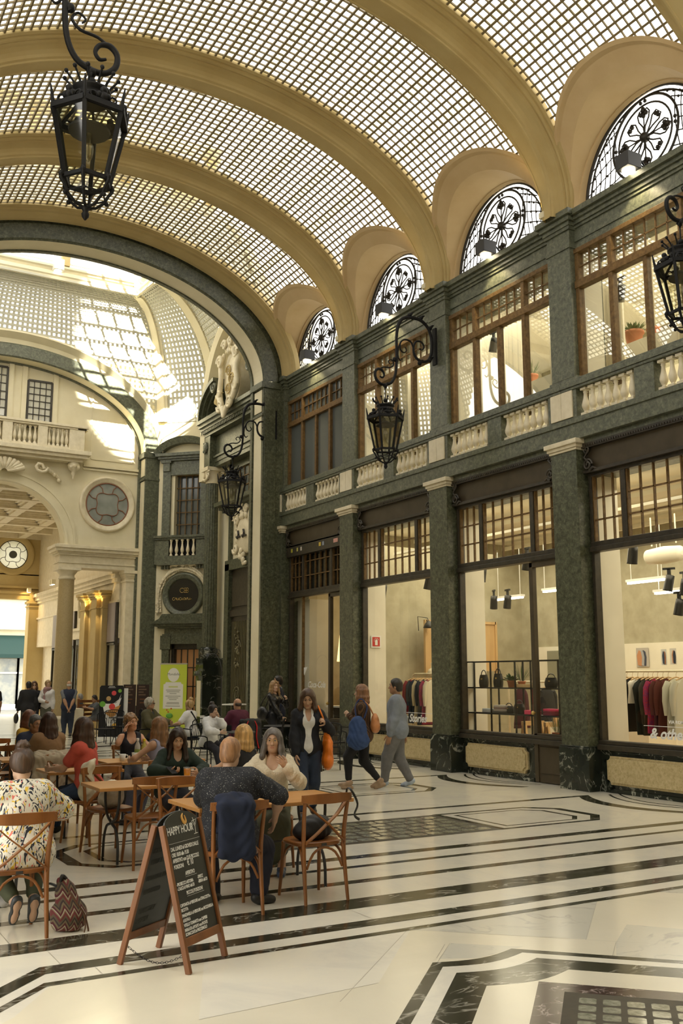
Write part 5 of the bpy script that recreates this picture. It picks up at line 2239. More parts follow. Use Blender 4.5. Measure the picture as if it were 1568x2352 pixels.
def rooms():
 b = MB()
 b.box(16.0, 16.3, 4, 22.6, 0, 9.2)
 b.box(11.4, 16.0, 4, 4.2, 0, 9.2)
 b.box(11.4, 16.0, 18.75, 18.9, 0, 5.1)
 b.box(11.4, 16.0, 22.5, 22.6, 0, 9.2)
 structure(b.build('wall_shop', M['room_grey']))
 b = MB()
 for y in YP[1:5]:
  b.box(11.10, 11.60, y - .33, y + .33, 0.02, 4.9)
  b.box(11.10, 11.50, y - .30, y + .30, 5.82, 9.1)
 b.box(15.95, 16.0, 13.4, 18.3, .02, 2.42)
 b.box(15.95, 16.0, 4.3, 12.2, .02, 2.3)
 structure(b.build('trim_80', M['room_white']))
 b = MB()
 b.box(11.1, 16.3, 4, 22.6, 4.95, 5.75)
 for x in (12.6, 14.0, 15.2):
  b.box(x - .05, x + .05, 4.2, 18.4, 4.75, 4.83)
 b.box(12.0, 12.1, 4.2, 18.4, 4.45, 4.5)
 structure(b.build('ceiling_50', M['room_white']))
 b = MB()
 b.box(11.1, 16.3, 4, 22.6, 9.2, 9.4)
 for y in np.arange(5, 22, 1.6):
  b.box(11.5, 16, y - .1, y + .1, 9.0, 9.2)
 structure(b.build('ceiling_51', M['room_white']))
 b = MB()
 b.box(11.3, 16.0, 4.2, 22.5, .02, .06)
 structure(b.build('floor_shop', M['wood_pale']))


rooms()


def box_thing(name, mat, parts, label, cat, group=None):
 b = MB()
 for p in parts:
  b.box(*p)
 return tag(b.build(name, mat, bevel=.004), label, cat, group)


# ceiling lights and spots of the shop
for i, (x, y, z, l, wd) in enumerate(((15, 18.0, 3.55, 1.0, 'over the clothes rail beside the fire sign'), (15, 16.55, 3.62, .5, 'short, seen through the shop door'), (15, 13.75, 3.6, 1.0, 'upper one over the wide window'), (15, 13.0, 3.34, 1.1, 'lower one over the wide window'), (15, 11.6, 3.4, 1.0, 'near the right edge of the picture'))):
 t = empty('tube_light', (x, y, z), 0, 'white fluorescent tube hanging in the shop, ' + wd, 'lamp', 'tube lights in the shop')
 b = MB()
 b.box(-.06, .06, -l / 2, l / 2, .02, .07)
 for s in (-1, 1):
  b.box(-.005, .005, s * l * .4 - .005, s * l * .4 + .005, .07, 4.75 - z)
 b.build('body', M['white'], t)
 b = MB()
 b.box(-.035, .035, -l / 2 + .02, l / 2 - .02, -.02, .02)
 b.build('tube', M['tube_glow'], t)
SPOTS = [(12.0, 15.2, 3.72, 'beside the left pier of the shelf window'), (12.0, 13.86, 3.82, 'above the shop door frame'), (12.0, 11.26, 3.68, 'top left of the wide window'), (14, 17.34, 3.38, 'left of the pair over the shelf'), (14, 16.86, 3.36, 'right of the pair over the shelf'), (14, 13.84, 3.15, 'left edge of the wide window'), (14, 12.3, 3.4, 'big one over the maroon clothes'), (14, 11.95, 3.3, 'behind the big one, right edge'), (14, 12.1, 2.95, 'lowest, right edge of the wide window'), (11.7, 18.4, 3.62, 'above the red fire sign'), (11.7, 16.62, 3.66, 'right edge of the fire sign window')]
proto = None
for x, y, z, wd in SPOTS:
 lab = 'black track spotlight in the shop, ' + wd
 if proto is None:
  proto = empty('track_spotlight', (x, y, z), 0, lab, 'lamp', 'track spotlights in the shop')
  b = MB()
  b.M = Matrix.Rotation(R(14), 4, 'X')
  b.lathe([(.045, .15), (.075, .14), (.08, .05), (.085, -.13), (.088, -.15), (.07, -.15)], 14)
  b.build('can', M['black_paint'], proto)
  b = MB()
  b.box(-.02, .02, -.04, .02, .13, .26)
  b.box(-.02, .02, -.12, .10, .24, .28)
  b.build('bracket', M['black_paint'], proto)
  b = MB()
  b.M = Matrix.Rotation(R(14), 4, 'X')
  b.lathe([(.068, -.146), (.068, -.142)], 14)
  b.build('lens', M['warm_glow'], proto)
 else:
  dup(proto, (x, y, z), R((y * 97) % 60 - 30), lab)
t = empty('air_duct', (14.2, 12.55, 3.95), 0, 'white rounded air unit hanging in the wide shop window', 'air unit')
b = MB()
b.lathe([(.04, -.42), (.14, -.38), (.17, 0), (.14, .38), (.04, .42)], 16, ax='y')
b.build('body', M['room_white'], t)
b = MB()
b.box(-.01, .01, -.3, -.28, .2, .75)
b.box(-.01, .01, .28, .3, .2, .75)
b.build('hanger', M['room_white'], t)


# clothes rails -------------------------------------------------------
def garment(x, y, z, h, col, label, cat='sweater', w0=.20, w1=.26, th=.05, sleeves=True, pat=None, rz=0):
 t = empty(cat.replace(' ', '_'), (x, y, z), rz, label, cat, 'clothes on the shop rails')
 m = plain('cloth', col, .9) if pat is None else pat
 b = MB()
 b.smooth = True
 rows = []
 n = 20
 for i in range(13):
  f = i / 12
  zz = -.05 - h * f
  wd = .07 + (w0 - .07) * min(1, f * 7) ** .7 if f < .15 else w0 + (w1 - w0) * (f - .15) / .85
  rows.append([((wd + .012 * math.sin(5 * a + i * .4)) * math.cos(a), (th * (.5 + .5 * min(1, f * 6)) + .010 * math.sin(7 * a + i)) * math.sin(a), zz) for a in np.linspace(0, 2 * PI, n + 1)[:-1]])
 b.grid(rows, close_u=True)
 b.add(rows[0], [tuple(range(n))], False)
 b.add(rows[-1], [tuple(range(n))[::-1]], False)
 b.build('body', m, t)
 if sleeves:
  for s in (-1, 1):
   b = MB()
   b.tube([(s * (w0 - .05), 0, -.10), (s * (w0 + .0), .01, -.2), (s * (w0 + .015), .02, -.4), (s * (w0 + .0), .02, -.62)], [.05, .055, .048, .036], 8)
   b.build('sleeve', m, t)
 b = MB()
 b.tube([(-.17, 0, -.07), (-.06, 0, -.035), (0, 0, -.025), (.06, 0, -.035), (.17, 0, -.07)], .011, 5)
 b.tube([(0, 0, -.03), (0, 0, .02), (.02, 0, .05), (0, 0, .07), (-.02, 0, .055)], .004, 4)
 tag(b.build('hanger', M['wood_pale'], t), 'pale wooden hanger')
 return t


def fabric_pat(name, a, c, scale):
 return noisy(name, [(.42, a), (.5, c), (.58, a)], scale, .9, 4, 1)


RED_PAT = fabric_pat('red floral cloth', (.42, .02, .05), (.10, .03, .14), 26)


def rail(x, y0, y1, z, label):
 t = empty('clothes_rail', (x, (y0 + y1) / 2, .06), 0, label, 'clothes rail', 'clothes rails in the shop')
 h = z - .06
 l = (y1 - y0) / 2
 b = MB()
 b.tube([(0, -l, 0), (0, -l, h - .1), (0, -l + .03, h - .03), (0, -l + .1, h), (0, l - .1, h), (0, l - .03, h - .03), (0, l, h - .1), (0, l, 0)], .018, 8)
 b.build('bar', M['ivory'], t)
 b = MB()
 for s in (-1, 1):
  b.box(-.22, .22, s * l - .02, s * l + .02, 0, .03)
 b.build('foot', M['ivory'], t)


rail(12.4, 9.3, 12.0, 1.80, 'cream clothes rail in the wide window, full of dark and red clothes')
Z = 1.73
for y, h, col, lab, cat, sl, pat in (
  (11.90, .86, (.012, .011, .010), 'black coat, leftmost on the rail in the wide window', 'coat', True, None),
  (11.78, .86, (.014, .013, .012), 'black wool coat, second on the rail in the wide window', 'coat', True, None),
  (11.66, .40, (.75, .72, .66), 'white T-shirt hanging between the black coats and dark trousers', 't-shirt', False, None),
  (11.54, .9, (.012, .018, .016), 'blackish green trousers right of the white T-shirt', 'trousers', False, None),
  (11.44, .9, (.012, .016, .015), 'dark trousers, second from the white T-shirt', 'trousers', False, None),
  (11.34, .9, (.025, .022, .012), 'dark olive coat left of the red patterned dress', 'coat', True, None),
  (11.24, .86, None, 'red and blue patterned dress in the wide window', 'dress', True, RED_PAT),
  (11.13, .9, (.085, .018, .012), 'maroon sweater, left of the two maroon ones', 'sweater', True, None),
  (11.02, .9, (.10, .022, .014), 'maroon hooded sweater next to the cream blouse', 'sweater', True, None),
  (10.86, .86, (.62, .60, .48), 'cream blouse in the wide window, left of its twin', 'blouse', True, None),
  (10.70, .86, (.62, .60, .48), 'cream blouse at the right edge of the picture', 'blouse', True, None)):
 garment(12.4, y, Z, h, col or (1, 0, 0), lab, cat, .235, .25 if cat != 'trousers' else .17, .045, sl, pat, R(random.uniform(-6, 6)))
rail(12.4, 17.35, 19.0 - .7, 1.78, 'cream clothes rail in the window beside the red fire sign')
for y, h, col, lab, cat, pat in (
  (18.22, .75, (.22, .015, .03), 'dark red sweater, first on the rail by the fire sign', 'sweater', None),
  (18.10, .95, (.02, .03, .05), 'navy jacket, left of the cream cardigan', 'jacket', None),
  (17.98, .95, (.024, .034, .055), 'navy jacket touching the cream cardigan', 'jacket', None),
  (17.86, .98, (.60, .52, .34), 'long cream cable cardigan on the rail by the fire sign', 'cardigan', None),
  (17.74, .98, (.015, .022, .04), 'dark navy coat right of the cream cardigan', 'coat', None),
  (17.60, .96, None, 'red patterned dress on the rail by the fire sign', 'dress', RED_PAT),
  (17.48, .9, (.6, .55, .42), 'pale blouse at the pier end of the rail by the fire sign', 'blouse', None)):
 garment(12.4, y, 1.71, h, col or (1, 0, 0), lab, cat, .235, .245, .045, True, pat, R(random.uniform(-6, 6)))
garment(12.4, 14.6, 1.55, .75, (.06, .012, .02), 'dark wine dress hanging behind the black shelf', 'dress', .15, .2, .05, False)
garment(12.4, 14.2, 1.55, .65, (.45, .02, .06), 'bright red scarf dress hanging behind the black shelf', 'dress', .06, .07, .04, False)
garment(12.45, 13.95, 1.55, .6, (.015, .015, .017), 'black top hanging behind the black shelf', 'top', .2, .22, .06, True)
rail(12.42, 13.6, 15.0, 1.62, 'second cream rail behind the black shelf')


def bust(x, y, z, label):
 t = empty('mannequin_bust', (x, y, z), 0, label, 'mannequin')
 b = MB()
 b.lathe([(.10, -.12), (.13, -.05), (.09, .02), (.045, .05), (.04, .12), (.05, .15), (.03, .17)], 12)
 b.build('torso', M['ivory'], t)
 b = MB()
 b.tube([(0, 0, -.12), (0, 0, .06 - z)], .015, 6)
 b.build('pole', M['ivory'], t)


bust(12.75, 18.0, 1.86, 'small cream mannequin bust above the rail by the fire sign')

# black metal shelf with bags and plants --------------------------------
t = empty('shelf', (11.21, 13.04, .06), 0, 'thin black metal shelf standing in the window beside the shop door', 'shelf')
b = MB()
for y in (-1.56, -.88, -.2, .21, .88, 1.58):
 for x in (-.09, .09):
  b.box(x - .012, x + .012, y - .012, y + .012, 0, 1.92)
for z in (1.92,):
 for x in (-.09, .09):
  b.box(x - .012, x + .012, -1.56, 1.58, z - .012, z + .012)
b.build('frame', M['black_paint'], t)
b = MB()
for z in (1.005, 1.455):
 b.box(-.10, .10, -1.56, 1.58, z - .012, z + .012)
b.build('board', M['black_paint'], t)
Z1, Z2 = 1.528, 1.079


def bag(x, y, z, w_, h, d, label, mat, rz=0, top=True):
 t = empty('handbag', (x, y, z), rz, label, 'bag', 'bags on the black shelf')
 b = MB()
 b.smooth = True
 rows = []
 for i in range(9):
  f = i / 8
  k = .82 + .18 * math.sin(PI * min(1, f * 1.05))
  rows.append([(d / 2 * k * (abs(math.sin(a)) ** .6) * math.copysign(1, math.sin(a)) * (1 - .35 * f), w_ / 2 * k * (abs(math.cos(a)) ** .5) * math.copysign(1, math.cos(a)), h * f) for a in np.linspace(0, 2 * PI, 21)[:-1]])
 b.grid(rows, close_u=True)
 b.add(rows[0], [tuple(range(20))[::-1]])
 b.add(rows[-1], [tuple(range(20))])
 b.build('body', mat, t)
 b = MB()
 b.tube([(0, w_ * .34 * math.cos(a), h - .01 + h * .42 * math.sin(a)) for a in np.linspace(0, PI, 12)], .009, 5)
 b.build('handle', mat, t)
 b = MB()
 b.box(-d * .38 - .005, -d * .36, -.02, .02, h * .6, h * .72)
 b.build('clasp', M['gold'], t)


bag(11.21, 14.230, Z1, .20, .22, .14, 'black bucket bag, left end of the upper board', M['leather_black'])
bag(11.21, 13.817, Z1, .20, .24, .14, 'black bucket bag beside the pot plants', M['leather_black'])
bag(11.21, 12.440, Z1, .28, .17, .12, 'black handbag on the upper board, seen through the door glass', M['leather_black'])
bag(11.21, 13.267, Z2, .25, .17, .13, 'black handbag on the lower board beside pink cloth', M['leather_black'])
bag(11.21, 13.542, Z2, .24, .13, .10, 'black clutch with gold clasp behind the folded greys', M['leather_black'])


def plant(x, y, z, label, r=.07, n=26, spiky=False, hgt=.2, pot=True):
 t = empty('potted_plant', (x, y, z), 0, label, 'plant')
 b = MB()
 b.lathe([(r * .72, 0), (r * .95, r * 1.3), (r * 1.08, r * 1.3), (r * 1.08, r * 1.6), (r * .9, r * 1.6), (r * .85, r * 1.4)], 14)
 b.build('pot', M['terracotta'], t)
 b = MB()
 rng = random.Random(int(x * 91 + y * 37))
 for k in range(n):
  a, e = rng.random() * 2 * PI, rng.uniform(.2, 1.3) if not spiky else rng.uniform(.7, 1.45)
  l = hgt * rng.uniform(.7, 1.2)
  p = Vector((math.cos(a) * math.cos(e), math.sin(a) * math.cos(e), math.sin(e)))
  o = Vector((math.cos(a) * r * .4, math.sin(a) * r * .4, r * 1.5))
  sd = Vector((-math.sin(a), math.cos(a), 0)) * (.006 if spiky else .022)
  m = o + p * l * .6
  tip = o + p * l + Vector((0, 0, 0 if spiky else -.02))
  b.add([o - sd * .5, o + sd * .5, m + sd, tip, m - sd], [(0, 1, 2, 3, 4)], False)
 b.build('foliage', M['leaf'], t)


plant(11.21, 13.460, Z1, 'leafy plant in a terracotta pot on the black shelf', .075, 46, hgt=.16)
plant(11.21, 13.184, Z1, 'spiky plant in a terracotta pot on the black shelf', .07, 24, True, .28)
plant(11.22, 12.35, .68, 'spiky plant low behind the shop door glass', .08, 26, True, .32)
box_thing('stool', M['wood_pale'], [(11.1, 11.36, 12.2, 12.5, .06, .68)], 'pale wooden block under the spiky plant behind the door', 'stool')


def folded(x, y, z, cols, label, w_=.26):
 t = empty('folded_clothes', (x, y, z), 0, label, 'folded clothes', 'folded clothes on the shelf')
 zz = 0
 for c in cols:
  b = MB()
  b.smooth = True
  h = .035
  rows = [[(.09 * math.copysign(abs(math.cos(a)) ** .5, math.cos(a)) * k, w_ / 2 * math.copysign(abs(math.sin(a)) ** .5, math.sin(a)) * k, zz + hh) for a in np.linspace(0, 2 * PI, 21)[:-1]] for k, hh in ((.96, 0), (1, .01), (1, h - .01), (.95, h))]
  b.grid(rows, close_u=True)
  b.add(rows[-1], [tuple(range(20))])
  b.build('garment', plain('folded cloth', c, .9), t)
  zz += h


folded(11.21, 14.093, Z2, [(.3, .3, .3), (.4, .42, .43)], 'pale grey folded clothes at the left of the lower board')
folded(11.21, 13.726, Z2, [(.06, .055, .05), (.35, .3, .26), (.25, .17, .15), (.48, .43, .37)], 'stack of beige and brown folded clothes on the lower board', .36)
folded(11.21, 12.927, Z2, [(.7, .05, .13), (.72, .07, .15)], 'bright pink folded clothes beside the door frame', .3)
folded(11.21, 12.440, Z2, [(.2, .01, .03), (.22, .015, .03), (.7, .05, .13)], 'red and pink folded clothes seen through the door glass', .34)
box_thing('tray', M['wood_pale'], [(11.13, 11.3, 12.86, 13.24, Z1, Z1 + .06)], 'pale wooden tray on the upper board of the shelf', 'tray')
for i, (y, lab) in enumerate(((13.9, 'left pale wooden trestle behind the black shelf'), (13.3, 'right pale wooden trestle behind the black shelf'))):
 t = empty('trestle', (12.05, y, .06), 0, lab, 'trestle', 'wooden trestles')
 b = MB()
 b.box(-.25, .25, -.03, .03, .78, .86)
 b.box(-.03, .03, -.03, .03, .86, .98)
 b.build('beam', M['wood_pale'], t)
 for sx in (-1, 1):
  for sy in (-1, 1):
   b = MB()
   b.obox((sx * .2, sy * .02, .8), (sx * .22, sy * .16, 0), .045, .045)
   b.build('leg', M['wood_pale'], t)
box_thing('counter', M['room_white'], [(13.6, 14.3, 12.6, 14.2, .06, .95)], 'white counter behind the shop door', 'counter')
b = MB()
b.box(15.85, 15.94, 16.4, 17.7, .8, 2.32)
tag(b.build('mirror', plain('mirror', (.5, .52, .42), .08, .6), bevel=.004), 'tall grey green mirror on the back wall of the shop', 'mirror')
# posters
def poster(x, y, z, w_, h, cols, label):
 t = empty('poster', (x, y, z), 0, label, 'poster', 'fashion posters')
 b = MB()
 b.box(0, .006, -w_ / 2, w_ / 2, -h / 2, h / 2)
 b.build('sheet', plain('poster ground', cols[0], .6), t)
 b = MB()
 rng = random.Random(int(y * 50))
 for k, c in enumerate(cols[1:]):
  a = rng.uniform(-.12, .12) * w_ * 2
  b.mi = k
  b.prism([(a - .14 * w_, -.45 * h), (a + .16 * w_, -.4 * h), (a + .22 * w_, .1 * h), (a + .05 * w_, .38 * h), (a - .12 * w_, .3 * h), (a - .2 * w_, 0)], .0 + .002 * k, .008 + .002 * k, lambda u, v, hh: (-hh, u, v))
 b.build('picture', [plain('poster figure', c, .6) for c in cols[1:]], t)


poster(15.93, 14.82, 2.12, .34, .40, [(.45, .42, .38), (.05, .06, .09), (.35, .36, .38), (.5, .24, .12)], 'fashion poster on the white wall above the clothes rail')
poster(14.6, 13.05, 2.08, .13, .3, [(.6, .62, .62), (.3, .14, .08), (.03, .05, .1)], 'small fashion card, left of the pair at the right edge')
poster(14.6, 12.83, 2.09, .15, .3, [(.65, .64, .62), (.5, .26, .14), (.02, .03, .06)], 'small fashion card with dark figure at the right edge')
# fire extinguisher sign
t = empty('fire_sign', (11.33, 18.125, 2.47), 0, 'red fire extinguisher sign on the white return wall', 'sign')
b = MB()
b.box(-.125, .125, -.012, .0, -.13, .13)
b.build('plate', M['white'], t)
b = MB()
b.box(-.095, .095, -.016, -.01, -.10, .10)
b.build('field', plain('sign red', (.55, .03, .02), .5), t)
b = MB()
b.prism([(-.03, -.075), (.035, -.075), (.035, .02), (.02, .04), (-.015, .04), (-.03, .02)], .016, .02, lambda u, v, h: (u, -h, v))
b.tube([(0, -.018, .04), (.0, -.018, .06), (.04, -.018, .065), (.055, -.018, .03)], .006, 5)
b.tube([(-.05, -.018, .0), (-.055, -.018, .05), (-.01, -.018, .07)], .005, 5)
b.build('symbol', M['white'], t)
# timber panel, lamp and white cupboard by the back
t = empty('panel', (13.6, 20.55 - .4, 0), 0, 'framed plywood panel leaning behind the clothes rail', 'panel')
t.location = (13.9, 18.36, 1.0)
b = MB()
b.box(-1.1, .9, -.06, -.02, 1.0 - .15, 1.95)
b.build('board', M['wood_pale'], t)
b = MB()
for u in (-1.12, .0, .9):
 b.box(u - .03, u + .03, -.09, -.02, .8, 2.0)
b.box(-1.12, .9, -.09, -.02, 1.94, 2.0)
b.build('frame', M['wood_pale'], t)
t = empty('desk_lamp', (12.75, 18.25, 2.85), 0, 'black work lamp with bell shade above the clothes rail', 'lamp')
b = MB()
b.lathe([(.02, .12), (.05, .10), (.10, .03), (.13, -.04), (.125, -.045), (.09, .02)], 14, (0, -.12, 0))
b.build('lamp_shade', M['black_paint'], t)
b = MB()
b.tube([(0, -.12, .1), (-.02, -.1, .18), (-.15, .1, .22), (-.1, .14, -.1)], .01, 5)
b.build('arm', M['black_paint'], t)

# window writing ---------------------------------------------------------
M['white_vinyl'] = plain('white vinyl lettering', (.85, .85, .82), .5)


def win_text(body, y, z, size, label, shear=.25, bold=.004, x=XW + .018, mat=None, sp=1.0):
 t = empty('window_lettering', (x, y, z), 0, label, 'lettering')
 text('lettering', body, size, mat or M['white_vinyl'], frame((0, 0, 0), (0, -1, 0), (0, 0, 1)), t, shear, bold, 'CENTER', .0006, sp)
 return t


win_text('& other Stories', 9.56, .90, .21, 'white script shop name at the foot of the wide window', .3, .006)
win_text('VIA ROMA', 9.70, 1.075, .062, 'small white street name above the script in the wide window', 0, .002, sp=1.1)
b = MB()
b.box(XW + .016, XW + .018, 8.9, 10.32, 1.005, 1.013)
tag(b.build('window_line', M['white_vinyl']), 'thin white line between the two writings in the wide window', 'lettering')
win_text('& other Stories', 15.95 + .55, .90, .21, 'white script shop name ending beside the walking man', .3, .006)
b = MB()
b.box(XW + .016, XW + .018, 15.4, 17.3, 1.005, 1.013)
tag(b.build('window_line', M['white_vinyl']), 'thin white line above the script near the walking man', 'lettering')
win_text('Coca-Cola', 20.32, 1.53, .20, 'white flowing soft drink lettering on the cafe window', .35, .003)

# cafe --------------------------------------------------------------------
b = MB()
b.box(11.25, 11.9, 21.05, 21.9, .06, 3.6)
structure(b.build('trim_81', M['room_white']))
t = empty('glass_cabinet', (14.6, 21.5, .06), 0, 'warm wooden glazed cabinet in the cafe', 'cabinet')
b = MB()
b.box(-.3, .3, -.6, .6, 0, 3.0)
b.build('body', M['wood_pale'], t)
for z in (1.3, 2.1):
 b = MB()
 b.box(-.31, -.30, -.45, .1, z, z + .7)
 b.build('door', M['bronze_dark'], t)
for i, (x, y, lab) in enumerate(((12.6, 21.55, 'left glowing pendant lamp in the cafe'), (12.7, 20.9, 'right glowing pendant lamp in the cafe'))):
 t = empty('pendant_lamp', (x, y, 2.1), 0, lab, 'lamp', 'cafe pendant lamps')
 b = MB()
 b.lathe([(.26, 0), (.17, .85)], 18, caps=False)
 b.build('lamp_shade', M['warm_shade'], t)
 b = MB()
 b.tube([(0, 0, .85), (0, 0, 2.8)], .006, 4)
 b.build('cord', M['iron'], t)
t = empty('counter', (12.0, 20.3, .06), 0, 'dark cafe counter behind the drinks window', 'counter')
b = MB()
b.box(-.3, .5, -1.3, .6, 0, .93)
b.build('body', M['bronze_dark'], t)
b = MB()
b.box(-.34, .52, -1.32, .65, .93, .97)
b.build('top', M['white'], t)
t = empty('drinks_fridge', (13.2, 21.0, .06), 0, 'dark drinks cooler behind the cafe counter', 'fridge')
b = MB()
b.box(-.35, .35, -.9, .6, 0, 1.95)
b.build('body', M['iron_grey'], t)
for i, (y, h, c) in enumerate(((20.6, .2, (.7, .7, .68)), (20.42, .3, (.75, .74, .7)), (20.2, .16, (.05, .05, .05)))):
 box_thing('menu_holder', plain('card', c, .5), [(11.9, 11.93, y - .05, y + .05, 1.03, 1.03 + h)], ['small white card', 'tall white menu card', 'black box'][i] + ' on the cafe counter behind the glass', 'card')
b = MB()
b.prism([(-.12, .1), (.05, -.1), (.12, .08)], 0, .003, lambda u, v, h: (XW + .02 - h, 20.88 + u, 1.85 + v))
tag(b.build('notice', M['white']), 'white paper notice stuck inside the cafe window', 'notice')

# upper rooms: curtains, ledges, plants -------------------------------------
def curtain(y0, y1, x, lab):
 b = MB()
 n = 60
 top = [(x + .05 * math.sin(k * 1.15) + .02 * math.sin(k * .37), y0 + (y1 - y0) * k / n, 9.0) for k in range(n + 1)]
 bot = [(p[0] + .01 * math.sin(k), p[1], 5.84) for k, p in enumerate(top)]
 b.smooth = True
 b.grid([bot, top])
 tag(b.build('curtain', M['curtain']), lab, 'curtain', 'white curtains of the upper rooms')


curtain(14.5, 15.9, 12.6, 'wide white curtain behind the upper window over the shelf')
curtain(13.2, 13.65, 12.6, 'narrow white curtain right of the wide one')
curtain(11.5, 12.1, 12.3, 'white curtain left in the nearest upper window')
curtain(10.0, 10.5, 12.5, 'white curtain at the right edge of the nearest upper window')
curtain(17.6, 18.6, 12.6, 'white curtain behind the upper window with the lantern before it')
b = MB()
b.box(12.8, 13.3, 4.3, 18.4, 7.2, 7.62)
for y in np.arange(8.6, 18, 2.3):
 b.box(12.9, 12.95, y, y + .05, 7.6, 8.3)
structure(b.build('trim_82', M['room_white']))
plant(13.0, 11.9, 7.62, 'leafy plant in terracotta bowl in the nearest upper window', .17, 50, hgt=.2)
plant(13.0, 11.45, 7.62, 'second small terracotta pot right of the leafy bowl', .12, 10, hgt=.14)
plant(13.0, 14.7, 7.62, 'spiky plant in terracotta bowl in the upper window over the shelf', .14, 40, True, .3)
dup(proto, (12.2, 14.9, 8.42), 0, 'black spotlight hanging in the upper window over the shelf')
dup(proto, (12.2, 11.42, 8.3), 0, 'black spotlight hanging in the nearest upper window')
# ================================================================== PEOPLE: a body is grown from a posed skeleton as one smooth surface
def V3(*a):
 return np.array(a, float)


def unit(v):
 v = np.asarray(v, float)
 return v / max(np.linalg.norm(v), 1e-9)


class Field:
 """smooth union of tapered limbs and ellipsoids, meshed with surface nets"""

 def __init__(s, k=.02):
  s.p, s.k, s.sub, s.clip = [], k, [], []

 def cap(s, a, b, ra, rb=None, k=None, sub=False):
  (s.sub if sub else s.p).append(('c', np.asarray(a, float), np.asarray(b, float), ra, ra if rb is None else rb, k))
  return s

 def ell(s, c, r, ax=None, k=None, sub=False):
  (s.sub if sub else s.p).append(('e', np.asarray(c, float), np.asarray(r, float), np.eye(3) if ax is None else np.asarray(ax, float), None, k))
  return s

 def cut(s, c, n):
  """drop everything on the side n points to"""
  s.clip.append((np.asarray(c, float), unit(n)))
  return s

 @staticmethod
 def _bounds(q):
  if q[0] == 'c':
   r = max(q[3], q[4])
   return np.minimum(q[1], q[2]) - r, np.maximum(q[1], q[2]) + r
  e = np.sqrt(((q[3].T * q[2]) ** 2).sum(1)) if True else 0
  return q[1] - e, q[1] + e

 @staticmethod
 def _dist(q, X, Y, Z):
  if q[0] == 'c':
   a, b = q[1], q[2]
   d = b - a
   L = max(float(d @ d), 1e-12)
   px, py, pz = X - a[0], Y - a[1], Z - a[2]
   t = np.clip((px * d[0] + py * d[1] + pz * d[2]) / L, 0, 1)
   return np.sqrt((px - t * d[0]) ** 2 + (py - t * d[1]) ** 2 + (pz - t * d[2]) ** 2) - (q[3] + (q[4] - q[3]) * t)
  c, r, A = q[1], q[2], q[3]
  px, py, pz = X - c[0], Y - c[1], Z - c[2]
  u = (px * A[0, 0] + py * A[0, 1] + pz * A[0, 2]) / r[0]
  v = (px * A[1, 0] + py * A[1, 1] + pz * A[1, 2]) / r[1]
  w_ = (px * A[2, 0] + py * A[2, 1] + pz * A[2, 2]) / r[2]
  k0 = np.sqrt(u * u + v * v + w_ * w_)
  k1 = np.sqrt((u / r[0]) ** 2 + (v / r[1]) ** 2 + (w_ / r[2]) ** 2)
  return k0 * (k0 - 1) / np.maximum(k1, 1e-6)

 def mesh(s, h, wob=0, box=None):
  lo = np.min([s._bounds(q)[0] for q in s.p], 0) - 2.5 * h - .012
  hi = np.max([s._bounds(q)[1] for q in s.p], 0) + 2.5 * h + .012
  if box is not None:
   lo, hi = np.maximum(lo, box[0]), np.minimum(hi, box[1])
  ax = [np.arange(lo[i], hi[i] + h, h) for i in range(3)]
  D = np.full([len(a) for a in ax], 1.0)

  def block(q, m):
   b0, b1 = s._bounds(q)
   sl = []
   for i in range(3):
    i0, i1 = np.searchsorted(ax[i], b0[i] - m), np.searchsorted(ax[i], b1[i] + m)
    if i1 <= i0:
     return None
    sl.append(slice(i0, i1))
   return tuple(sl), ax[0][sl[0]][:, None, None], ax[1][sl[1]][None, :, None], ax[2][sl[2]][None, None, :]
  for q in s.p:
   k = s.k if q[5] is None else q[5]
   B = block(q, .03 + k + h)
   if B is None:
    continue
   sl, X, Y, Z = B
   d = s._dist(q, X, Y, Z)
   o = D[sl]
   m = np.clip(.5 + .5 * (o - d) / k, 0, 1)
   D[sl] = o * (1 - m) + d * m - k * m * (1 - m)
  for q in s.sub:
   k = .006 if q[5] is None else q[5]
   B = block(q, k + 2 * h)
   if B is None:
    continue
   sl, X, Y, Z = B
   d = -s._dist(q, X, Y, Z)
   o = D[sl]
   m = np.clip(.5 - .5 * (o - d) / k, 0, 1)
   D[sl] = o * (1 - m) + d * m + k * m * (1 - m)
  X, Y, Z = ax[0][:, None, None], ax[1][None, :, None], ax[2][None, None, :]
  if wob:
   D += wob * (np.sin(X * 41 + Z * 23 + 1.3 * np.sin(Y * 31)) * np.sin(Y * 37 + Z * 19) + .7 * np.sin(Z * 55 + 9 * np.sin(X * 13 + Y * 11)))
  for c, n in s.clip:
   D = np.maximum(D, (X - c[0]) * n[0] + (Y - c[1]) * n[1] + (Z - c[2]) * n[2])
  for i in range(3):      # closed at the borders
   D = np.moveaxis(D, i, 0)
   D[0] = np.maximum(D[0], h * .3)
   D[-1] = np.maximum(D[-1], h * .3)
   D = np.moveaxis(D, 0, i)
  return nets(D, ax)


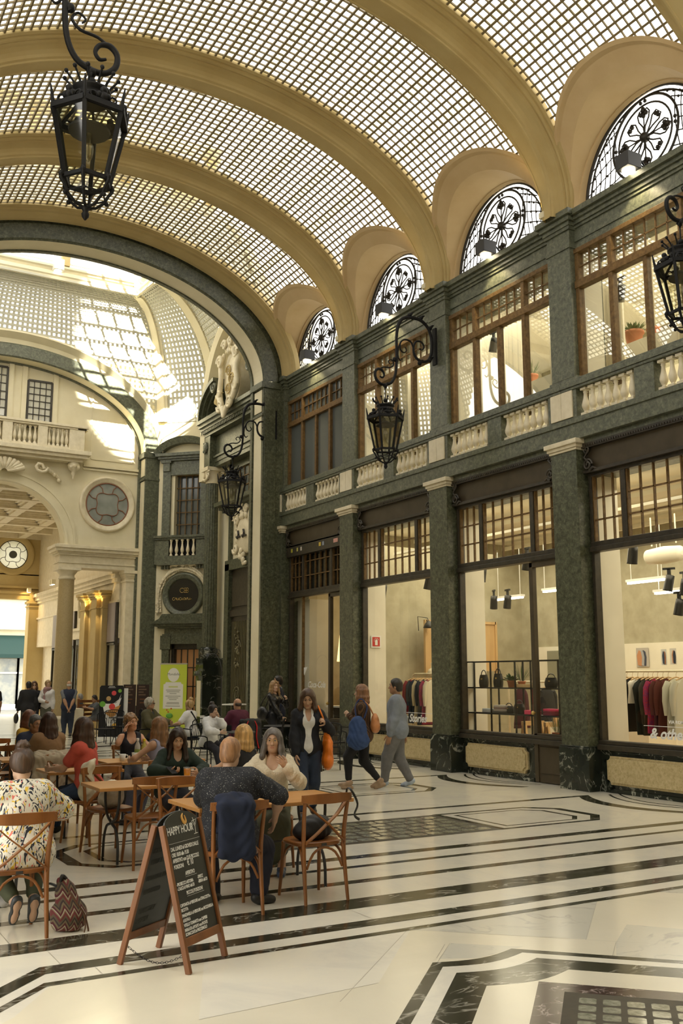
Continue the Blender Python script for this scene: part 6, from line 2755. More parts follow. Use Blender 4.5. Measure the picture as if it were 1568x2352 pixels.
def nets(D, ax):
 ins = D < 0
 nx, ny, nz = D.shape
 cnt = np.zeros((nx - 1, ny - 1, nz - 1), np.int8)
 for dx in (0, 1):
  for dy in (0, 1):
   for dz in (0, 1):
    cnt += ins[dx:nx - 1 + dx, dy:ny - 1 + dy, dz:nz - 1 + dz]
 act = (cnt > 0) & (cnt < 8)
 idx = np.full(act.shape, -1, np.int64)
 cells = np.argwhere(act)
 idx[act] = np.arange(len(cells))
 S = np.zeros((len(cells), 3))
 N = np.zeros(len(cells))
 corners = [(i, j, k) for i in (0, 1) for j in (0, 1) for k in (0, 1)]
 for a in corners:
  for ai in range(3):
   if a[ai] == 0:
    b = list(a)
    b[ai] = 1
    da = D[cells[:, 0] + a[0], cells[:, 1] + a[1], cells[:, 2] + a[2]]
    db = D[cells[:, 0] + b[0], cells[:, 1] + b[1], cells[:, 2] + b[2]]
    cr = (da < 0) != (db < 0)
    t = np.where(cr, da / np.where(cr, da - db, 1), 0)
    for q in range(3):
     S[:, q] += np.where(cr, a[q] + (t if q == ai else 0), 0)
    N += cr
 P = S / N[:, None] + cells
 V = np.stack([ax[i][0] + P[:, i] * (ax[i][1] - ax[i][0]) for i in range(3)], 1)
 F = []
 for ai in range(3):
  o = [(1, 2), (2, 0), (0, 1)][ai]
  sl0, sl1 = [slice(1, -1)] * 3, [slice(1, -1)] * 3
  sl0[ai], sl1[ai] = slice(0, -1), slice(1, None)
  A, B = ins[tuple(sl0)], ins[tuple(sl1)]
  for flip, msk in ((0, A & ~B), (1, ~A & B)):
   e = np.argwhere(msk)
   if not len(e):
    continue
   e = e + 1
   e[:, ai] -= 1
   q = []
   for du, dv in ((-1, -1), (0, -1), (0, 0), (-1, 0)):
    c = e.copy()
    c[:, o[0]] += du
    c[:, o[1]] += dv
    q.append(idx[c[:, 0], c[:, 1], c[:, 2]])
   q = np.stack(q, 1)
   F.append(q[:, ::-1] if flip else q)
 F = np.concatenate(F) if F else np.zeros((0, 4), int)
 return V, F


def np_mesh(name, parts, mats, parent):
 """parts: [(V, F, material index), ...] joined into one object"""
 vs, fs, mi, b = [], [], [], 0
 for V, F, m in parts:
  if len(F) == 0:
   continue
  vs.append(V)
  fs.append(F + b)
  mi.append(np.full(len(F), m))
  b += len(V)
 V, F, mi = np.concatenate(vs), np.concatenate(fs), np.concatenate(mi)
 me = bpy.data.meshes.new(name)
 me.vertices.add(len(V))
 me.vertices.foreach_set('co', V.ravel())
 me.loops.add(len(F) * 4)
 me.loops.foreach_set('vertex_index', F.ravel())
 me.polygons.add(len(F))
 me.polygons.foreach_set('loop_start', np.arange(0, len(F) * 4, 4))
 for m in mats:
  me.materials.append(m)
 me.polygons.foreach_set('material_index', mi.astype(np.int32))
 me.polygons.foreach_set('use_smooth', np.ones(len(F), bool))
 me.update(calc_edges=True)
 me.validate()
 o = bpy.data.objects.new(name, me)
 COL.objects.link(o)
 o.parent = parent
 return o


_mc = {}


def cloth(c, rough=.85, kind=None):
 k = (tuple(c), rough, kind)
 if k not in _mc:
  if kind == 'knit':
   m = noisy('knit', [(.35, tuple(x * .84 for x in c)), (.55, c)], 90, .95, 3, 0, .6, coord='Object', bscale=70)
  elif kind == 'stripe':
   m = stripes('striped cloth', c, tuple(x * .25 for x in c), 70)
  elif kind == 'dots':
   m = noisy('dotted cloth', [(.66, c), (.70, (.30, .30, .28))], 120, .8, 1, 0, .1, coord='Object')
  elif kind == 'floral':
   m = floral()
  elif kind == 'roses':
   m = noisy('rose print', [(.52, c), (.58, (.75, .12, .14)), (.7, (.6, .3, .3))], 14, .8, 2, 0, .1, coord='Object')
  elif kind == 'shine':
   m = noisy('leather', [(.4, c), (.6, tuple(x * 1.6 for x in c))], 8, .32, 3, 0, .25, coord='Object')
  else:
   m = noisy('cloth', [(.35, tuple(x * .86 for x in c)), (.65, tuple(min(1, x * 1.06) for x in c))], 9, rough, 4, .4, .22, coord='Object', bscale=16)
  _mc[k] = m
 return _mc[k]


def stripes(name, a, b, n):
 m, nt, p = new_mat(name)
 N, L = nt.nodes, nt.links
 tc = N.new('ShaderNodeTexCoord')
 wv = N.new('ShaderNodeTexWave')
 wv.inputs['Scale'].default_value = n / 6
 wv.inputs['Distortion'].default_value = 1.2
 L.new(tc.outputs['Object'], wv.inputs['Vector'])
 cr = N.new('ShaderNodeValToRGB')
 cr.color_ramp.interpolation = 'CONSTANT'
 cr.color_ramp.elements[0].color = (*b, 1)
 cr.color_ramp.elements[1].color = (*a, 1)
 cr.color_ramp.elements[1].position = .55
 L.new(wv.outputs['Fac'], cr.inputs[0])
 L.new(cr.outputs[0], p.inputs['Base Color'])
 p.inputs['Roughness'].default_value = .85
 return m


def floral():
 """white blouse printed with brush strokes of black, yellow and coral"""
 m, nt, p = new_mat('leaf print cloth')
 N, L = nt.nodes, nt.links
 tc = N.new('ShaderNodeTexCoord')
 prev = None
 for i, (c, sc, dist, lo, off) in enumerate((((.70, .48, .06), 8.5, 3.2, .60, 0), ((.70, .18, .14), 8, 3.2, .64, 3), ((.02, .025, .04), 9.5, 4.2, .585, 7))):
  mp = N.new('ShaderNodeMapping')
  mp.inputs['Location'].default_value = (off, off * 1.7, off * .6)
  mp.inputs['Scale'].default_value = (1.6, 1.6, .75)
  mp.inputs['Rotation'].default_value = (.2, .5 * i, .3)
  L.new(tc.outputs['Object'], mp.inputs['Vector'])
  n = N.new('ShaderNodeTexNoise')
  n.inputs['Scale'].default_value = sc
  n.inputs['Detail'].default_value = 1
  n.inputs['Distortion'].default_value = dist
  L.new(mp.outputs[0], n.inputs['Vector'])
  cr = N.new('ShaderNodeValToRGB')
  cr.color_ramp.elements[0].position = lo
  cr.color_ramp.elements[1].position = lo + .03
  L.new(n.outputs['Fac'], cr.inputs[0])
  mx = N.new('ShaderNodeMixRGB')
  if prev is None:
   mx.inputs[1].default_value = (.74, .71, .62, 1)
  else:
   L.new(prev, mx.inputs[1])
  mx.inputs[2].default_value = (*c, 1)
  L.new(cr.outputs[0], mx.inputs[0])
  prev = mx.outputs[0]
 L.new(prev, p.inputs['Base Color'])
 p.inputs['Roughness'].default_value = .8
 return m


def hair_mat(c):
 k = ('hair',) + tuple(c)
 if k not in _mc:
  _mc[k] = noisy('hair', [(.3, tuple(x * .55 for x in c)), (.5, c), (.72, tuple(min(1, x * 1.6) for x in c))], 26, .42, 4, .5, .5, coord='Object', stretch=(1.6, 1.6, .14))
 return _mc[k]


def skin_mat(c):
 k = ('skin',) + tuple(c)
 if k not in _mc:
  m = noisy('skin', [(.35, tuple(x * .93 for x in c)), (.65, c)], 7, .5, 3, 0, .05, coord='Object', bscale=60)
  m.node_tree.nodes['Principled BSDF'].inputs['Subsurface Weight'].default_value = 0
  _mc[k] = m
 return _mc[k]


def ik(a, b, l1, l2, hint):
 """middle joint of a two-bone limb from a to b, bent towards hint"""
 a, b, hint = np.asarray(a, float), np.asarray(b, float), unit(hint)
 d = b - a
 L = np.linalg.norm(d)
 if L > (l1 + l2) * .995:
  b = a + d / L * (l1 + l2) * .995
  d = b - a
  L = np.linalg.norm(d)
 x = (l1 * l1 - l2 * l2 + L * L) / (2 * L)
 h = math.sqrt(max(l1 * l1 - x * x, 0))
 u = d / L
 n = hint - u * (hint @ u)
 return a + u * x + unit(n) * h, b


def rot(v, axis, a):
 v, k = np.asarray(v, float), unit(axis)
 return v * math.cos(a) + np.cross(k, v) * math.sin(a) + k * (k @ v) * (1 - math.cos(a))


def person(label, loc, rz, H=1.62, sex='f', skin=(.52, .32, .21), pose=None, hair=('short', (.03, .02, .015)), top=None, over=None, bottom=None, shoe=(.02, .02, .02), fine=1, group=None, extra=None, build=1.0, bare_feet=False):
 """local frame: +y forward, +x the person's right... pose gives pelvis height, lean, hands and feet"""
 if pose and pose.get('pz', 1) < .7:
  H *= .91
  pose = dict(pose, pz=pose['pz'] - .035)
 S = H / 1.7
 p = dict(pz=.89 * S, lean=0, side=0, twist=0, hyaw=0, hpitch=0, htilt=0, hl=None, hr=None, fl=None, fr=None, el=(-.5, -.7, -.2), er=(.5, -.7, -.2), kl=(-.1, 1, 0), kr=(.1, 1, 0), gl='relax', gr='relax', pl=None, pr=None, fdl=(0, 1, 0), fdr=(0, 1, 0), heel=0)
 p.update(pose or {})
 t = empty('person', loc, rz, label, 'person', group)
 wsh = (.148 if sex == 'f' else .172) * S * (.6 + .4 * build)
 gth = (1.0 if sex == 'f' else 1.08) * build
 hb = {1: .0125, 2: .018, 3: .024}[fine]
 hh = {1: .0058, 2: .0085, 3: .0125}[fine]
 P = V3(0, 0, p['pz'])
 up = unit(V3(math.sin(p['side']), math.sin(p['lean']), math.cos(p['lean'])))
 tw = p['twist']
 cr = V3(math.cos(tw), math.sin(tw), 0)
 cr = unit(cr - up * (cr @ up))           # chest right
 cf = np.cross(up, cr)                    # chest forward
 C = P + up * .33 * S
 Nk = P + up * .50 * S
 shr, shl = P + up * .440 * S + cr * wsh, P + up * .440 * S - cr * wsh
 # head frame
 hf = rot(cf * math.cos(.0) if True else cf, up, p['hyaw'])
 hf = unit(V3(hf[0], hf[1], 0))
 hr_ = np.cross(hf, V3(0, 0, 1))
 hf = rot(hf, hr_, p['hpitch'])
 hu = np.cross(hr_, hf)
 hr_, hu = rot(hr_, hf, p['htilt']), rot(hu, hf, p['htilt'])
 Hc = Nk + up * .045 * S + hu * .125 * S + hf * .02 * S
 HA = np.stack([hr_, hf, hu])

 def hp(x, y, z):
  return Hc + (hr_ * x + hf * y + hu * z) * S
 # limbs
 ua, fa, th, sh = .285 * S, .25 * S, .42 * S, .40 * S
 hipr, hipl = P + V3(.085 * S, 0, -.02 * S), P - V3(.085 * S, 0, .02 * S)
 wr = V3(*p['hr']) if p['hr'] is not None else shr + V3(.07, .03, -.52 * S)
 wl = V3(*p['hl']) if p['hl'] is not None else shl + V3(-.07, .03, -.52 * S)
 er, wr = ik(shr, wr, ua, fa, p['er'])
 el, wl = ik(shl, wl, ua, fa, p['el'])
 fr = V3(*p['fr']) if p['fr'] is not None else V3(.09, 0, .075 * S + p['heel'])
 fl = V3(*p['fl']) if p['fl'] is not None else V3(-.09, 0, .075 * S + p['heel'])
 kr, fr = ik(hipr, fr, th, sh, p['kr'])
 kl, fl = ik(hipl, fl, th, sh, p['kl'])
 g = gth * S

 def torso(F, o=0, w=1):
  F.ell(P + up * .02 * S, (.168 * g * w + o, .122 * g + o, .13 * S + o), np.stack([V3(1, 0, 0), V3(0, 1, 0), V3(0, 0, 1)]), .05)
  ax = np.stack([cr, cf, up])
  F.ell(P + up * .17 * S, ((.122 if sex == 'f' else .142) * g + o, .100 * g + o, .14 * S + o), ax, .06)
  F.ell(C, ((.138 if sex == 'f' else .162) * g + o, .108 * g + o, .165 * S + o), ax, .05)
  F.cap(shl + cr * .02, shr - cr * .02, .050 * g + o, None, .05)
  F.cap(Nk - up * .015 * S, shr + up * .0, .046 * S + o, .046 * S + o, .03)
  F.cap(Nk - up * .015 * S, shl + up * .0, .046 * S + o, .046 * S + o, .03)
  if sex == 'f':
   for s_ in (-1, 1):
    F.ell(C + up * .03 * S + cr * s_ * .072 * S + cf * .085 * g, (.062 * g + o, .055 * g + o, .062 * g + o), ax, .04)
  for h_ in (hipr, hipl):      # seat
   F.ell(h_ + V3(0, -.05 * S, -.01), (.09 * g + o, .085 * g + o, .10 * g + o), None, .05)

 def arm(F, s, e, w, o=0, f0=0, f1=2, k=.03):
  a, b, c = .046 * g + o, .037 * g + o, .026 * S + o
  if f1 > 0:
   q = min(1, f1)
   F.cap(s, s + (e - s) * q, a, a + (b - a) * q, k)
  if f1 > 1:
   q = f1 - 1
   F.cap(e, e + (w - e) * q, b, b + (c - b) * q, k)
   F.cap(e + (w - e) * .15, e + (w - e) * min(q, .45), .039 * g + o, .036 * g + o, k)

 def leg(F, h, k_, f, o=0, f1=2, wide=0):
  a, b, c = .090 * g + o, .060 * g + o, .040 * S + o
  q = min(1, f1)
  F.cap(h, h + (k_ - h) * q, a, a + (b + .01 * q - a) * q, .04)
  if f1 > 1:
   q = f1 - 1
   F.cap(k_, k_ + (f - k_) * q, b + wide * .4, b + (c - b) * q + wide, .03)
   F.cap(k_ + (f - k_) * .12, k_ + (f - k_) * min(q, .42), .056 * g + o + wide * .5, .050 * g + o + wide * .6, .03)

 def neck(F, o=0):
  F.cap(Nk - up * .05 * S, Hc - hu * .05 * S - hf * .025 * S, .056 * S * (1 if sex == 'f' else 1.1) + o, .050 * S * (1 if sex == 'f' else 1.12) + o, .02)

 def foot(F, f, d, o=0, lift=0):
  d = unit(V3(*d))
  r = np.cross(d, V3(0, 0, 1)) if abs(d[2]) < .95 else V3(1, 0, 0)
  n = np.cross(r, d)
  F.cap(f - n * .02 * S - d * .03 * S, f - n * .03 * S, .036 * S + o, .034 * S + o, .02)
  F.cap(f - n * .035 * S, f - n * .052 * S + d * .12 * S, .034 * S + o, .024 * S + o, .02)
  F.cap(f - n * .05 * S + d * .10 * S - r * .015 * S, f - n * .055 * S + d * .15 * S - r * .01 * S, .024 * S + o, .018 * S + o, .02)
  F.cap(f - n * .05 * S + d * .09 * S + r * .015 * S, f - n * .055 * S + d * .14 * S + r * .015 * S, .024 * S + o, .018 * S + o, .02)

 def hand(F, w, e, grip, pal, side):
  d = unit(w - e)
  n = V3(*pal) if pal is not None else cr * (-side) * 1.0 + V3(0, 0, -.01)
  n = unit(n - d * (n @ d))              # palm normal
  r = np.cross(d, n)                     # lateral
  thumb_side = -side * 1.0
  r = r * (1 if (r @ cf) > 0 or True else -1)
  tdir = r if (r @ (cf + V3(0, 0, .6))) > 0 else -r
  q = S * (1 if sex == 'f' else 1.08)
  A = np.stack([tdir, n, d])
  F.cap(w - d * .02, w + d * .02, .025 * q, .024 * q, .012)
  F.ell(w + d * .048 * q, (.038 * q, .016 * q, .046 * q), A, .012)
  curl = dict(relax=(.35, .35, .25), fist=(1.3, 1.4, 1.0), hold=(.8, .9, .6), open=(.08, .1, .08), point=(.5, .6, .4))[grip]
  for i in range(4):
   x = (.027 - i * .018) * q
   b = w + d * (.085 - .004 * abs(i - 1)) * q + tdir * x
   L = (.070, .078, .072, .056)[i] * q
   cu = curl
   if grip == 'point' and i == 0:
    cu = (.1, .15, .1)
   dd = rot(d, np.cross(d, n), cu[0] * .6)
   dd = unit(dd + tdir * (.10 - .07 * i) * (.6 if grip in ('open', 'relax') else .2))
   for j, fr_ in enumerate((.45, .31, .24)):
    e2 = b + dd * L * fr_
    F.cap(b, e2, (.0092 - .0011 * j) * q, (.0085 - .0011 * j) * q, .003)
    b = e2
    dd = rot(dd, np.cross(d, n), cu[min(j + 1, 2)])
  b = w + d * .022 * q + tdir * .026 * q
  dd = unit(d * .75 + tdir * .65 + n * (.15 + .5 * curl[0]))
  for j, (L, ra, rb) in enumerate(((.040, .014, .0115), (.030, .011, .0098), (.024, .0095, .0075))):
   e2 = b + dd * L * q
   F.cap(b, e2, ra * q, rb * q, .005)
   b = e2
   dd = unit(dd + d * .25 + n * .35 * curl[0] - tdir * .2)

 # ---- body
 cutz = Nk + up * .035 * S
 B = Field()
 torso(B)
 neck(B)
 for s_, e_, w_ in ((shr, er, wr), (shl, el, wl)):
  arm(B, s_, e_, w_)
 for h_, k_, f_ in ((hipr, kr, fr), (hipl, kl, fl)):
  leg(B, h_, k_, f_)
 foot(B, fr, p['fdr'])
 foot(B, fl, p['fdl'])
 B.cut(cutz, up)
 parts = [(*B.mesh(hb), 0)]
 # head
 F = Field(.012)
 neck(F)
 F.ell(hp(0, -.012, .028), (.074 * S, .092 * S, .088 * S), HA, .02)
 F.ell(hp(0, .022, -.03), (.058 * S, .066 * S, .086 * S), HA, .03)
 F.ell(hp(0, .055, -.088), (.030 * S, .026 * S, .024 * S), HA, .03)
 F.cap(hp(-.045, .0, -.07), hp(-.015, .055, -.092), .022 * S, .018 * S, .03)
 F.cap(hp(.045, .0, -.07), hp(.015, .055, -.092), .022 * S, .018 * S, .03)
 if fine < 3:
  F.cap(hp(0, .078, .008), hp(0, .103, -.032), .008 * S, .0125 * S, .012)
  for s_ in (-1, 1):
   F.ell(hp(s_ * .012, .092, -.036), (.008 * S, .010 * S, .008 * S), HA, .008)
   F.ell(hp(s_ * .030, .088, .008), (.017 * S, .014 * S, .011 * S), HA, .012, True)
   F.cap(hp(s_ * .010, .080, .026), hp(s_ * .045, .066, .024), .008 * S, .007 * S, .012)
   F.ell(hp(s_ * .038, .062, -.022), (.020 * S, .016 * S, .018 * S), HA, .02)
   F.ell(hp(s_ * .075, -.005, -.012), (.010 * S, .020 * S, .032 * S), HA, .008)
  F.cap(hp(-.018, .083, -.058), hp(.018, .083, -.058), .0065 * S, None, .006)
  F.cap(hp(-.016, .083, -.069), hp(.016, .083, -.069), .0075 * S, None, .006)
  F.cap(hp(-.02, .092, -.0635), hp(.02, .092, -.0635), .003 * S, None, .004, True)
 F.cut(cutz - up * .03 * S, -up)
 Vh, Fh = F.mesh(hh)
 mi = np.zeros(len(Fh), int)
 if fine < 3:
  cen = (Vh[Fh].mean(1) - Hc) @ HA.T / S
  lip = (np.abs(cen[:, 0]) < .021) & (cen[:, 1] > .076) & (cen[:, 2] < -.054) & (cen[:, 2] > -.075)
  mi[lip] = 1
 for m in (0, 1):
  if (mi == m).any():
   parts.append((Vh, Fh[mi == m], m))
 if fine < 3:
  E = Field(.002)
  for s_ in (-1, 1):
   E.ell(hp(s_ * .030, .071, .007), (.0118 * S, .0115 * S, .0085 * S), HA)
  parts.append((*E.mesh(.0035), 2))
  E = Field(.002)
  for s_ in (-1, 1):
   E.ell(hp(s_ * .030, .0795, .007), (.0065 * S, .005 * S, .0065 * S), HA)
   E.cap(hp(s_ * .018, .0815, .0145), hp(s_ * .043, .074, .012), .0022 * S)
  parts.append((*E.mesh(.003), 3))
  E = Field(.002)
  for s_ in (-1, 1):
   E.cap(hp(s_ * .012, .087, .030), hp(s_ * .030, .085, .036), .0042 * S)
   E.cap(hp(s_ * .030, .085, .036), hp(s_ * .048, .068, .030), .0042 * S, .002 * S)
  parts.append((*E.mesh(.0035), 4))
 # hands
 for w_, e_, gr_, pa, sd in ((wr, er, p['gr'], p['pr'], 1), (wl, el, p['gl'], p['pl'], -1)):
  F = Field(.006)
  hand(F, w_, e_, gr_, pa, sd)
  parts.append((*F.mesh({1: .0042, 2: .006, 3: .009}[fine]), 0))
 hm = hair_mat(hair[1]) if hair[1] else M['iron']
 np_mesh('body', parts, [skin_mat(skin), plain('lips', (skin[0] * .8, skin[1] * .58, skin[2] * .58), .4), M['eye_white'], M['eye_dark'], hm], t)

 # ---- hair
 kind = hair[0]
 if kind != 'bald':
  F = Field(.015)
  vol = .012 if kind in ('crop', 'male') else .022
  if kind == 'fringe':
   vol = .02
  F.ell(hp(0, -.018, .032), ((.077 + vol) * S, (.094 + vol) * S, (.09 + vol) * S), HA)
  if kind in ('male', 'crop', 'bob', 'short', 'fringe'):
   F.ell(hp(0, -.055, -.02), ((.066 + vol) * S, (.06 + vol) * S, (.075 + vol) * S), HA)
  if kind == 'bun':
   F.ell(hp(0, -.055, -.015), (.068 * S, .06 * S, .07 * S), HA)
   F.ell(hp(0, -.055, .150), (.056 * S, .052 * S, .045 * S), HA, .004)
   for q in range(5):
    F.cap(hp(.05 * math.cos(q * 1.3), -.055 + .046 * math.sin(q * 1.3), .14), hp(.03 * math.cos(q * 1.3 + 1.4), -.055 + .03 * math.sin(q * 1.3 + 1.4), .185), .014 * S, .010 * S, .003)
  if kind == 'ponytail':
   F.ell(hp(0, -.055, -.015), (.068 * S, .06 * S, .07 * S), HA)
   F.cap(hp(0, -.115, .05), hp(0, -.15, .02), .03 * S, .035 * S)
   F.cap(hp(0, -.15, .02), hp(0, -.135, -.16), .035 * S, .012 * S)
  if kind in ('long', 'bob', 'wavy'):
   L = hair[2] if len(hair) > 2 else {'long': .30, 'bob': .10, 'wavy': .32}[kind]
   n = 11
   for i in range(n):
    a = math.radians(-118 + 236 * i / (n - 1))
    sx, sy = math.sin(a), -math.cos(a)
    top_ = hp(.083 * sx, -.012 + .09 * sy, .03)
    mid = hp(.098 * sx, -.012 + .105 * sy, -.08)
    wv = .01 * math.sin(i * 2.1) if kind == 'wavy' else 0
    L_ = L * (1 - .12 * abs(math.sin(a)) + .06 * math.sin(i * 1.7))
    end = mid - V3(0, 0, 1) * L_ * S + (hr_ * sx * (.015 + wv) + hf * sy * .02) * S
    if kind == 'bob':
     end = hp(.080 * sx, -.012 + .085 * sy, -.08 - L_)
    F.cap(top_, mid, .026 * S, .028 * S, .02)
    m2 = (mid + end) / 2 + (hr_ * sx + hf * sy) * (.012 if kind != 'long' else .006) * S
    F.cap(mid, m2, .028 * S, .028 * S, .02)
    F.cap(m2, end, .028 * S, .010 * S, .02)
  if kind == 'curly':
   rng = random.Random(4)
   for _ in range(60):
    a, b_ = rng.uniform(0, 2 * PI), rng.uniform(-.3, 1.4)
    q = hp(.092 * math.cos(a) * math.cos(b_), -.02 + .108 * math.sin(a) * math.cos(b_), .03 + .105 * math.sin(b_))
    if ((q - Hc) @ HA[1]) < .055 * S:
     F.ell(q, (.022 * S,) * 3, HA, .006)
   F.ell(hp(0, -.07, -.02), (.08 * S, .06 * S, .075 * S), HA)
  # free the face
  fz = {'male': .058, 'crop': .058}.get(kind, .052)
  F.ell(hp(0, .105, -.035), (.069 * S if kind not in ('male', 'crop') else .105 * S, .088 * S, (.05 + fz + .012) * S), HA, .012, True)
  if kind in ('male', 'crop'):
   F.cut(hp(0, -.1, -.085), -hu * 1.0)
   F.ell(hp(0, .06, -.075), (.12 * S, .07 * S, .065 * S), HA, .01, True)
  np_mesh('hair', [(*F.mesh(hh * 1.1, .0016 if fine < 3 else 0), 0)], [hm], t)
 elif len(hair) > 1 and hair[1]:
  F = Field(.01)
  F.ell(hp(0, -.03, -.005), (.079 * S, .082 * S, .06 * S), HA)
  F.ell(hp(0, .05, .0), (.1 * S, .075 * S, .12 * S), HA, .01, True)
  F.ell(hp(0, -.0, .075), (.1 * S, .13 * S, .055 * S), HA, .01, True)
  np_mesh('hair', [(*F.mesh(hh, 0), 0)], [hm], t)

 # ---- clothes
 def garment_top(d, o, name):
  F = Field(.02)
  torso(F, o + d.get('loose', 0))
  sl = d.get('sleeve', 2)
  for s_, e_, w_ in ((shr, er, wr), (shl, el, wl)):
   if sl > 0:
    so = o + .004 + d.get('loose', 0) * .6
    arm(F, s_, e_, w_, so, 0, min(sl, 1.94))
    # a clean cuff
    if sl < 1:
     c_ = s_ + (e_ - s_) * sl
     F.cut(c_ + unit(e_ - s_) * .02, unit(e_ - s_)) if False else None
  ln = d.get('long', .0)
  hemz = -(.10 + ln)
  if ln > .1 and p['pz'] > .6:
   F.ell(P + V3(0, 0, -.10), (.178 * g + o, .135 * g + o, .2), None, .05)
  F.cut(P + up * hemz * S, -up)
  # neckline
  nd = d.get('neck', .03)
  F.cap(Nk - up * (.01 if nd < .05 else .0) * S + cf * .012 * S, Nk + up * .2 * S + cf * .03 * S, d.get('nr', .060) * S, .09 * S, .008, True)
  F.cut(Nk + up * .05 * S, up)
  if nd > .05:
   F.ell(Nk + cf * .10 * S - up * .0 * S, (d.get('nw', .055) * S, .10 * S, nd * S), np.stack([cr, cf, up]), .01, True)
  if d.get('open'):
   w0 = d['open']
   F.cap(Nk + cf * .18 * S - up * .02, P + cf * .25 * S - up * .3 * S, w0, w0 * 1.5, .01, True)
  if sl <= 0:
   for s_, sg in ((shr, 1), (shl, -1)):
    F.ell(s_ + cr * sg * .055 * S, (.075 * S, .10 * S, .10 * S), np.stack([cr, cf, up]), .01, True)
  mat = cloth(d['c'], d.get('rough', .85), d.get('kind'))
  np_mesh(name, [(*F.mesh({1: .011, 2: .015, 3: .021}[fine], d.get('wob', .0022)), 0)], [mat], t)
  if d.get('collar'):
   F = Field(.006)
   for a in np.linspace(-2.2, 2.2, 13):
    dr = rot(-cf, up, a)
    b0 = Nk + up * .03 * S + dr * .062 * S
    F.cap(b0 + up * .015, b0 - up * .02 + dr * .022, .007, .006)
   for sg in (-1, 1):
    F.cap(Nk + up * .01 * S + cf * .05 * S + cr * sg * .05 * S, Nk - up * .06 * S + cf * .088 * S + cr * sg * .055 * S, .014, .007)
   np_mesh('collar', [(*F.mesh(.007), 0)], [cloth(d.get('cc', d['c']))], t)

 if bottom:
  kd = bottom.get('type', 'pants')
  F = Field(.02)
  o = .012
  F.ell(P + up * .02 * S, (.17 * g + o, .125 * g + o, .13 * S + o), None, .05)
  for h_ in (hipr, hipl):
   F.ell(h_ + V3(0, -.05 * S, -.01), (.093 * g + o, .088 * g + o, .10 * g + o), None, .05)
  for h_, k_, f_ in ((hipr, kr, fr), (hipl, kl, fl)):
   leg(F, h_, k_, f_, o, bottom.get('len', 1.93), bottom.get('wide', 0))
  if kd == 'skirt':
   F.cap((hipr + hipl) / 2, (kr + kl) / 2, .14 * g, .13 * g, .05)
   F.cap((kr + kl) / 2, (kr + kl) / 2 + ((fr + fl) / 2 - (kr + kl) / 2) * .6, .14 * g, .15 * g, .05)
  F.cut(P + up * .10 * S, up)
  np_mesh('skirt' if kd == 'skirt' else 'trousers', [(*F.mesh({1: .0115, 2: .016, 3: .022}[fine], .0018), 0)], [cloth(bottom['c'], .85, bottom.get('kind'))], t)
 if top:
  garment_top(top, .016, top.get('name', 'shirt'))
 if over:
  garment_top(over, .027, over.get('name', 'jacket'))
 if shoe is not None:
  for f_, d_ in ((fr, p['fdr']), (fl, p['fdl'])):
   F = Field(.012)
   foot(F, f_, d_, .007)
   d = unit(V3(*d_))
   r = np.cross(d, V3(0, 0, 1)) if abs(d[2]) < .95 else V3(1, 0, 0)
   n = np.cross(r, d)
   up_ = f_ - n * .072 * S
   mats = [cloth(shoe, .5)]
   if p['heel']:
    F.ell(up_ + d * .0 - n * .02, (.036, .05, .045), np.stack([r, d, n]), .01)
    F.cap(up_ - d * .05 * S - n * p['heel'] * .5, up_ + d * .1 * S - n * (p['heel'] * .5), .03, .03)
   F.cut(f_ + n * .015 * S, n)
   F.cut(f_ - n * (.084 * S + p['heel'] * .98), -n)
   prts = [(*F.mesh({1: .0075, 2: .011, 3: .016}[fine]), 0)]
   np_mesh('shoe', prts, mats, t)
 t['_j'] = 0
 del t['_j']
 return t, dict(P=P, C=C, Nk=Nk, Hc=Hc, HA=HA, shr=shr, shl=shl, er=er, el=el, wr=wr, wl=wl, kr=kr, kl=kl, fr=fr, fl=fl, up=up, cr=cr, cf=cf, S=S, hp=hp)


M['eye_white'] = plain('eye white', (.62, .58, .53), .3)
M['eye_dark'] = plain('iris and lashes', (.018, .013, .010), .3)


def seat_pose(seat=.44, H=1.62, **k):
 """sitting: pelvis on the seat, thighs forward, feet on the floor"""
 S = H / 1.7
 d = dict(pz=seat + .105 * S, fr=(.10, .43, .075 * S), fl=(-.10, .43, .075 * S), kr=(.1, .6, 1), kl=(-.1, .6, 1), lean=.05)
 d.update(k)
 return d


def glasses(t, J, dark=False, mat=None):
 hp = J['hp']
 b = MB()
 for s in (-1, 1):
  b.tube([hp(s * .031 + .021 * math.cos(a), .094, .004 + .017 * math.sin(a)) for a in np.linspace(0, 2 * PI, 17)[:-1]], .0014, 5, True)
  b.tube([hp(s * .052, .093, .008), hp(s * .074, .06, .01), hp(s * .078, .0, .008)], .0013, 5)
  if dark:
   b.add([hp(s * .031 + .021 * math.cos(a), .0945, .004 + .017 * math.sin(a)) for a in np.linspace(0, 2 * PI, 17)[:-1]], [tuple(range(16))])
 b.tube([hp(-.01, .096, .006), hp(0, .099, .009), hp(.01, .096, .006)], .0013, 5)
 b.build('glasses', mat or M['eye_dark'], t)
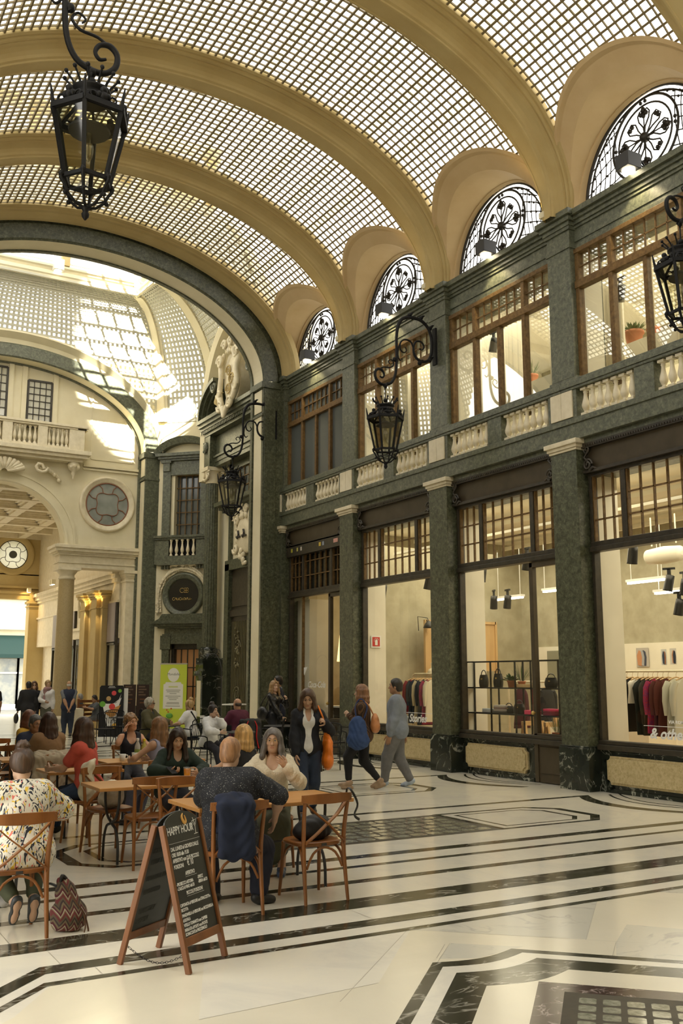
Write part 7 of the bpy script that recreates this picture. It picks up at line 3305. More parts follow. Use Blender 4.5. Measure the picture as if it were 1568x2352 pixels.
# ================================================================== FURNITURE
M['chair_wood'] = noisy('honey brown bentwood', [(.3, (.19, .068, .016)), (.7, (.30, .115, .03))], 7, .32, 5, .6, coord='Object', stretch=(1, 1, .35))
M['table_wood'] = noisy('light brown table veneer', [(.3, (.50, .235, .065)), (.7, (.60, .30, .095))], 5, .3, 4, .6, coord='Object', stretch=(.2, 1.4, 1))
M['board_wood'] = noisy('reddish brown board frame', [(.3, (.15, .055, .016)), (.7, (.24, .09, .027))], 8, .4, 4, coord='Object', stretch=(1, 1, .2))
M['slate'] = noisy('black slate board', [(.3, (.012, .014, .013)), (.7, (.028, .031, .028))], 3, .4, 5, coord='Object')
M['chalk'] = plain('white chalk pen', (.82, .82, .8), .8)
M['chalk_faint'] = plain('faint rubbed chalk', (.075, .08, .075), .9)
M['rubber'] = plain('dark rubber', (.01, .01, .01), .7)


def make_chair(label):
 t = empty('bentwood_chair', (0, 0, 0), 0, label, 'chair', 'cross-back bentwood chairs')
 b = MB()
 b.smooth = True
 def ring(k, z):
  return [(.205 * k * math.copysign(abs(math.cos(a)) ** .62, math.cos(a)), .195 * k * math.copysign(abs(math.sin(a)) ** .62, math.sin(a)), z) for a in np.linspace(0, 2 * PI, 33)[:-1]]
 rows = [ring(.93, .408), ring(1, .414), ring(1, .434), ring(.96, .442), ring(.86, .440), ring(.55, .432), ring(.05, .430)]
 b.grid(rows, close_u=True)
 b.add(rows[0], [tuple(range(32))[::-1]], False)
 b.build('seat', M['chair_wood'], t)
 for s in (-1, 1):
  b = MB()
  b.curve([(s * .188, -.245, 0), (s * .183, -.215, .2), (s * .180, -.192, .42), (s * .186, -.205, .6), (s * .197, -.245, .80)], [.013, .016, .018, .017, .014], 8, 3)
  b.build('leg', M['chair_wood'], t)
  b = MB()
  b.tube([(s * .165, .155, .415), (s * .172, .17, .2), (s * .182, .19, 0)], [.017, .016, .012], 8)
  b.build('leg', M['chair_wood'], t)
 # curved top rail
 b = MB()
 rows = []
 for u in np.linspace(-1, 1, 17):
  x, y = .222 * u, -.225 - .045 * (1 - u * u)
  z0, z1 = .735 + .012 * u * u, .815 - .010 * u * u
  rows.append([(x, y, z0), (x, y - .004, z1), (x, y - .022, z1 + .002), (x, y - .022, z0 + .002)])
 b.grid(rows, close_u=True)
 b.add(rows[0], [(0, 1, 2, 3)])
 b.add(rows[-1], [(3, 2, 1, 0)])
 b.build('backrest', M['chair_wood'], t, bevel=.004)
 # crossed straps
 for s in (-1, 1):
  b = MB()
  pts = [(s * -.178, -.225, .735), (s * -.09, -.25, .655), (0, -.252 - .006 * s, .585), (s * .09, -.235, .51), (s * .172, -.205, .44), (s * .178, -.17, .39)]
  for p, q in zip(pts[:-1], pts[1:]):
   b.obox(p, q, .010, .036, (0, 1, 0))
  b.build('cross_strap', M['chair_wood'], t)
 b = MB()
 b.lathe([(.009, 0), (.009, .004)], 8, (0, -.272, .585), 'y')
 tag(b.build('bolt', M['gold'], t), 'brass bolt')
 # braces under the seat
 b = MB()
 for s in (-1, 1):
  b.curve([(s * .183, -.2, .23), (s * .178, -.16, .34), (s * .16, -.10, .395), (s * .13, .0, .402)], .011, 6, 3)
  b.curve([(s * .173, .165, .25), (s * .15, .14, .35), (s * .10, .10, .395)], .010, 6, 3)
 b.curve([(-.16, -.205, .25), (-.10, -.2, .36), (0, -.19, .4), (.10, -.2, .36), (.16, -.205, .25)], .010, 6, 3)
 b.build('brace', M['chair_wood'], t)
 b = MB()
 b.box(-.022, .022, -.200, -.195, .415, .433)
 tag(b.build('maker_label', M['iron_grey'], t), 'tiny dark label')
 return t


_chair = [None]


def chair(x, y, rz, label):
 if _chair[0] is None:
  _chair[0] = make_chair(label)
  _chair[0].location = (x, y, 0)
  _chair[0].rotation_euler = (0, 0, R(rz))
  return _chair[0]
 return dup(_chair[0], (x, y, 0), R(rz), label)


chair(1.52, 7.10, 0, 'bentwood chair of the woman in the leaf print blouse, at the left edge')
chair(3.06, 6.98, -6, 'bentwood chair with a navy jacket hung on its back')
chair(3.80, 7.06, 2, 'empty bentwood chair with a black bag on its seat')
chair(3.12, 9.0, -3, 'empty bentwood chair right behind the black menu board')
chair(2.98, 9.72, 188, 'bentwood chair with white plastic bags, behind the second table')
chair(2.98, 10.5, 28, 'bentwood chair of the woman in the coral red top')
chair(3.25, 8.35, 176, 'bentwood chair behind the table of the man in dotted shirt, at its left end')
chair(4.1, 8.42, 165, 'bentwood chair of the woman in the cream sweater')
chair(4.0, 11.05, 30, 'bentwood chair of the woman in lavender with long wavy hair')
chair(3.06, 11.62, 180, 'empty bentwood chair just right of the beige coat')
chair(2.96, 12.2, 4, 'bentwood chair with a beige coat over its back')
chair(3.82, 10.2, 178, 'bentwood chair of the woman in dark green looking at her phone')
chair(4.38, 9.55, 12, 'bentwood chair of the blonde woman in black')
chair(4.15, 12.8, 165, 'bentwood chair of the woman on the phone')
chair(3.02, 13.5, 185, 'bentwood chair of the grey haired man in glasses')
chair(3.3, 14.4, 30, 'bentwood chair of the woman in yellow')
chair(2.72, 13.9, 20, 'empty bentwood chair at the left edge, nearer one beside the yellow top')
chair(2.95, 15.5, -10, 'empty bentwood chair at the left edge, farthest of all')
chair(1.50, 8.45, 180, 'bentwood chair at the far side of the table at the left edge')


def table(x0, x1, y0, y1, label):
 t = empty('cafe_table', ((x0 + x1) / 2, (y0 + y1) / 2, 0), 0, label, 'table', 'wooden cafe tables')
 a, c = (x1 - x0) / 2, (y1 - y0) / 2
 b = MB()
 b.box(-a, a, -c, c, .668, .70)
 b.build('tabletop', M['table_wood'], t, bevel=.006)
 e = a - .22
 for s in (-1, 1):
  b = MB()
  for q in (-1, 1):
   b.curve([(s * e, q * c * .72, 0), (s * e, q * c * .68, .18), (s * e, q * c * .45, .30), (s * e, q * .012, .345), (s * e, q * c * .42, .40), (s * e, q * c * .66, .52), (s * e, q * c * .70, .668)], .013, 8, 4)
  b.build('leg', M['iron_grey'], t)
 b = MB()
 b.tube([(-e, 0, .345), (e, 0, .345)], .010, 6)
 b.build('stretcher', M['iron_grey'], t)
 return t


table(2.93, 4.32, 7.27, 7.97, 'wooden table between the man in dotted shirt and the woman in cream')
table(2.66, 4.02, 9.02, 9.66, 'wooden table with a glass of orange juice')
table(2.62, 3.45, 10.78, 11.36, 'wooden table left of the woman in coral red')
table(1.22, 1.95, 7.38, 8.06, 'wooden table in front of the woman in leaf print blouse')
table(3.52, 4.75, 11.62, 12.25, 'wooden table with white cup and drink bottle')
table(2.5, 3.2, 12.62, 13.2, 'wooden table before the grey haired man in glasses')
table(2.4, 3.2, 14.75, 15.3, 'wooden table at the far left among empty chairs')


def metal_chair(x, y, rz, label):
 t = empty('metal_armchair', (x, y, 0), R(rz), label, 'chair', 'black metal armchairs')
 b = MB()
 for s in (-1, 1):
  b.curve([(s * .25, -.22, 0), (s * .245, -.22, .42), (s * .25, -.26, .8)], .011, 6, 3)
  b.curve([(s * .25, .22, 0), (s * .25, .22, .55), (s * .25, .18, .63), (s * .25, .05, .645), (s * .25, -.22, .63)], .011, 6, 4)
  b.tube([(s * .25, .2, .22), (s * .25, -.22, .22)], .008, 5)
 b.curve([(-.25, -.26, .78), (-.2, -.27, .83), (0, -.28, .85), (.2, -.27, .83), (.25, -.26, .78)], .011, 6, 3)
 b.build('frame', M['iron'], t)
 b = MB()
 b.box(-.23, .23, -.2, .21, .405, .435)
 b.build('seat', M['iron'], t, bevel=.012)
 b = MB()
 for k in range(9):
  x_ = -.2 + k * .05
  b.tube([(x_, -.235, .5), (x_, -.275, .83)], .005, 4)
 b.build('backrest', M['iron'], t)
 return t


def metal_table(x, y, label, r=.35):
 t = empty('metal_table', (x, y, 0), 0, label, 'table', 'round metal tables')
 b = MB()
 b.lathe([(r, .665), (r, .685), (r - .01, .69)], 24)
 b.build('tabletop', M['iron_grey'], t)
 for k in range(4):
  a = PI / 4 + k * PI / 2
  b = MB()
  b.curve([(.3 * math.cos(a), .3 * math.sin(a), 0), (.2 * math.cos(a), .2 * math.sin(a), .3), (.26 * math.cos(a), .26 * math.sin(a), .665)], .01, 6, 4)
  b.build('leg', M['iron'], t)
 return t


MC = [(9.75, 17.35, -80, 'black metal armchair by the pier, right of the orange bag'), (9.0, 16.3, 100, 'black metal armchair half hidden by the orange bag'), (8.12, 18.05, 12, 'black metal armchair with a red and black jacket, of the man in burgundy'), (7.06, 17.1, 200, 'black metal armchair of the young woman in white shirt'), (7.75, 19.75, 25, 'black metal armchair of the woman in white T-shirt'), (6.85, 19.95, 235, 'black metal armchair of the man in olive jacket'), (7.9, 25.6, 170, 'black metal armchair beside the ice cream board'), (8.55, 26.3, 80, 'black metal armchair before the dark brown menu stand'), (7.3, 24.6, 0, 'black metal armchair at the far round table, nearest to the camera'), (9.2, 18.9, 60, 'black metal armchair left of the standing woman in leather')]
for a in MC:
 metal_chair(*a)
metal_table(7.72, 17.35, 'round metal table between the young woman in white and the man in burgundy')
metal_table(7.35, 20.35, 'round metal table of the man in olive jacket')
metal_table(7.9, 25.0, 'round metal table before the ice cream board')
metal_table(8.4, 20.6, 'round metal table right of the woman in white T-shirt')
metal_table(9.5, 19.1, 'round metal table at the standing woman in leather')

# menu board ---------------------------------------------------------------
def sandwich_board():
 c = Vector((2.253, 5.955, 0))
 U, W = Vector((.81, .586, 0)).normalized(), Vector((.586, -.81, 0)).normalized()
 t = empty('menu_board', c, 0, 'black chalk sandwich board in a brown wooden frame with drinks menu', 'sign')
 hz, half, sp = .815, .222, .245
 def P(side, u, s, n=0):
  """point on a panel: u across, s along the slope from the floor (0) to the top (1), n outward"""
  base = W * (side * sp)
  top = W * (side * .025) + Vector((0, 0, hz))
  sl = (top - base).normalized()
  nr = (W * side * sl.z - Vector((0, 0, 1)) * (sl.dot(W) * side) * 1).normalized()
  nr = (W * side - sl * sl.dot(W * side)).normalized()
  return U * u + base + (top - base) * s + nr * n
 for side in (1, -1):
  b = MB()
  for s in (-1, 1):
   b.obox(P(side, s * (half - .02), 0), P(side, s * (half - .02), 1.0), .036, .026, U)
  b.obox(P(side, -half + .03, .20), P(side, half - .03, .20), .026, .05, P(side, 0, 1) - P(side, 0, 0))
  nm = tag(b.build('frame', M['board_wood'], t, bevel=.004))
  # slate with arched top
  out = [(-half + .038, .225), (half - .038, .225), (half - .038, .98)] + [((half - .038) * math.cos(a), .98 + .095 * math.sin(a)) for a in np.linspace(.15, PI - .15, 13)] + [(-half + .038, .98)]
  b = MB()
  b.prism(out, -.005, .005, lambda u, v, h: P(side, u, v, h))
  b.build('slate', M['slate'], t)
 # writing
 sl = (P(1, 0, 1) - P(1, 0, 0))
 L = sl.length
 def mat_at(u, s, side=1):
  o = P(side, u, s, .0065 * side)
  return frame(o, U, (P(side, 0, 1) - P(side, 0, 0)).normalized())
 def line(body, s, size, u=-.165, al='LEFT', m='chalk', side=1, sh=.12, rise=0):
  text('lettering', body, size * 1.12, M[m], mat_at(u, s, side) @ Matrix.Diagonal((.80, 1.08, 1, 1)), t, sh, .0008, al, .0003, .92)
 line('HAPPY HOUR', .945, .055, -.170, sh=.05)
 line('@', .955, .036, .082)
 b = MB()
 for pts in ([(.115, .985), (.168, .995), (.140, .945), (.115, .985)], [(.140, .945), (.138, .895)], [(.118, .892), (.16, .895)], [(.128, 1.01), (.145, .955)]):
  b.tube([P(1, u, s, .006) for u, s in pts], .0022, 4)
 b.build('cocktail_drawing', M['chalk'], t)
 b = MB()
 b.curve([P(1, u, s, .006) for u, s in ((.03, 1.055), (.012, 1.03), (.02, 1.0), (.035, .985), (.05, 1.0), (.045, 1.04))], [.003, .009, .011, .010, .008, .003], 6, 3)
 tag(b.build('flower_drawing', plain('orange cream chalk', (.75, .42, .12), .8), t), 'orange flame-like drawing')
 def dots(s, u0=-.17, u1=.17):
  b = MB()
  u = u0
  while u < u1:
   p = P(1, u, s, .006)
   b.obox(P(1, u, s, .006), P(1, u + .005, s, .006), .002, .0015)
   u += .009
  b.build('dotted_line', M['chalk'], t)
 dots(.862)
 for body, s, size, u in (('DAL LUNEDI al GIOVEDI DALLE', .822, .0265, -.165), ('ORE 18.00 alle 19.30', .782, .0265, -.165), ('APERITIVO con DUE PICCOLE', .742, .0265, -.165), ('PORZIONI', .700, .0265, -.165), ('€ 10', .708, .042, -.02), ('APERITIVO', .640, .026, -.06), ('-PROSECCO ASTORIA', .582, .022, -.17), ('-SPRITZ', .590, .022, .06), ('-CALICE di VINO del DI', .552, .022, -.17), ('-BIRRA del DI', .560, .022, .06), ('PICCOLE PORZIONI', .510, .024, -.085), ('CAPONATA di VERDURE con STRACCETTI e', .440, .0205, -.172), ('RICOTTA', .408, .0205, -.172), ('PANZANELLA di VERDURE con MOZZARELLA', .372, .0205, -.172), ('di BUFALA', .340, .0205, -.172), ('VITELLO TONNATO con CAPPERI', .308, .0205, -.172), ('INSALATA di POLPO con PATATE', .276, .0205, -.172), ('SCHIACCIATE al PREZZEMOLO', .247, .0205, -.172)):
  line(body, s, size, u)
 dots(.618, -.06, .06)
 dots(.488, -.08, .10)
 for body, s in (('DOLCE con CREMA', .80), ('SPRITZ  € 5', .72), ('BIRRA ALLA SPINA', .60), ('VINO ROSSO', .50), ('TRAMEZZINI', .36), ('SALATINI', .29)):
  line(body, s, .036, -.15, 'LEFT', 'chalk_faint', -1)
 # chain between the feet
 b = MB()
 A, B = P(1, -.18, .13), P(-1, -.18, .13)
 n = 26
 pts = [A + (B - A) * (k / n) + Vector((0, 0, -.075 * math.sin(PI * k / n))) for k in range(n + 1)]
 for k in range(n):
  d = (pts[k + 1] - pts[k])
  m = (pts[k] + pts[k + 1]) / 2
  s = d.cross(Vector((0, 0, 1))).normalized() if k % 2 else d.cross(d.cross(Vector((0, 0, 1)))).normalized()
  b.tube([m + d * .62 * math.cos(a) + s * .006 * math.sin(a) for a in np.linspace(0, 2 * PI, 9)[:-1]], .0016, 4, True)
 tag(b.build('chain', M['iron'], t), 'thin dark chain')


sandwich_board()

# boards and stands farther back ---------------------------------------------
t = empty('ice_cream_board', (8.20, 27.0, 0), R(-20), 'black advertising board with a fruit and waffle cone picture', 'sign')
b = MB()
b.prism([(-.33, .08), (.33, .08), (.33, 1.42), (.29, 1.48), (-.29, 1.48), (-.33, 1.42)], -.02, .02, lambda u, v, h: (u, h, v))
b.build('panel', plain('black print', (.012, .013, .016), .3), t)
b = MB()
b.box(.30, .44, .02, .12, 0, 1.4)
b.box(-.36, .36, -.02, .25, 0, .08)
b.build('stand', M['white'], t)
def ic(name, col, fn):
 b = MB()
 fn(b)
 b.build(name, plain(name + ' print', col, .5), t)
def disc(b, x, z, r, n=-.024, e=1):
 b.add([(x + r * math.cos(a), n, z + r * e * math.sin(a)) for a in np.linspace(0, 2 * PI, 17)[:-1]], [tuple(range(16))])
ic('splash', (.8, .8, .78), lambda b: (b.add([(-.22, -.023, .88), (-.1, -.023, .35), (.1, -.023, .35), (.2, -.023, .9), (.27, -.023, 1.15), (.12, -.023, 1.0), (.0, -.023, .98), (-.12, -.023, .98), (-.25, -.023, 1.0)], [tuple(range(9))]), b.add([(.05, -.023, .98), (.2, -.023, 1.1), (.26, -.023, 1.25), (.22, -.023, 1.08)], [(0, 1, 2, 3)])))
ic('cone', (.55, .27, .07), lambda b: b.add([(-.17, -.025, .72), (.0, -.025, .60), (.12, -.025, .66), (.26, -.025, .95), (.05, -.025, .86)], [tuple(range(5))]))
ic('strawberry', (.7, .06, .06), lambda b: disc(b, .02, .9, .085, -.026))
ic('strawberry', (.7, .07, .08), lambda b: disc(b, .06, 1.27, .065))
ic('lime', (.15, .4, .05), lambda b: disc(b, -.24, .97, .08))
ic('lime', (.2, .42, .06), lambda b: disc(b, .22, 1.33, .05))
ic('nut', (.55, .36, .15), lambda b: disc(b, -.08, 1.12, .065))
ic('orange_slice', (.75, .42, .05), lambda b: disc(b, .1, .38, .07, -.027))
ic('small_print', (.6, .6, .58), lambda b: [b.box(-.08 - .02 * (k % 2), .08 + .02 * (k % 2), -.024, -.022, 1.44 - k * .028, 1.453 - k * .028) for k in range(2)])

t = empty('menu_stand', (9.0, 27.3, 0), R(-20), 'dark brown double menu stand with small pale headings', 'sign')
for s, nm in ((-1, 'Menu'), (1, 'Menu')):
 b = MB()
 b.box(s * .185 - .175, s * .185 + .175, -.03, .03, .05, 1.5)
 b.build('panel', plain('dark brown panel', (.03, .014, .010), .4), t)
 b = MB()
 for k, w_ in enumerate((.09, .11, .07, .10)):
  b.box(s * .185 - .12, s * .185 - .12 + w_ * 2, -.033, -.031, 1.42 - k * .075, 1.455 - k * .075)
 b.build('heading', plain('pale brown print', (.16, .10, .065), .5), t)
 b = MB()
 b.box(s * .185 - .08, s * .185 + .08, -.033, -.031, 1.08, 1.1)
 b.box(s * .185 - .08, s * .185 + .04, -.033, -.031, .98, 1.0)
 b.build('print', plain('orange brown print', (.25, .08, .02), .5), t)
b = MB()
b.box(-.37, .37, -.12, .12, 0, .05)
b.build('foot', M['iron'], t)

t = empty('roll_up_banner', (0, 0, 0), 0, 'lime green roll-up banner with white menu in front of the lit door', 'sign')
bx = MNE @ Matrix.Translation((1.0, .5, 0))
M['lime'] = plain('lime green print', (.55, .64, .06), .5)
b = mb(bx)
b.box(-.46, .46, -.006, .006, .1, 2.12)
b.build('sheet', M['lime'], t)
b = mb(bx)
b.box(-.47, .47, -.012, .012, 2.11, 2.15)
b.box(-.48, .48, -.10, .10, 0, .1)
b.box(-.015, .015, -.03, -.015, .1, 2.12)
b.build('stand', plain('silver', (.5, .5, .5), .3, .7), t)
M['paper'] = plain('white print', (.80, .79, .72), .6)
b = mb(bx)
pl = [(-.34, .72), (.34, .72), (.34, 1.48), (.28, 1.5), (.26, 1.55), (-.26, 1.55), (-.28, 1.5), (-.34, 1.48)]
b.prism(pl, .007, .009, lambda u, v, h: (u, h, v))
b.add([(.20 * math.cos(a), .011, 1.78 + .22 * math.sin(a)) for a in np.linspace(0, 2 * PI, 29)[:-1]], [tuple(range(28))[::-1]])
b.build('white_field', M['paper'], t)
def btext(body, z, size, m, bold=.0):
 fr = bx @ frame((0, .013, z), (1, 0, 0), (0, 0, 1))
 fr = MNE @ Matrix.Translation((1.0, .5, 0)) @ frame((0, .013, z), (1, 0, 0), (0, 0, 1))
 # mirror-free frame: x along the wall as seen from the room
 o = MNE @ Vector((1.0, .513, z))
 text('lettering', body, size, m, frame(o, (S2, -S2, 0), (0, 0, 1)), t, .2 if size > .09 else 0, bold)
gp = plain('grey print', (.16, .16, .13), .6)
btext('Mondello', 1.80, .12, gp)
b = mb(bx)
for k, (z, w_) in enumerate(((1.29, .25), (1.235, .22), (1.18, .12), (1.10, .26), (1.045, .18), (.99, .13), (.90, .21), (.86, .22), (.79, .25))):
 b.box(-w_, w_, .009, .011, z, z + .022)
b.build('small_print', plain('grey print lines', (.34, .34, .29), .6), t)
b = mb(bx)
b.box(-.16, .16, .009, .011, 1.385, 1.425)
b.build('heading', plain('lime print', (.62, .66, .22), .6), t)
b = mb(bx)
b.ball((-.1, .03, .5), .12, 12, 8, (1, .3, .7))
b.build('salad_picture', plain('green salad print', (.12, .35, .05), .5), t)
b = mb(bx)
for u, z in ((-.2, .68), (-.05, .72), (-.15, .62)):
 b.ball((u, .01, z), .03, 8, 5, (1, .2, 1))
b.build('petal_picture', plain('orange print', (.6, .16, .04), .5), t)

# stone block and bench at the entrance to the passage
b = MB()
b.box(7.75, 8.15, 29.6, 30.1, 0, .78)
tag(b.build('stone_block', M['ivory'], bevel=.015), 'pale stone block behind the bald man in navy', 'block')
t = empty('bench', (8.6, 30.0, 0), R(10), 'brown wooden bench with high back by the passage columns', 'bench')
b = MB()
b.box(-.45, .45, -.25, .25, .38, .43)
b.build('seat', M['board_wood'], t)
b = MB()
for s in (-1, 1):
 b.box(s * .45 - .03, s * .45 + .03, -.25, -.19, 0, .6)
 b.box(s * .45 - .03, s * .45 + .03, .2, .26, 0, 1.05)
 b.box(s * .45 - .03, s * .45 + .03, -.25, .26, .58, .63)
b.build('frame', M['board_wood'], t)
b = MB()
for z in (.55, .68, .81, .94):
 b.box(-.45, .45, .21, .24, z, z + .08)
b.build('backrest', M['board_wood'], t)
# tall arched lamp stand by the portal
t = empty('gooseneck_pole', (9.75, 22.9, 0), 0, 'thin arched metal pole with scrolled tip before the portal', 'pole')
b = MB()
b.curve([(0, 0, 0), (0, 0, 1.6), (-.03, 0, 2.0), (-.16, 0, 2.25), (-.32, 0, 2.28), (-.42, 0, 2.16)], .012, 6, 4)
b.build('pole', M['iron_grey'], t)
b = MB()
for s in (-1, 1):
 b.tube([(-.16 + s * (.06 + .04 * math.cos(a)), 0, 2.34 + .05 * math.sin(a)) for a in np.linspace(0, 5, 14)], .006, 5)
b.build('scroll', M['iron_grey'], t)
b = MB()
b.lathe([(.18, 0), (.18, .03), (.02, .05)], 16)
b.build('base', M['iron_grey'], t)
t = empty('reading_stand', (9.35, 21.2, 0), R(20), 'white menu lectern before the dark portal', 'stand')
b = MB()
b.obox((-.25, 0, 1.08), (.25, 0, 1.08), .3, .03)
b.build('panel', M['white'], t)
b = MB()
b.box(-.03, .03, -.03, .03, 0, 1.07)
b.box(-.2, .2, -.15, .15, 0, .03)
b.build('leg', M['iron'], t)
# ================================================================== THE PEOPLE IN THE PHOTOGRAPH
SK = (.50, .30, .19)
SK2 = (.56, .36, .25)
SK3 = (.42, .23, .13)
DK = (.035, .020, .012)

# woman in the leaf print blouse, seen from behind
_, J1 = person('woman with a dark bun in a leaf print blouse, seated with her back to us', (1.58, 7.10, 0), R(4), 1.62, 'f', SK2, seat_pose(.44, 1.62, lean=.2, hpitch=-.3, hl=(-.16, .34, .74), hr=(.20, .34, .74), el=(-1, -.5, -.2), er=(1, -.5, -.2), fr=(.13, .12, .16), fl=(.0, .10, .17), kr=(.3, 1, .4), kl=(-.3, 1, .4), fdr=(.05, .45, -.9), fdl=(-.05, .45, -.9), pz=.56), ('bun', (.06, .032, .018)), dict(c=(.7, .68, .6), kind='floral', sleeve=1.05, name='blouse', loose=.022, long=.04, wob=.004, neck=.02), None, dict(c=(.075, .085, .05), len=1.8), (.05, .055, .06), 1, None, None, 1.18)
# man with ginger hair
_, J2 = person('man with ginger hair in a black dotted shirt, seated with his back to us', (3.06, 7.0, 0), R(-22), 1.66, 'm', SK2, seat_pose(.44, 1.66, lean=.10, twist=-.1, hyaw=-.35, hpitch=-.05, hr=(.36, .16, .62), er=(1, -.1, -.3), hl=(-.05, .42, .73), el=(-1, -.3, -.3), fr=(.24, .12, .075), fl=(-.12, .20, .075), kr=(.5, 1, .5), kl=(-.3, 1, .5), fdr=(.8, .5, 0), fdl=(.4, .9, 0), gr='relax', pz=.575), ('male', (.33, .17, .08)), dict(c=(.012, .013, .018), kind='dots', sleeve=.98, name='shirt', loose=.02, long=.06, wob=.004), None, dict(c=(.012, .014, .028), len=1.86, wide=.022), (.012, .012, .012), 1, None, None, 1.2)
# woman with grey hair and glasses
t3, J3 = person('woman with long grey hair and glasses in a cream knit sweater, hand raised', (4.10, 8.38, 0), R(152), 1.62, 'f', SK, seat_pose(.44, 1.62, lean=.10, hyaw=-.05, hl=(-.13, .27, .90), el=(-.8, -.2, -1), gl='point', pl=(.6, -.8, .1), hr=(.22, .36, .78), er=(1, -.3, -.4), gr='open', pr=(-.6, .2, .8), pz=.575), ('wavy', (.115, .10, .09), .19), dict(c=(.68, .60, .45), kind='knit', sleeve=1.92, name='sweater', loose=.012, neck=.13, nw=.075, wob=.004), None, dict(c=(.07, .075, .045), type='skirt', len=1.6), (.06, .09, .16), 1)
glasses(t3, J3, False, M['gold'])
# walking woman in blazer
_, J4 = person('walking woman in black blazer, white blouse and jeans, looking down', (5.86, 11.0, 0), R(158), 1.58, 'f', SK, dict(hpitch=-.38, hyaw=-.12, hl=(-.20, .12, 1.14), el=(-.6, -.6, -.8), gl='fist', pl=(1, .4, 0), hr=(.16, .16, .74), er=(1, -.5, 0), gr='relax', fr=(.08, .22, .075), fl=(-.09, -.18, .10), kr=(0, 1, 0), kl=(0, 1, 0)), ('long', (.07, .035, .019), .10), dict(c=(.76, .75, .73), sleeve=1.9, name='blouse', neck=.15, nw=.04, collar=1, long=.06), dict(c=(.010, .011, .016), sleeve=1.93, open=.078, neck=.12, nw=.07, long=.10, name='blazer'), dict(c=(.022, .034, .065), len=1.9), (.02, .02, .025), 1)
# couple walking left
_, J5 = person('walking woman with auburn hair in a striped brown top and black trousers', (8.02, 13.22, 0), R(52), 1.60, 'f', SK2, dict(lean=.03, hl=(-.02, .22, 1.12), el=(-.3, -.6, -1), gl='fist', hr=(.20, .06, .70), er=(.5, -1, 0), fl=(-.05, .22, .12), fr=(.06, -.24, .135), kl=(0, 1, 0), kr=(0, 1, 0), heel=.05, fdr=(0, .9, -.35)), ('bob', (.20, .095, .045), .15), dict(c=(.13, .065, .03), kind='stripe', sleeve=1.9, name='top', loose=.012, long=.08, neck=.02), None, dict(c=(.010, .010, .012), len=1.86), (.36, .25, .16), 1)
_, J6 = person('walking man in a grey blue sweater and grey trousers', (8.70, 13.30, 0), R(50), 1.70, 'm', SK3, dict(lean=.0, hl=(-.22, .10, .72), hr=(.24, -.10, .74), er=(.5, -1, 0), el=(-.5, -1, 0), fl=(-.07, .20, .075), fr=(.08, -.20, .095), kl=(0, 1, 0), kr=(0, 1, 0), fdr=(0, .95, -.2)), ('crop', (.03, .026, .022)), dict(c=(.22, .25, .30), sleeve=1.93, name='sweater', loose=.014, long=.05), None, dict(c=(.17, .17, .175), len=1.93, wide=.012), (.42, .50, .62), 1, None, None, 1.1)
# tables in the middle
_, J7 = person('woman with long brown hair in a coral red T-shirt and jeans, seen from behind', (2.98, 10.52, 0), R(48), 1.68, 'f', SK, seat_pose(.44, 1.68, lean=.16, hyaw=-.2, hl=(-.05, .42, .74), hr=(.18, .40, .73), er=(1, -.5, -.2), fr=(.16, .44, .12), fl=(-.06, .46, .075), pz=.60), ('long', (.052, .024, .013), .27), dict(c=(.55, .085, .055), sleeve=.62, name='t_shirt', loose=.01, long=.02), None, dict(c=(.025, .045, .095), len=1.9), (.03, .03, .03), 1)
t8, J8 = person('woman with curly fair hair in a dark tank top holding a phone to her ear', (4.15, 12.78, 0), R(172), 1.60, 'f', (.56, .30, .18), seat_pose(.44, 1.60, lean=.12, hyaw=.45, htilt=.12, hr=(.10, .20, 1.04), er=(.5, .1, -1), gr='hold', pr=(-1, 0, .3), hl=(-.12, .36, .73), el=(-1, -.3, -.3), pz=.58), ('curly', (.22, .12, .05)), dict(c=(.014, .014, .022), sleeve=0, name='tank_top', neck=.15, nw=.08), None, dict(c=(.05, .05, .06)), (.03, .03, .03), 1)
_, J9 = person('woman with long wavy light brown hair in a lavender top, seen from behind', (4.02, 11.12, 0), R(32), 1.62, 'f', (.50, .29, .18), seat_pose(.44, 1.62, lean=.15, hyaw=.2, hl=(-.14, .38, .74), hr=(.2, .36, .74), el=(-1, -.5, -.2), pz=.585), ('wavy', (.20, .10, .042), .36), dict(c=(.33, .33, .46), sleeve=0, name='top', neck=.05), None, dict(c=(.1, .11, .17)), (.03, .03, .03), 1)
_, J10 = person('woman with long dark hair in a dark green sweater looking down at her phone', (3.78, 10.16, 0), R(176), 1.60, 'f', SK2, seat_pose(.44, 1.60, lean=.28, hpitch=-.45, hyaw=-.15, hr=(.14, .40, .745), er=(1, -.3, -.4), gr='hold', pr=(-.3, 0, 1), hl=(-.15, .40, .73), el=(-1, -.3, -.4), pz=.555), ('wavy', (.024, .012, .008), .34), dict(c=(.012, .026, .018), sleeve=1.93, name='sweater', neck=.10, nw=.06, loose=.012), None, dict(c=(.03, .03, .04)), (.03, .03, .03), 1)
_, J11 = person('blonde woman with a bob in a sleeveless black top, seen from behind', (4.40, 9.58, 0), R(20), 1.60, 'f', (.55, .32, .19), seat_pose(.44, 1.60, lean=.16, hl=(-.22, .34, .735), el=(-1, -.6, -.3), hr=(.12, .40, .74), pz=.56), ('bob', (.50, .30, .11), .15), dict(c=(.012, .012, .014), sleeve=0, name='top', neck=.03), None, dict(c=(.02, .02, .025)), (.03, .03, .03), 1)
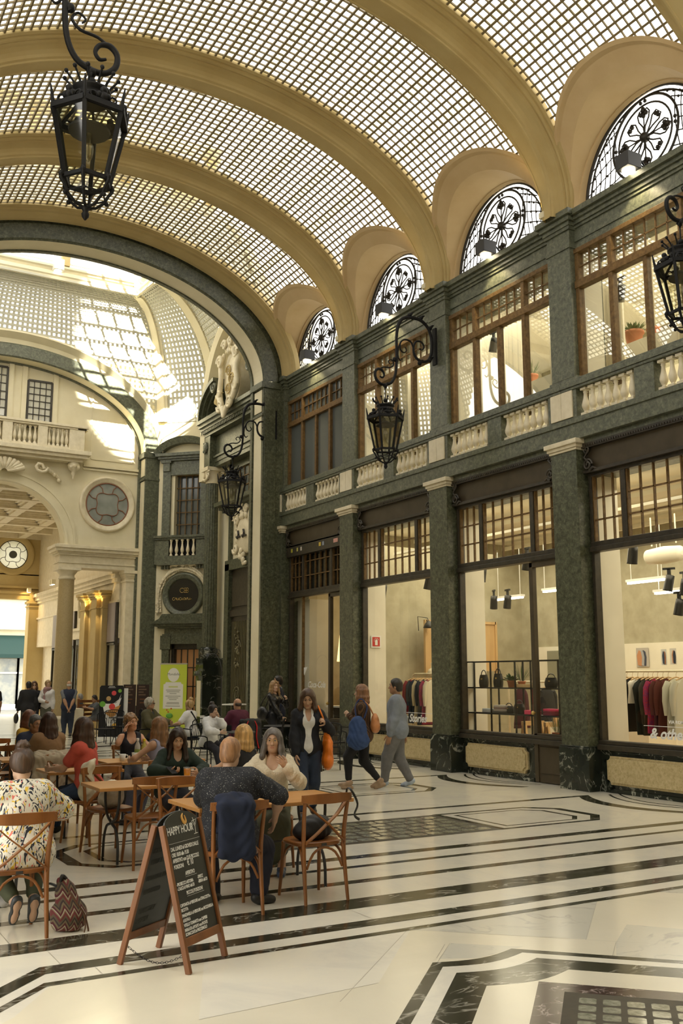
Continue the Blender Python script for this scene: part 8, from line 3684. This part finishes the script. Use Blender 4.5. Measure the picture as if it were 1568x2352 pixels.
_, J12 = person('woman with long straight dark hair in a light brown sweater, seen from behind', (2.98, 12.28, 0), R(12), 1.66, 'f', SK, seat_pose(.44, 1.66, lean=.08, hl=(-.16, .38, .72), hr=(.16, .38, .72), pz=.60), ('long', (.045, .020, .012), .26), dict(c=(.26, .145, .065), sleeve=1.93, name='sweater', loose=.016), None, dict(c=(.04, .04, .05)), (.03, .03, .03), 2, None, None, 1.1)
t13, J13 = person('man with grey hair and glasses in navy, half hidden behind the woman in brown', (2.98, 13.45, 0), R(205), 1.64, 'm', SK3, seat_pose(.44, 1.64, lean=.22, hpitch=-.25, hyaw=-.1, pz=.57, hr=(.2, .4, .72), hl=(-.2, .4, .72)), ('male', (.10, .095, .09)), dict(c=(.012, .018, .04), sleeve=1.93, name='sweater', loose=.012), None, dict(c=(.03, .03, .04)), (.02, .02, .02), 2)
glasses(t13, J13)
person('woman with auburn hair in a yellow top, seen from behind at the left', (3.24, 14.5, 0), R(25), 1.62, 'f', SK, seat_pose(.44, 1.62, lean=.1, pz=.58), ('bob', (.16, .06, .03), .12), dict(c=(.62, .36, .04), sleeve=.6, name='top'), None, dict(c=(.04, .04, .05)), (.03, .03, .03), 2)
person('dark haired person at the left edge facing the woman in leaf print', (1.40, 8.42, 0), R(195), 1.60, 'f', SK2, seat_pose(.44, 1.60, lean=.25, hpitch=-.35, pz=.555, hr=(.2, .36, .73), hl=(-.2, .36, .73)), ('bob', DK, .10), dict(c=(.02, .02, .025), sleeve=1.9, name='top'), None, dict(c=(.03, .03, .04)), (.5, .5, .5), 1)
# people at the metal tables
t15, J15 = person('man with grey hair, sunglasses and scarf in an olive jacket at a metal table', (6.86, 19.92, 0), R(222), 1.70, 'm', SK3, seat_pose(.42, 1.70, lean=.0, hyaw=.1, pz=.585, hr=(.18, .36, .75), hl=(-.1, .42, .78)), ('curly', (.36, .33, .27)), dict(c=(.03, .035, .05), sleeve=1.8, name='scarf', neck=.01), dict(c=(.075, .065, .025), sleeve=1.93, name='jacket', loose=.01, neck=.08), dict(c=(.03, .03, .04)), (.02, .02, .02), 2)
glasses(t15, J15, True)
_, J16 = person('woman with fair pinned-up hair in a white T-shirt with a dark strap, seen from behind', (7.75, 19.78, 0), R(32), 1.62, 'f', SK, seat_pose(.42, 1.62, lean=.12, pz=.58, hl=(-.22, .32, .72), hr=(.15, .38, .72)), ('bun', (.42, .27, .11)), dict(c=(.72, .72, .71), sleeve=.7, name='t_shirt', loose=.01), None, dict(c=(.06, .10, .2)), (.1, .1, .1), 2)
b = MB()
b.tube([tuple(J16['shl'] * 1.0 + V3(.06, -.075, .07)), tuple(J16['C'] + V3(.02, -.145, -.02)), tuple(J16['P'] + V3(.17, -.10, .08))], .016, 6)
tag(b.build('bag_strap', M['iron']), 'dark diagonal bag strap over the white T-shirt', 'strap')
bpy.data.objects['bag_strap'].location = (7.75, 19.78, 0)
bpy.data.objects['bag_strap'].rotation_euler = (0, 0, R(32))
t17, J17 = person('young woman with dark tied hair in a white shirt, hand to her mouth', (7.03, 17.05, 0), R(198), 1.60, 'f', SK2, seat_pose(.42, 1.60, lean=.15, hyaw=.15, hpitch=-.1, pz=.565, hl=(.02, .26, 1.02), el=(-.6, 0, -1), gl='fist', hr=(.05, .36, .72), er=(1, -.2, -.3)), ('bun', (.018, .012, .010)), dict(c=(.74, .74, .74), sleeve=1.75, name='shirt', loose=.02, collar=1, wob=.004), None, dict(c=(.03, .03, .04)), (.6, .6, .6), 2)
person('bald man in a burgundy polo shirt, seen from behind', (8.10, 18.08, 0), R(14), 1.72, 'm', (.46, .25, .15), seat_pose(.42, 1.72, lean=.14, pz=.60, hl=(-.2, .36, .73), hr=(.22, .34, .73)), ('bald', (.05, .035, .025)), dict(c=(.085, .010, .030), sleeve=.75, name='polo_shirt', loose=.016, collar=1), None, dict(c=(.03, .03, .04)), (.02, .02, .02), 2, None, None, 1.15)
_, J19 = person('standing woman with fair hair in a black leather jacket, hand to her chin', (9.62, 19.65, 0), R(205), 1.64, 'f', SK2, dict(hyaw=-.35, hr=(.04, .28, .80), er=(1, -.3, -.5), gr='hold', hl=(-.10, .26, 1.24), el=(-.8, -.1, -1), gl='fist', fr=(.09, .05, .075), fl=(-.09, -.05, .075)), ('long', (.26, .15, .06), .16), dict(c=(.010, .010, .011), sleeve=1.93, kind='shine', name='leather_jacket', long=.02), None, dict(c=(.010, .010, .012)), (.02, .02, .02), 2)
person('standing man with dark hair in a navy suit jacket, turned away', (10.15, 20.5, 0), R(62), 1.76, 'm', SK3, dict(hyaw=.2), ('crop', (.02, .016, .013)), dict(c=(.5, .56, .66), sleeve=1.95, name='shirt', collar=1, cc=(.5, .56, .66)), dict(c=(.014, .02, .045), sleeve=1.93, name='suit_jacket', long=.1, neck=.06), dict(c=(.014, .018, .035)), (.02, .02, .02), 2)
# far group by the passage
person('man with dark hair in a black T-shirt, seen from behind at the far left', (5.62, 30.2, 0), R(0), 1.58, 'm', SK3, dict(fl=(-.1, .1, .08), fr=(.1, -.1, .08)), ('crop', (.015, .012, .010)), dict(c=(.012, .012, .014), sleeve=.7, name='t_shirt', loose=.015), None, dict(c=(.03, .035, .05)), (.1, .1, .1), 3)
person('man in a black hooded top and grey jeans, seen from behind with a bag', (6.52, 29.7, 0), R(-8), 1.60, 'm', SK3, dict(hl=(-.27, .02, .72)), ('male', (.012, .010, .010)), dict(c=(.012, .012, .014), sleeve=1.93, name='hooded_top', loose=.02, long=.05), None, dict(c=(.12, .13, .13)), (.05, .05, .05), 3)
t23, J23 = person('woman with sunglasses and brown hair in black, facing us behind the hooded man', (6.86, 30.5, 0), R(170), 1.60, 'f', SK2, dict(hr=(.08, .2, 1.25), er=(.8, 0, -1)), ('bob', (.10, .045, .02), .08), dict(c=(.012, .012, .014), sleeve=1.93, name='top'), None, dict(c=(.02, .02, .03)), (.05, .05, .05), 3)
glasses(t23, J23, True)
_, J24 = person('woman with fair curly hair in a white top and pink scarf', (7.22, 30.3, 0), R(150), 1.62, 'f', SK, dict(hyaw=.5, hr=(.0, .22, .98), er=(1, -.2, -.3), hl=(-.2, .05, .72)), ('curly', (.34, .22, .10)), dict(c=(.72, .70, .68), sleeve=1.9, name='top', loose=.01, long=.06), None, dict(c=(.10, .10, .07)), (.2, .15, .1), 3)
person('bald man in a navy sleeveless jacket with hands clasped behind his back', (7.58, 29.2, 0), R(-8), 1.62, 'm', SK3, dict(hr=(.03, -.19, .80), hl=(-.04, -.20, .80), er=(1, -.2, 0), el=(-1, -.2, 0)), ('bald', (.5, .48, .45)), dict(c=(.16, .17, .19), sleeve=.6, name='t_shirt'), dict(c=(.014, .02, .045), sleeve=0, name='vest', long=.02), dict(c=(.025, .035, .06)), (.05, .05, .05), 3, None, None, 1.1)
person('woman in a white blouse with pink roses at the left edge, seen from behind', (4.98, 27.5, 0), R(-5), 1.56, 'f', SK, dict(fl=(-.1, .1, .08), fr=(.1, -.1, .08)), ('bob', (.25, .2, .15), .06), dict(c=(.72, .70, .68), kind='roses', sleeve=.8, name='blouse', loose=.02, long=.05), None, dict(c=(.02, .025, .05)), (.05, .05, .05), 3, None, None, 1.1)
person('grey haired person seated behind the stone block', (8.35, 30.7, 0), R(70), 1.60, 'm', SK, seat_pose(.44, 1.6, pz=.56), ('male', (.3, .29, .27)), dict(c=(.06, .06, .07), sleeve=1.9, name='jacket'), None, dict(c=(.04, .04, .05)), (.05, .05, .05), 3)
person('dark haired person in patterned clothes seated on the brown bench', (8.62, 29.95, 0), R(95), 1.56, 'f', SK3, seat_pose(.44, 1.56, pz=.55, hpitch=-.3, hr=(.12, .35, .8), hl=(-.1, .35, .8)), ('crop', (.02, .015, .012)), dict(c=(.10, .11, .12), sleeve=.7, name='top'), None, dict(c=(.12, .12, .12)), (.05, .05, .05), 3)


# ================================================================== THINGS PEOPLE CARRY OR PUT DOWN
def blob(name, fn, mat, label, cat, loc=(0, 0, 0), rz=0, h=.01, wob=.003, parent=None, group=None, kk=.055):
 F = Field(kk)
 fn(F)
 t = parent or empty(name, loc, R(rz), label, cat, group)
 o = np_mesh('body' if parent is None else name, [(*F.mesh(h, wob), 0)], [mat], t)
 return t


def wl(J, loc, rz, v):
 """from a person's frame to the room"""
 a = R(rz)
 return (loc[0] + v[0] * math.cos(a) - v[1] * math.sin(a), loc[1] + v[0] * math.sin(a) + v[1] * math.cos(a), v[2])


# orange shoulder bag of the walking woman
def f(F):
 F.ell((-.255, .0, .80), (.06, .15, .17))
 F.ell((-.25, .02, .66), (.07, .16, .10))
 F.cap((-.25, .0, .9), (-.225, .0, 1.06), .05, .02)


t = blob('shoulder_bag', f, cloth((.80, .20, .015), .5), 'bright orange shoulder bag of the woman in black blazer', 'bag', (5.86, 11.0, 0), 158)
b = MB()
b.curve([(-.235, .02, 1.0), (-.20, .085, 1.15), (-.15, .085, 1.28), (-.125, .02, 1.345), (-.14, -.07, 1.28), (-.22, -.06, 1.05)], .012, 6, 4)
b.build('strap', cloth((.80, .20, .015), .5), t)
# blue bag and tan backpack of the walking woman
def f(F):
 F.ell((-.21, .06, .92), (.07, .14, .20))
 F.ell((-.22, .05, .75), (.09, .18, .15))


t = blob('cloth_bag', f, cloth((.03, .065, .18), .8), 'blue cloth bag hanging from the shoulder of the woman in stripes', 'bag', (8.02, 13.22, 0), 52, .011, .005)
b = MB()
b.curve([(-.2, .08, 1.08), (-.15, .1, 1.25), (-.12, .02, 1.37), (-.15, -.08, 1.25), (-.2, -.04, 1.08)], .014, 6, 4)
b.build('strap', cloth((.03, .045, .12)), t)
def f(F):
 F.ell((-.07, -.195, 1.02), (.12, .06, .13))
 F.ell((-.07, -.20, .94), (.13, .07, .09))


t = blob('small_backpack', f, cloth((.52, .21, .075), .4), 'tan leather backpack on the back of the woman in stripes', 'bag', (8.02, 13.22, 0), 52)
b = MB()
b.curve([(-.1, -.17, 1.14), (-.13, -.08, 1.30), (-.12, .04, 1.345), (-.12, .11, 1.22), (-.13, .10, 1.05)], .011, 6, 4)
b.build('strap', cloth((.45, .18, .06), .4), t)
# black leather bag of the standing woman
def f(F):
 F.ell((.24, -.12, .92), (.08, .15, .15))


t = blob('handbag', f, cloth((.012, .012, .012), .35), 'black handbag on the shoulder of the woman in leather jacket', 'bag', (9.62, 19.65, 0), 205, .015)
b = MB()
b.curve([(.24, -.05, 1.03), (.19, .03, 1.3), (.14, -.02, 1.37), (.2, -.15, 1.2), (.24, -.2, 1.03)], .012, 6, 3)
b.build('strap', M['leather_black'], t)
# bag of the hooded man
def f(F):
 F.ell((-.30, .05, .52), (.07, .13, .15))


t = blob('handbag', f, cloth((.012, .012, .012), .5), 'black handbag held low by the hooded man at the far left', 'bag', (6.52, 29.7, 0), -8, .02)
b = MB()
b.curve([(-.3, -.02, .62), (-.28, .02, .72), (-.3, .12, .62)], .008, 5, 3)
b.build('handle', M['leather_black'], t)
# scarf of the woman in white
def f(F):
 for k in range(9):
  a = k * 2 * PI / 9
  F.ell((.075 * math.cos(a), .01 + .08 * math.sin(a), 1.36), (.045, .045, .05))
 F.cap((.05, .1, 1.33), (.06, .14, 1.0), .05, .03)


blob('scarf', f, cloth((.35, .20, .20)), 'pink grey scarf of the woman in white by the passage', 'scarf', (7.22, 30.3, 0), 150, .018)

# navy jacket on the man's chair
def f(F):
 for k in range(7):
  x = -.155 + k * .036
  F.cap((x, -.235, .83), (x - .004, -.298, .78), .022, .022)
  F.cap((x, -.298, .78), (x + .012 * math.sin(k * 2), -.305, .45 + .03 * math.sin(k * 1.7)), .024, .026 + .006 * math.sin(k * 2.3))
  F.cap((x, -.225, .82), (x, -.205, .60), .018, .018)
 F.cap((.02, -.31, .70), (.065, -.31, .47), .035, .03)


t = blob('jacket', f, cloth((.010, .016, .040), .9), 'navy jacket hung over the chair back of the man in dotted shirt', 'jacket', (3.06, 6.98, 0), -6, .0085, .004)
# beige coat on the chair of the woman in brown
def f(F):
 for k in range(9):
  x = -.24 + k * .06
  F.cap((x, -.24, .82), (x, -.31, .76), .028, .03)
  F.cap((x, -.31, .76), (x * 1.15 + .01 * math.sin(k * 2), -.33, .28 + .05 * math.sin(k)), .032, .035)


t = blob('coat', f, cloth((.40, .33, .23), .9), 'beige coat hung over a chair back behind the left table', 'coat', (2.96, 12.2, 0), 4, .012, .005)
# red and black jacket over the burgundy man's chair
def f(F):
 F.cap((-.2, -.29, .85), (.2, -.29, .85), .05)
 F.ell((0, -.30, .6), (.24, .06, .28))
 F.cap((.22, -.29, .8), (.25, -.29, .35), .05, .04)


t = blob('jacket', f, cloth((.012, .012, .014), .7), 'black jacket with red edges on the chair of the man in burgundy', 'jacket', (8.12, 18.05, 0), 12, .013, .004)
b = MB()
for x in (-.13, .12):
 b.curve([(x * .6, -.335, .86), (x, -.36, .75), (x * .9, -.365, .55), (x * 1.5, -.35, .33)], .013, 6, 3)
b.build('trim', cloth((.55, .02, .02)), t)

# black bag on the empty chair
def f(F):
 F.ell((.02, .02, .50), (.17, .10, .085))
 F.ell((.04, .0, .56), (.12, .08, .06))


t = blob('shoulder_bag', f, cloth((.010, .010, .011), .6), 'black shoulder bag lying on the seat of the empty front chair', 'bag', (3.80, 7.06, 0), 2, .009, .004)
b = MB()
pts = [(.13, .02, .55), (.17, -.08, .62), (.19, -.2, .76), (.185, -.245, .84), (.20, -.285, .82), (.25, -.29, .72), (.22, -.29, .64), (.27, -.285, .60)]
P = [Vector(p) for p in pts]
rows = []
b.curve(pts, .013, 6, 4, flat=.3)
b.build('strap', M['leather_black'], t)

# patterned backpack on the floor
M['kilim'] = None
def kilim():
 m, nt, p = new_mat('woven zigzag cloth')
 N, L = nt.nodes, nt.links
 tc = N.new('ShaderNodeTexCoord')
 sp = N.new('ShaderNodeSeparateXYZ')
 L.new(tc.outputs['Object'], sp.inputs[0])
 def mt(op, a, b_=None):
  n = N.new('ShaderNodeMath')
  n.operation = op
  for i, v in enumerate((a, b_)):
   if v is None:
    continue
   if isinstance(v, (int, float)):
    n.inputs[i].default_value = v
   else:
    L.new(v, n.inputs[i])
  return n.outputs[0]
 zig = mt('PINGPONG', mt('MULTIPLY', mt('ADD', sp.outputs['X'], mt('MULTIPLY', sp.outputs['Y'], .6)), 1.5), .05)
 ph = mt('FRACT', mt('MULTIPLY', mt('ADD', sp.outputs['Z'], zig), 9.5))
 cr = N.new('ShaderNodeValToRGB')
 cr.color_ramp.interpolation = 'CONSTANT'
 e = cr.color_ramp.elements
 cols = [(0, (.10, .075, .045)), (.16, (.14, .03, .03)), (.36, (.22, .17, .11)), (.46, (.45, .40, .31)), (.52, (.09, .02, .025)), (.70, (.16, .12, .07)), (.86, (.045, .03, .03))]
 while len(e) < len(cols):
  e.new(.5)
 for i, (q, c) in enumerate(cols):
  e[i].position = q
  e[i].color = (*c, 1)
 L.new(ph, cr.inputs[0])
 L.new(cr.outputs[0], p.inputs['Base Color'])
 p.inputs['Roughness'].default_value = .9
 return m


M['kilim'] = kilim()
def f(F):
 F.ell((0, 0, .09), (.125, .10, .10))
 F.cap((.0, 0, .1), (-.03, .02, .26), .10, .055)
 F.cap((-.03, .02, .25), (-.055, .03, .31), .055, .035)
 F.cut((0, 0, .005), (0, 0, -1))


t = blob('backpack', f, M['kilim'], 'woven patterned backpack standing on the floor beside the left chair', 'backpack', (1.885, 7.0, 0), -25, .008, .004)
b = MB()
b.curve([(-.02, -.05, .30), (.06, -.09, .20), (.115, -.07, .12), (.14, -.05, .03), (.145, -.05, .0)], .006, 6, 3)
b.curve([(.115, -.07, .12), (.13, -.09, .05), (.125, -.095, .005)], .005, 6, 3)
tag(b.build('cord', cloth((.10, .045, .02)), t), 'brown leather cord')
b = MB()
b.curve([(-.08, .0, .28), (-.15, .02, .30), (-.17, .04, .22), (-.14, .06, .05)], .016, 6, 4, flat=.5)
b.curve([(-.06, .0, .31), (-.05, -.03, .36), (-.03, .02, .33)], .012, 6, 4)
b.build('strap', M['leather_black'], t)

# flowered handbag on the lap of the woman in cream
def f(F):
 F.ell((.0, .30, .60), (.16, .07, .08))


blob('handbag', f, noisy('dark flowered cloth', [(.45, (.05, .008, .014)), (.56, (.09, .01, .02)), (.62, (.45, .33, .30))], 30, .8, 2, coord='Object'), 'dark red flowered bag on the lap of the woman in cream', 'bag', (4.10, 8.38, 0), 152, .010)

# white plastic bags on the chair
def f(F):
 F.ell((0, .02, .53), (.13, .11, .10))
 F.ell((-.02, .02, .62), (.10, .08, .08))


M['poly'] = noisy('thin white plastic', [(.4, (.62, .58, .48)), (.6, (.76, .73, .64))], 16, .3, 4, .8, .5, coord='Object')
blob('plastic_bag', f, M['poly'], 'crumpled white plastic bag lying on a chair seat under the second table', 'bag', (2.98, 9.74, 0), 188, .009, .006)
def f(F):
 F.cap((.10, -.26, .84), (.13, -.31, .74), .03, .05)
 F.cap((.12, -.30, .80), (.10, -.33, .56), .05, .09)
 F.cap((.06, -.25, .88), (.12, -.29, .78), .014, .03)


blob('plastic_bag', f, cloth((.72, .66, .50), .6), 'cream carrier bag hanging from a chair back behind the second table', 'bag', (2.98, 9.74, 0), 188, .008, .005)


# things on the tables -------------------------------------------------------
ZT = .70
t = empty('juice_glass', (3.66, 9.42, ZT + .012), 0, 'glass of orange juice on a saucer', 'glass')
b = MB()
b.lathe([(.028, 0), (.033, .005), (.040, .105), (.0375, .105), (.031, .010)], 20)
b.build('glass', M['lamp_glass_clear'] if 'lamp_glass_clear' in M else M.setdefault('lamp_glass_clear', glass('clear tumbler', (.97, .97, .96), .6, 0, .05)), t)
b = MB()
b.lathe([(.030, .008), (.0362, .088)], 20)
tag(b.build('juice', plain('orange juice', (.85, .33, .01), .25), t), 'orange juice')
def plate(x, y, r, label):
 t = empty('plate', (x, y, ZT), 0, label, 'plate', 'white plates')
 b = MB()
 b.lathe([(r * .6, 0), (r * .65, .003), (r, .012), (r, .015), (r * .62, .006), (.001, .006)], 24)
 b.build('dish', M['white'], t)
 return t
plate(3.66, 9.42, .075, 'white saucer under the orange juice')
t = plate(3.80, 9.36, .085, 'white plate with food beside the orange juice')
b = MB()
for k in range(5):
 b.ball((.03 * math.cos(k * 1.3), .03 * math.sin(k * 1.3), .018), .022, 8, 5, (1, 1, .5))
b.build('food', plain('toast', (.5, .28, .1), .8), t)
b = MB()
b.box(3.44, 3.51, 9.30, 9.41, ZT, ZT + .009)
tag(b.build('napkin', M['white']), 'white folded napkin on the second table', 'napkin')
def phone(loc, rx, rz, label):
 b = MB()
 b.box(-.035, .035, -.07, .07, -.004, .004)
 o = b.build('phone', M['iron'], bevel=.002)
 o.location, o.rotation_euler = loc, (rx, 0, rz)
 return tag(o, label, 'phone', 'mobile phones')
phone((3.60, 9.70, .765), R(25), R(10), 'phone in the hand of the woman in dark green')
q = wl(J8, (4.15, 12.78), 172, J8['hp'](.095, .01, -.02))
phone(q, R(80), R(172 + 70), 'phone at the ear of the woman in the tank top')
def cup(x, y, label):
 t = empty('cup', (x, y, ZT), 0, label, 'cup', 'white cups')
 b = MB()
 b.lathe([(.025, 0), (.03, .004), (.041, .085), (.038, .085), (.028, .008), (.001, .008)], 20)
 b.build('bowl', M['white'], t)
 b = MB()
 b.curve([(.038, 0, .07), (.062, 0, .07), (.066, 0, .045), (.055, 0, .025), (.033, 0, .025)], .006, 6, 3)
 b.build('handle', M['white'], t)
cup(3.74, 11.78, 'tall white cup on the table of the woman on the phone')
cup(3.95, 11.95, 'low white cup right of the tall one')
def bottle(x, y, liq, capc, label, s=1):
 t = empty('bottle', (x, y, ZT), 0, label, 'bottle', 'drink bottles')
 b = MB()
 b.lathe([(.028 * s, 0), (.032 * s, .01), (.032 * s, .13 * s), (.028 * s, .15 * s), (.013 * s, .19 * s), (.013 * s, .205 * s)], 16)
 b.build('body', liq, t)
 b = MB()
 b.lathe([(.016 * s, .203 * s), (.016 * s, .228 * s)], 12)
 b.build('cap', plain('bottle cap', capc, .4), t)
 b = MB()
 b.lathe([(.0328 * s, .05 * s), (.0328 * s, .11 * s)], 16, caps=False)
 b.build('wrapper', plain('bottle wrapper', (.25, .32, .08), .5), t)
bottle(4.02, 11.82, plain('pale yellow drink', (.45, .38, .08), .15), (.75, .55, .02), 'bottle of yellow drink with yellow cap', 1.12)
bottle(3.99, 11.98, plain('clear water bottle', (.45, .45, .42), .15), (.75, .75, .75), 'water bottle with white cap behind the yellow one', 1.12)
for x, y, lab in ((7.2, 20.2, 'white menu card holder, left of the woman in white T-shirt'), (8.3, 20.55, 'white menu card holder, right of the woman in white T-shirt'), (7.62, 17.5, 'small dark drink on the table of the man in burgundy')):
 b = MB()
 b.box(x - .05, x + .05, y - .01, y + .01, .689, .87 if 'dark' not in lab else .80)
 tag(b.build('card_holder', M['white'] if 'dark' not in lab else M['iron']), lab, 'card')
b = MB()
b.box(9.55, 9.65, 19.28, 19.33, .80, .87)
b.lathe([(.028, 0), (.03, .05)], 12, (9.6, 19.24, .835), 'y')
tag(b.build('camera', M['iron']), 'compact camera held by the woman in leather jacket', 'camera')
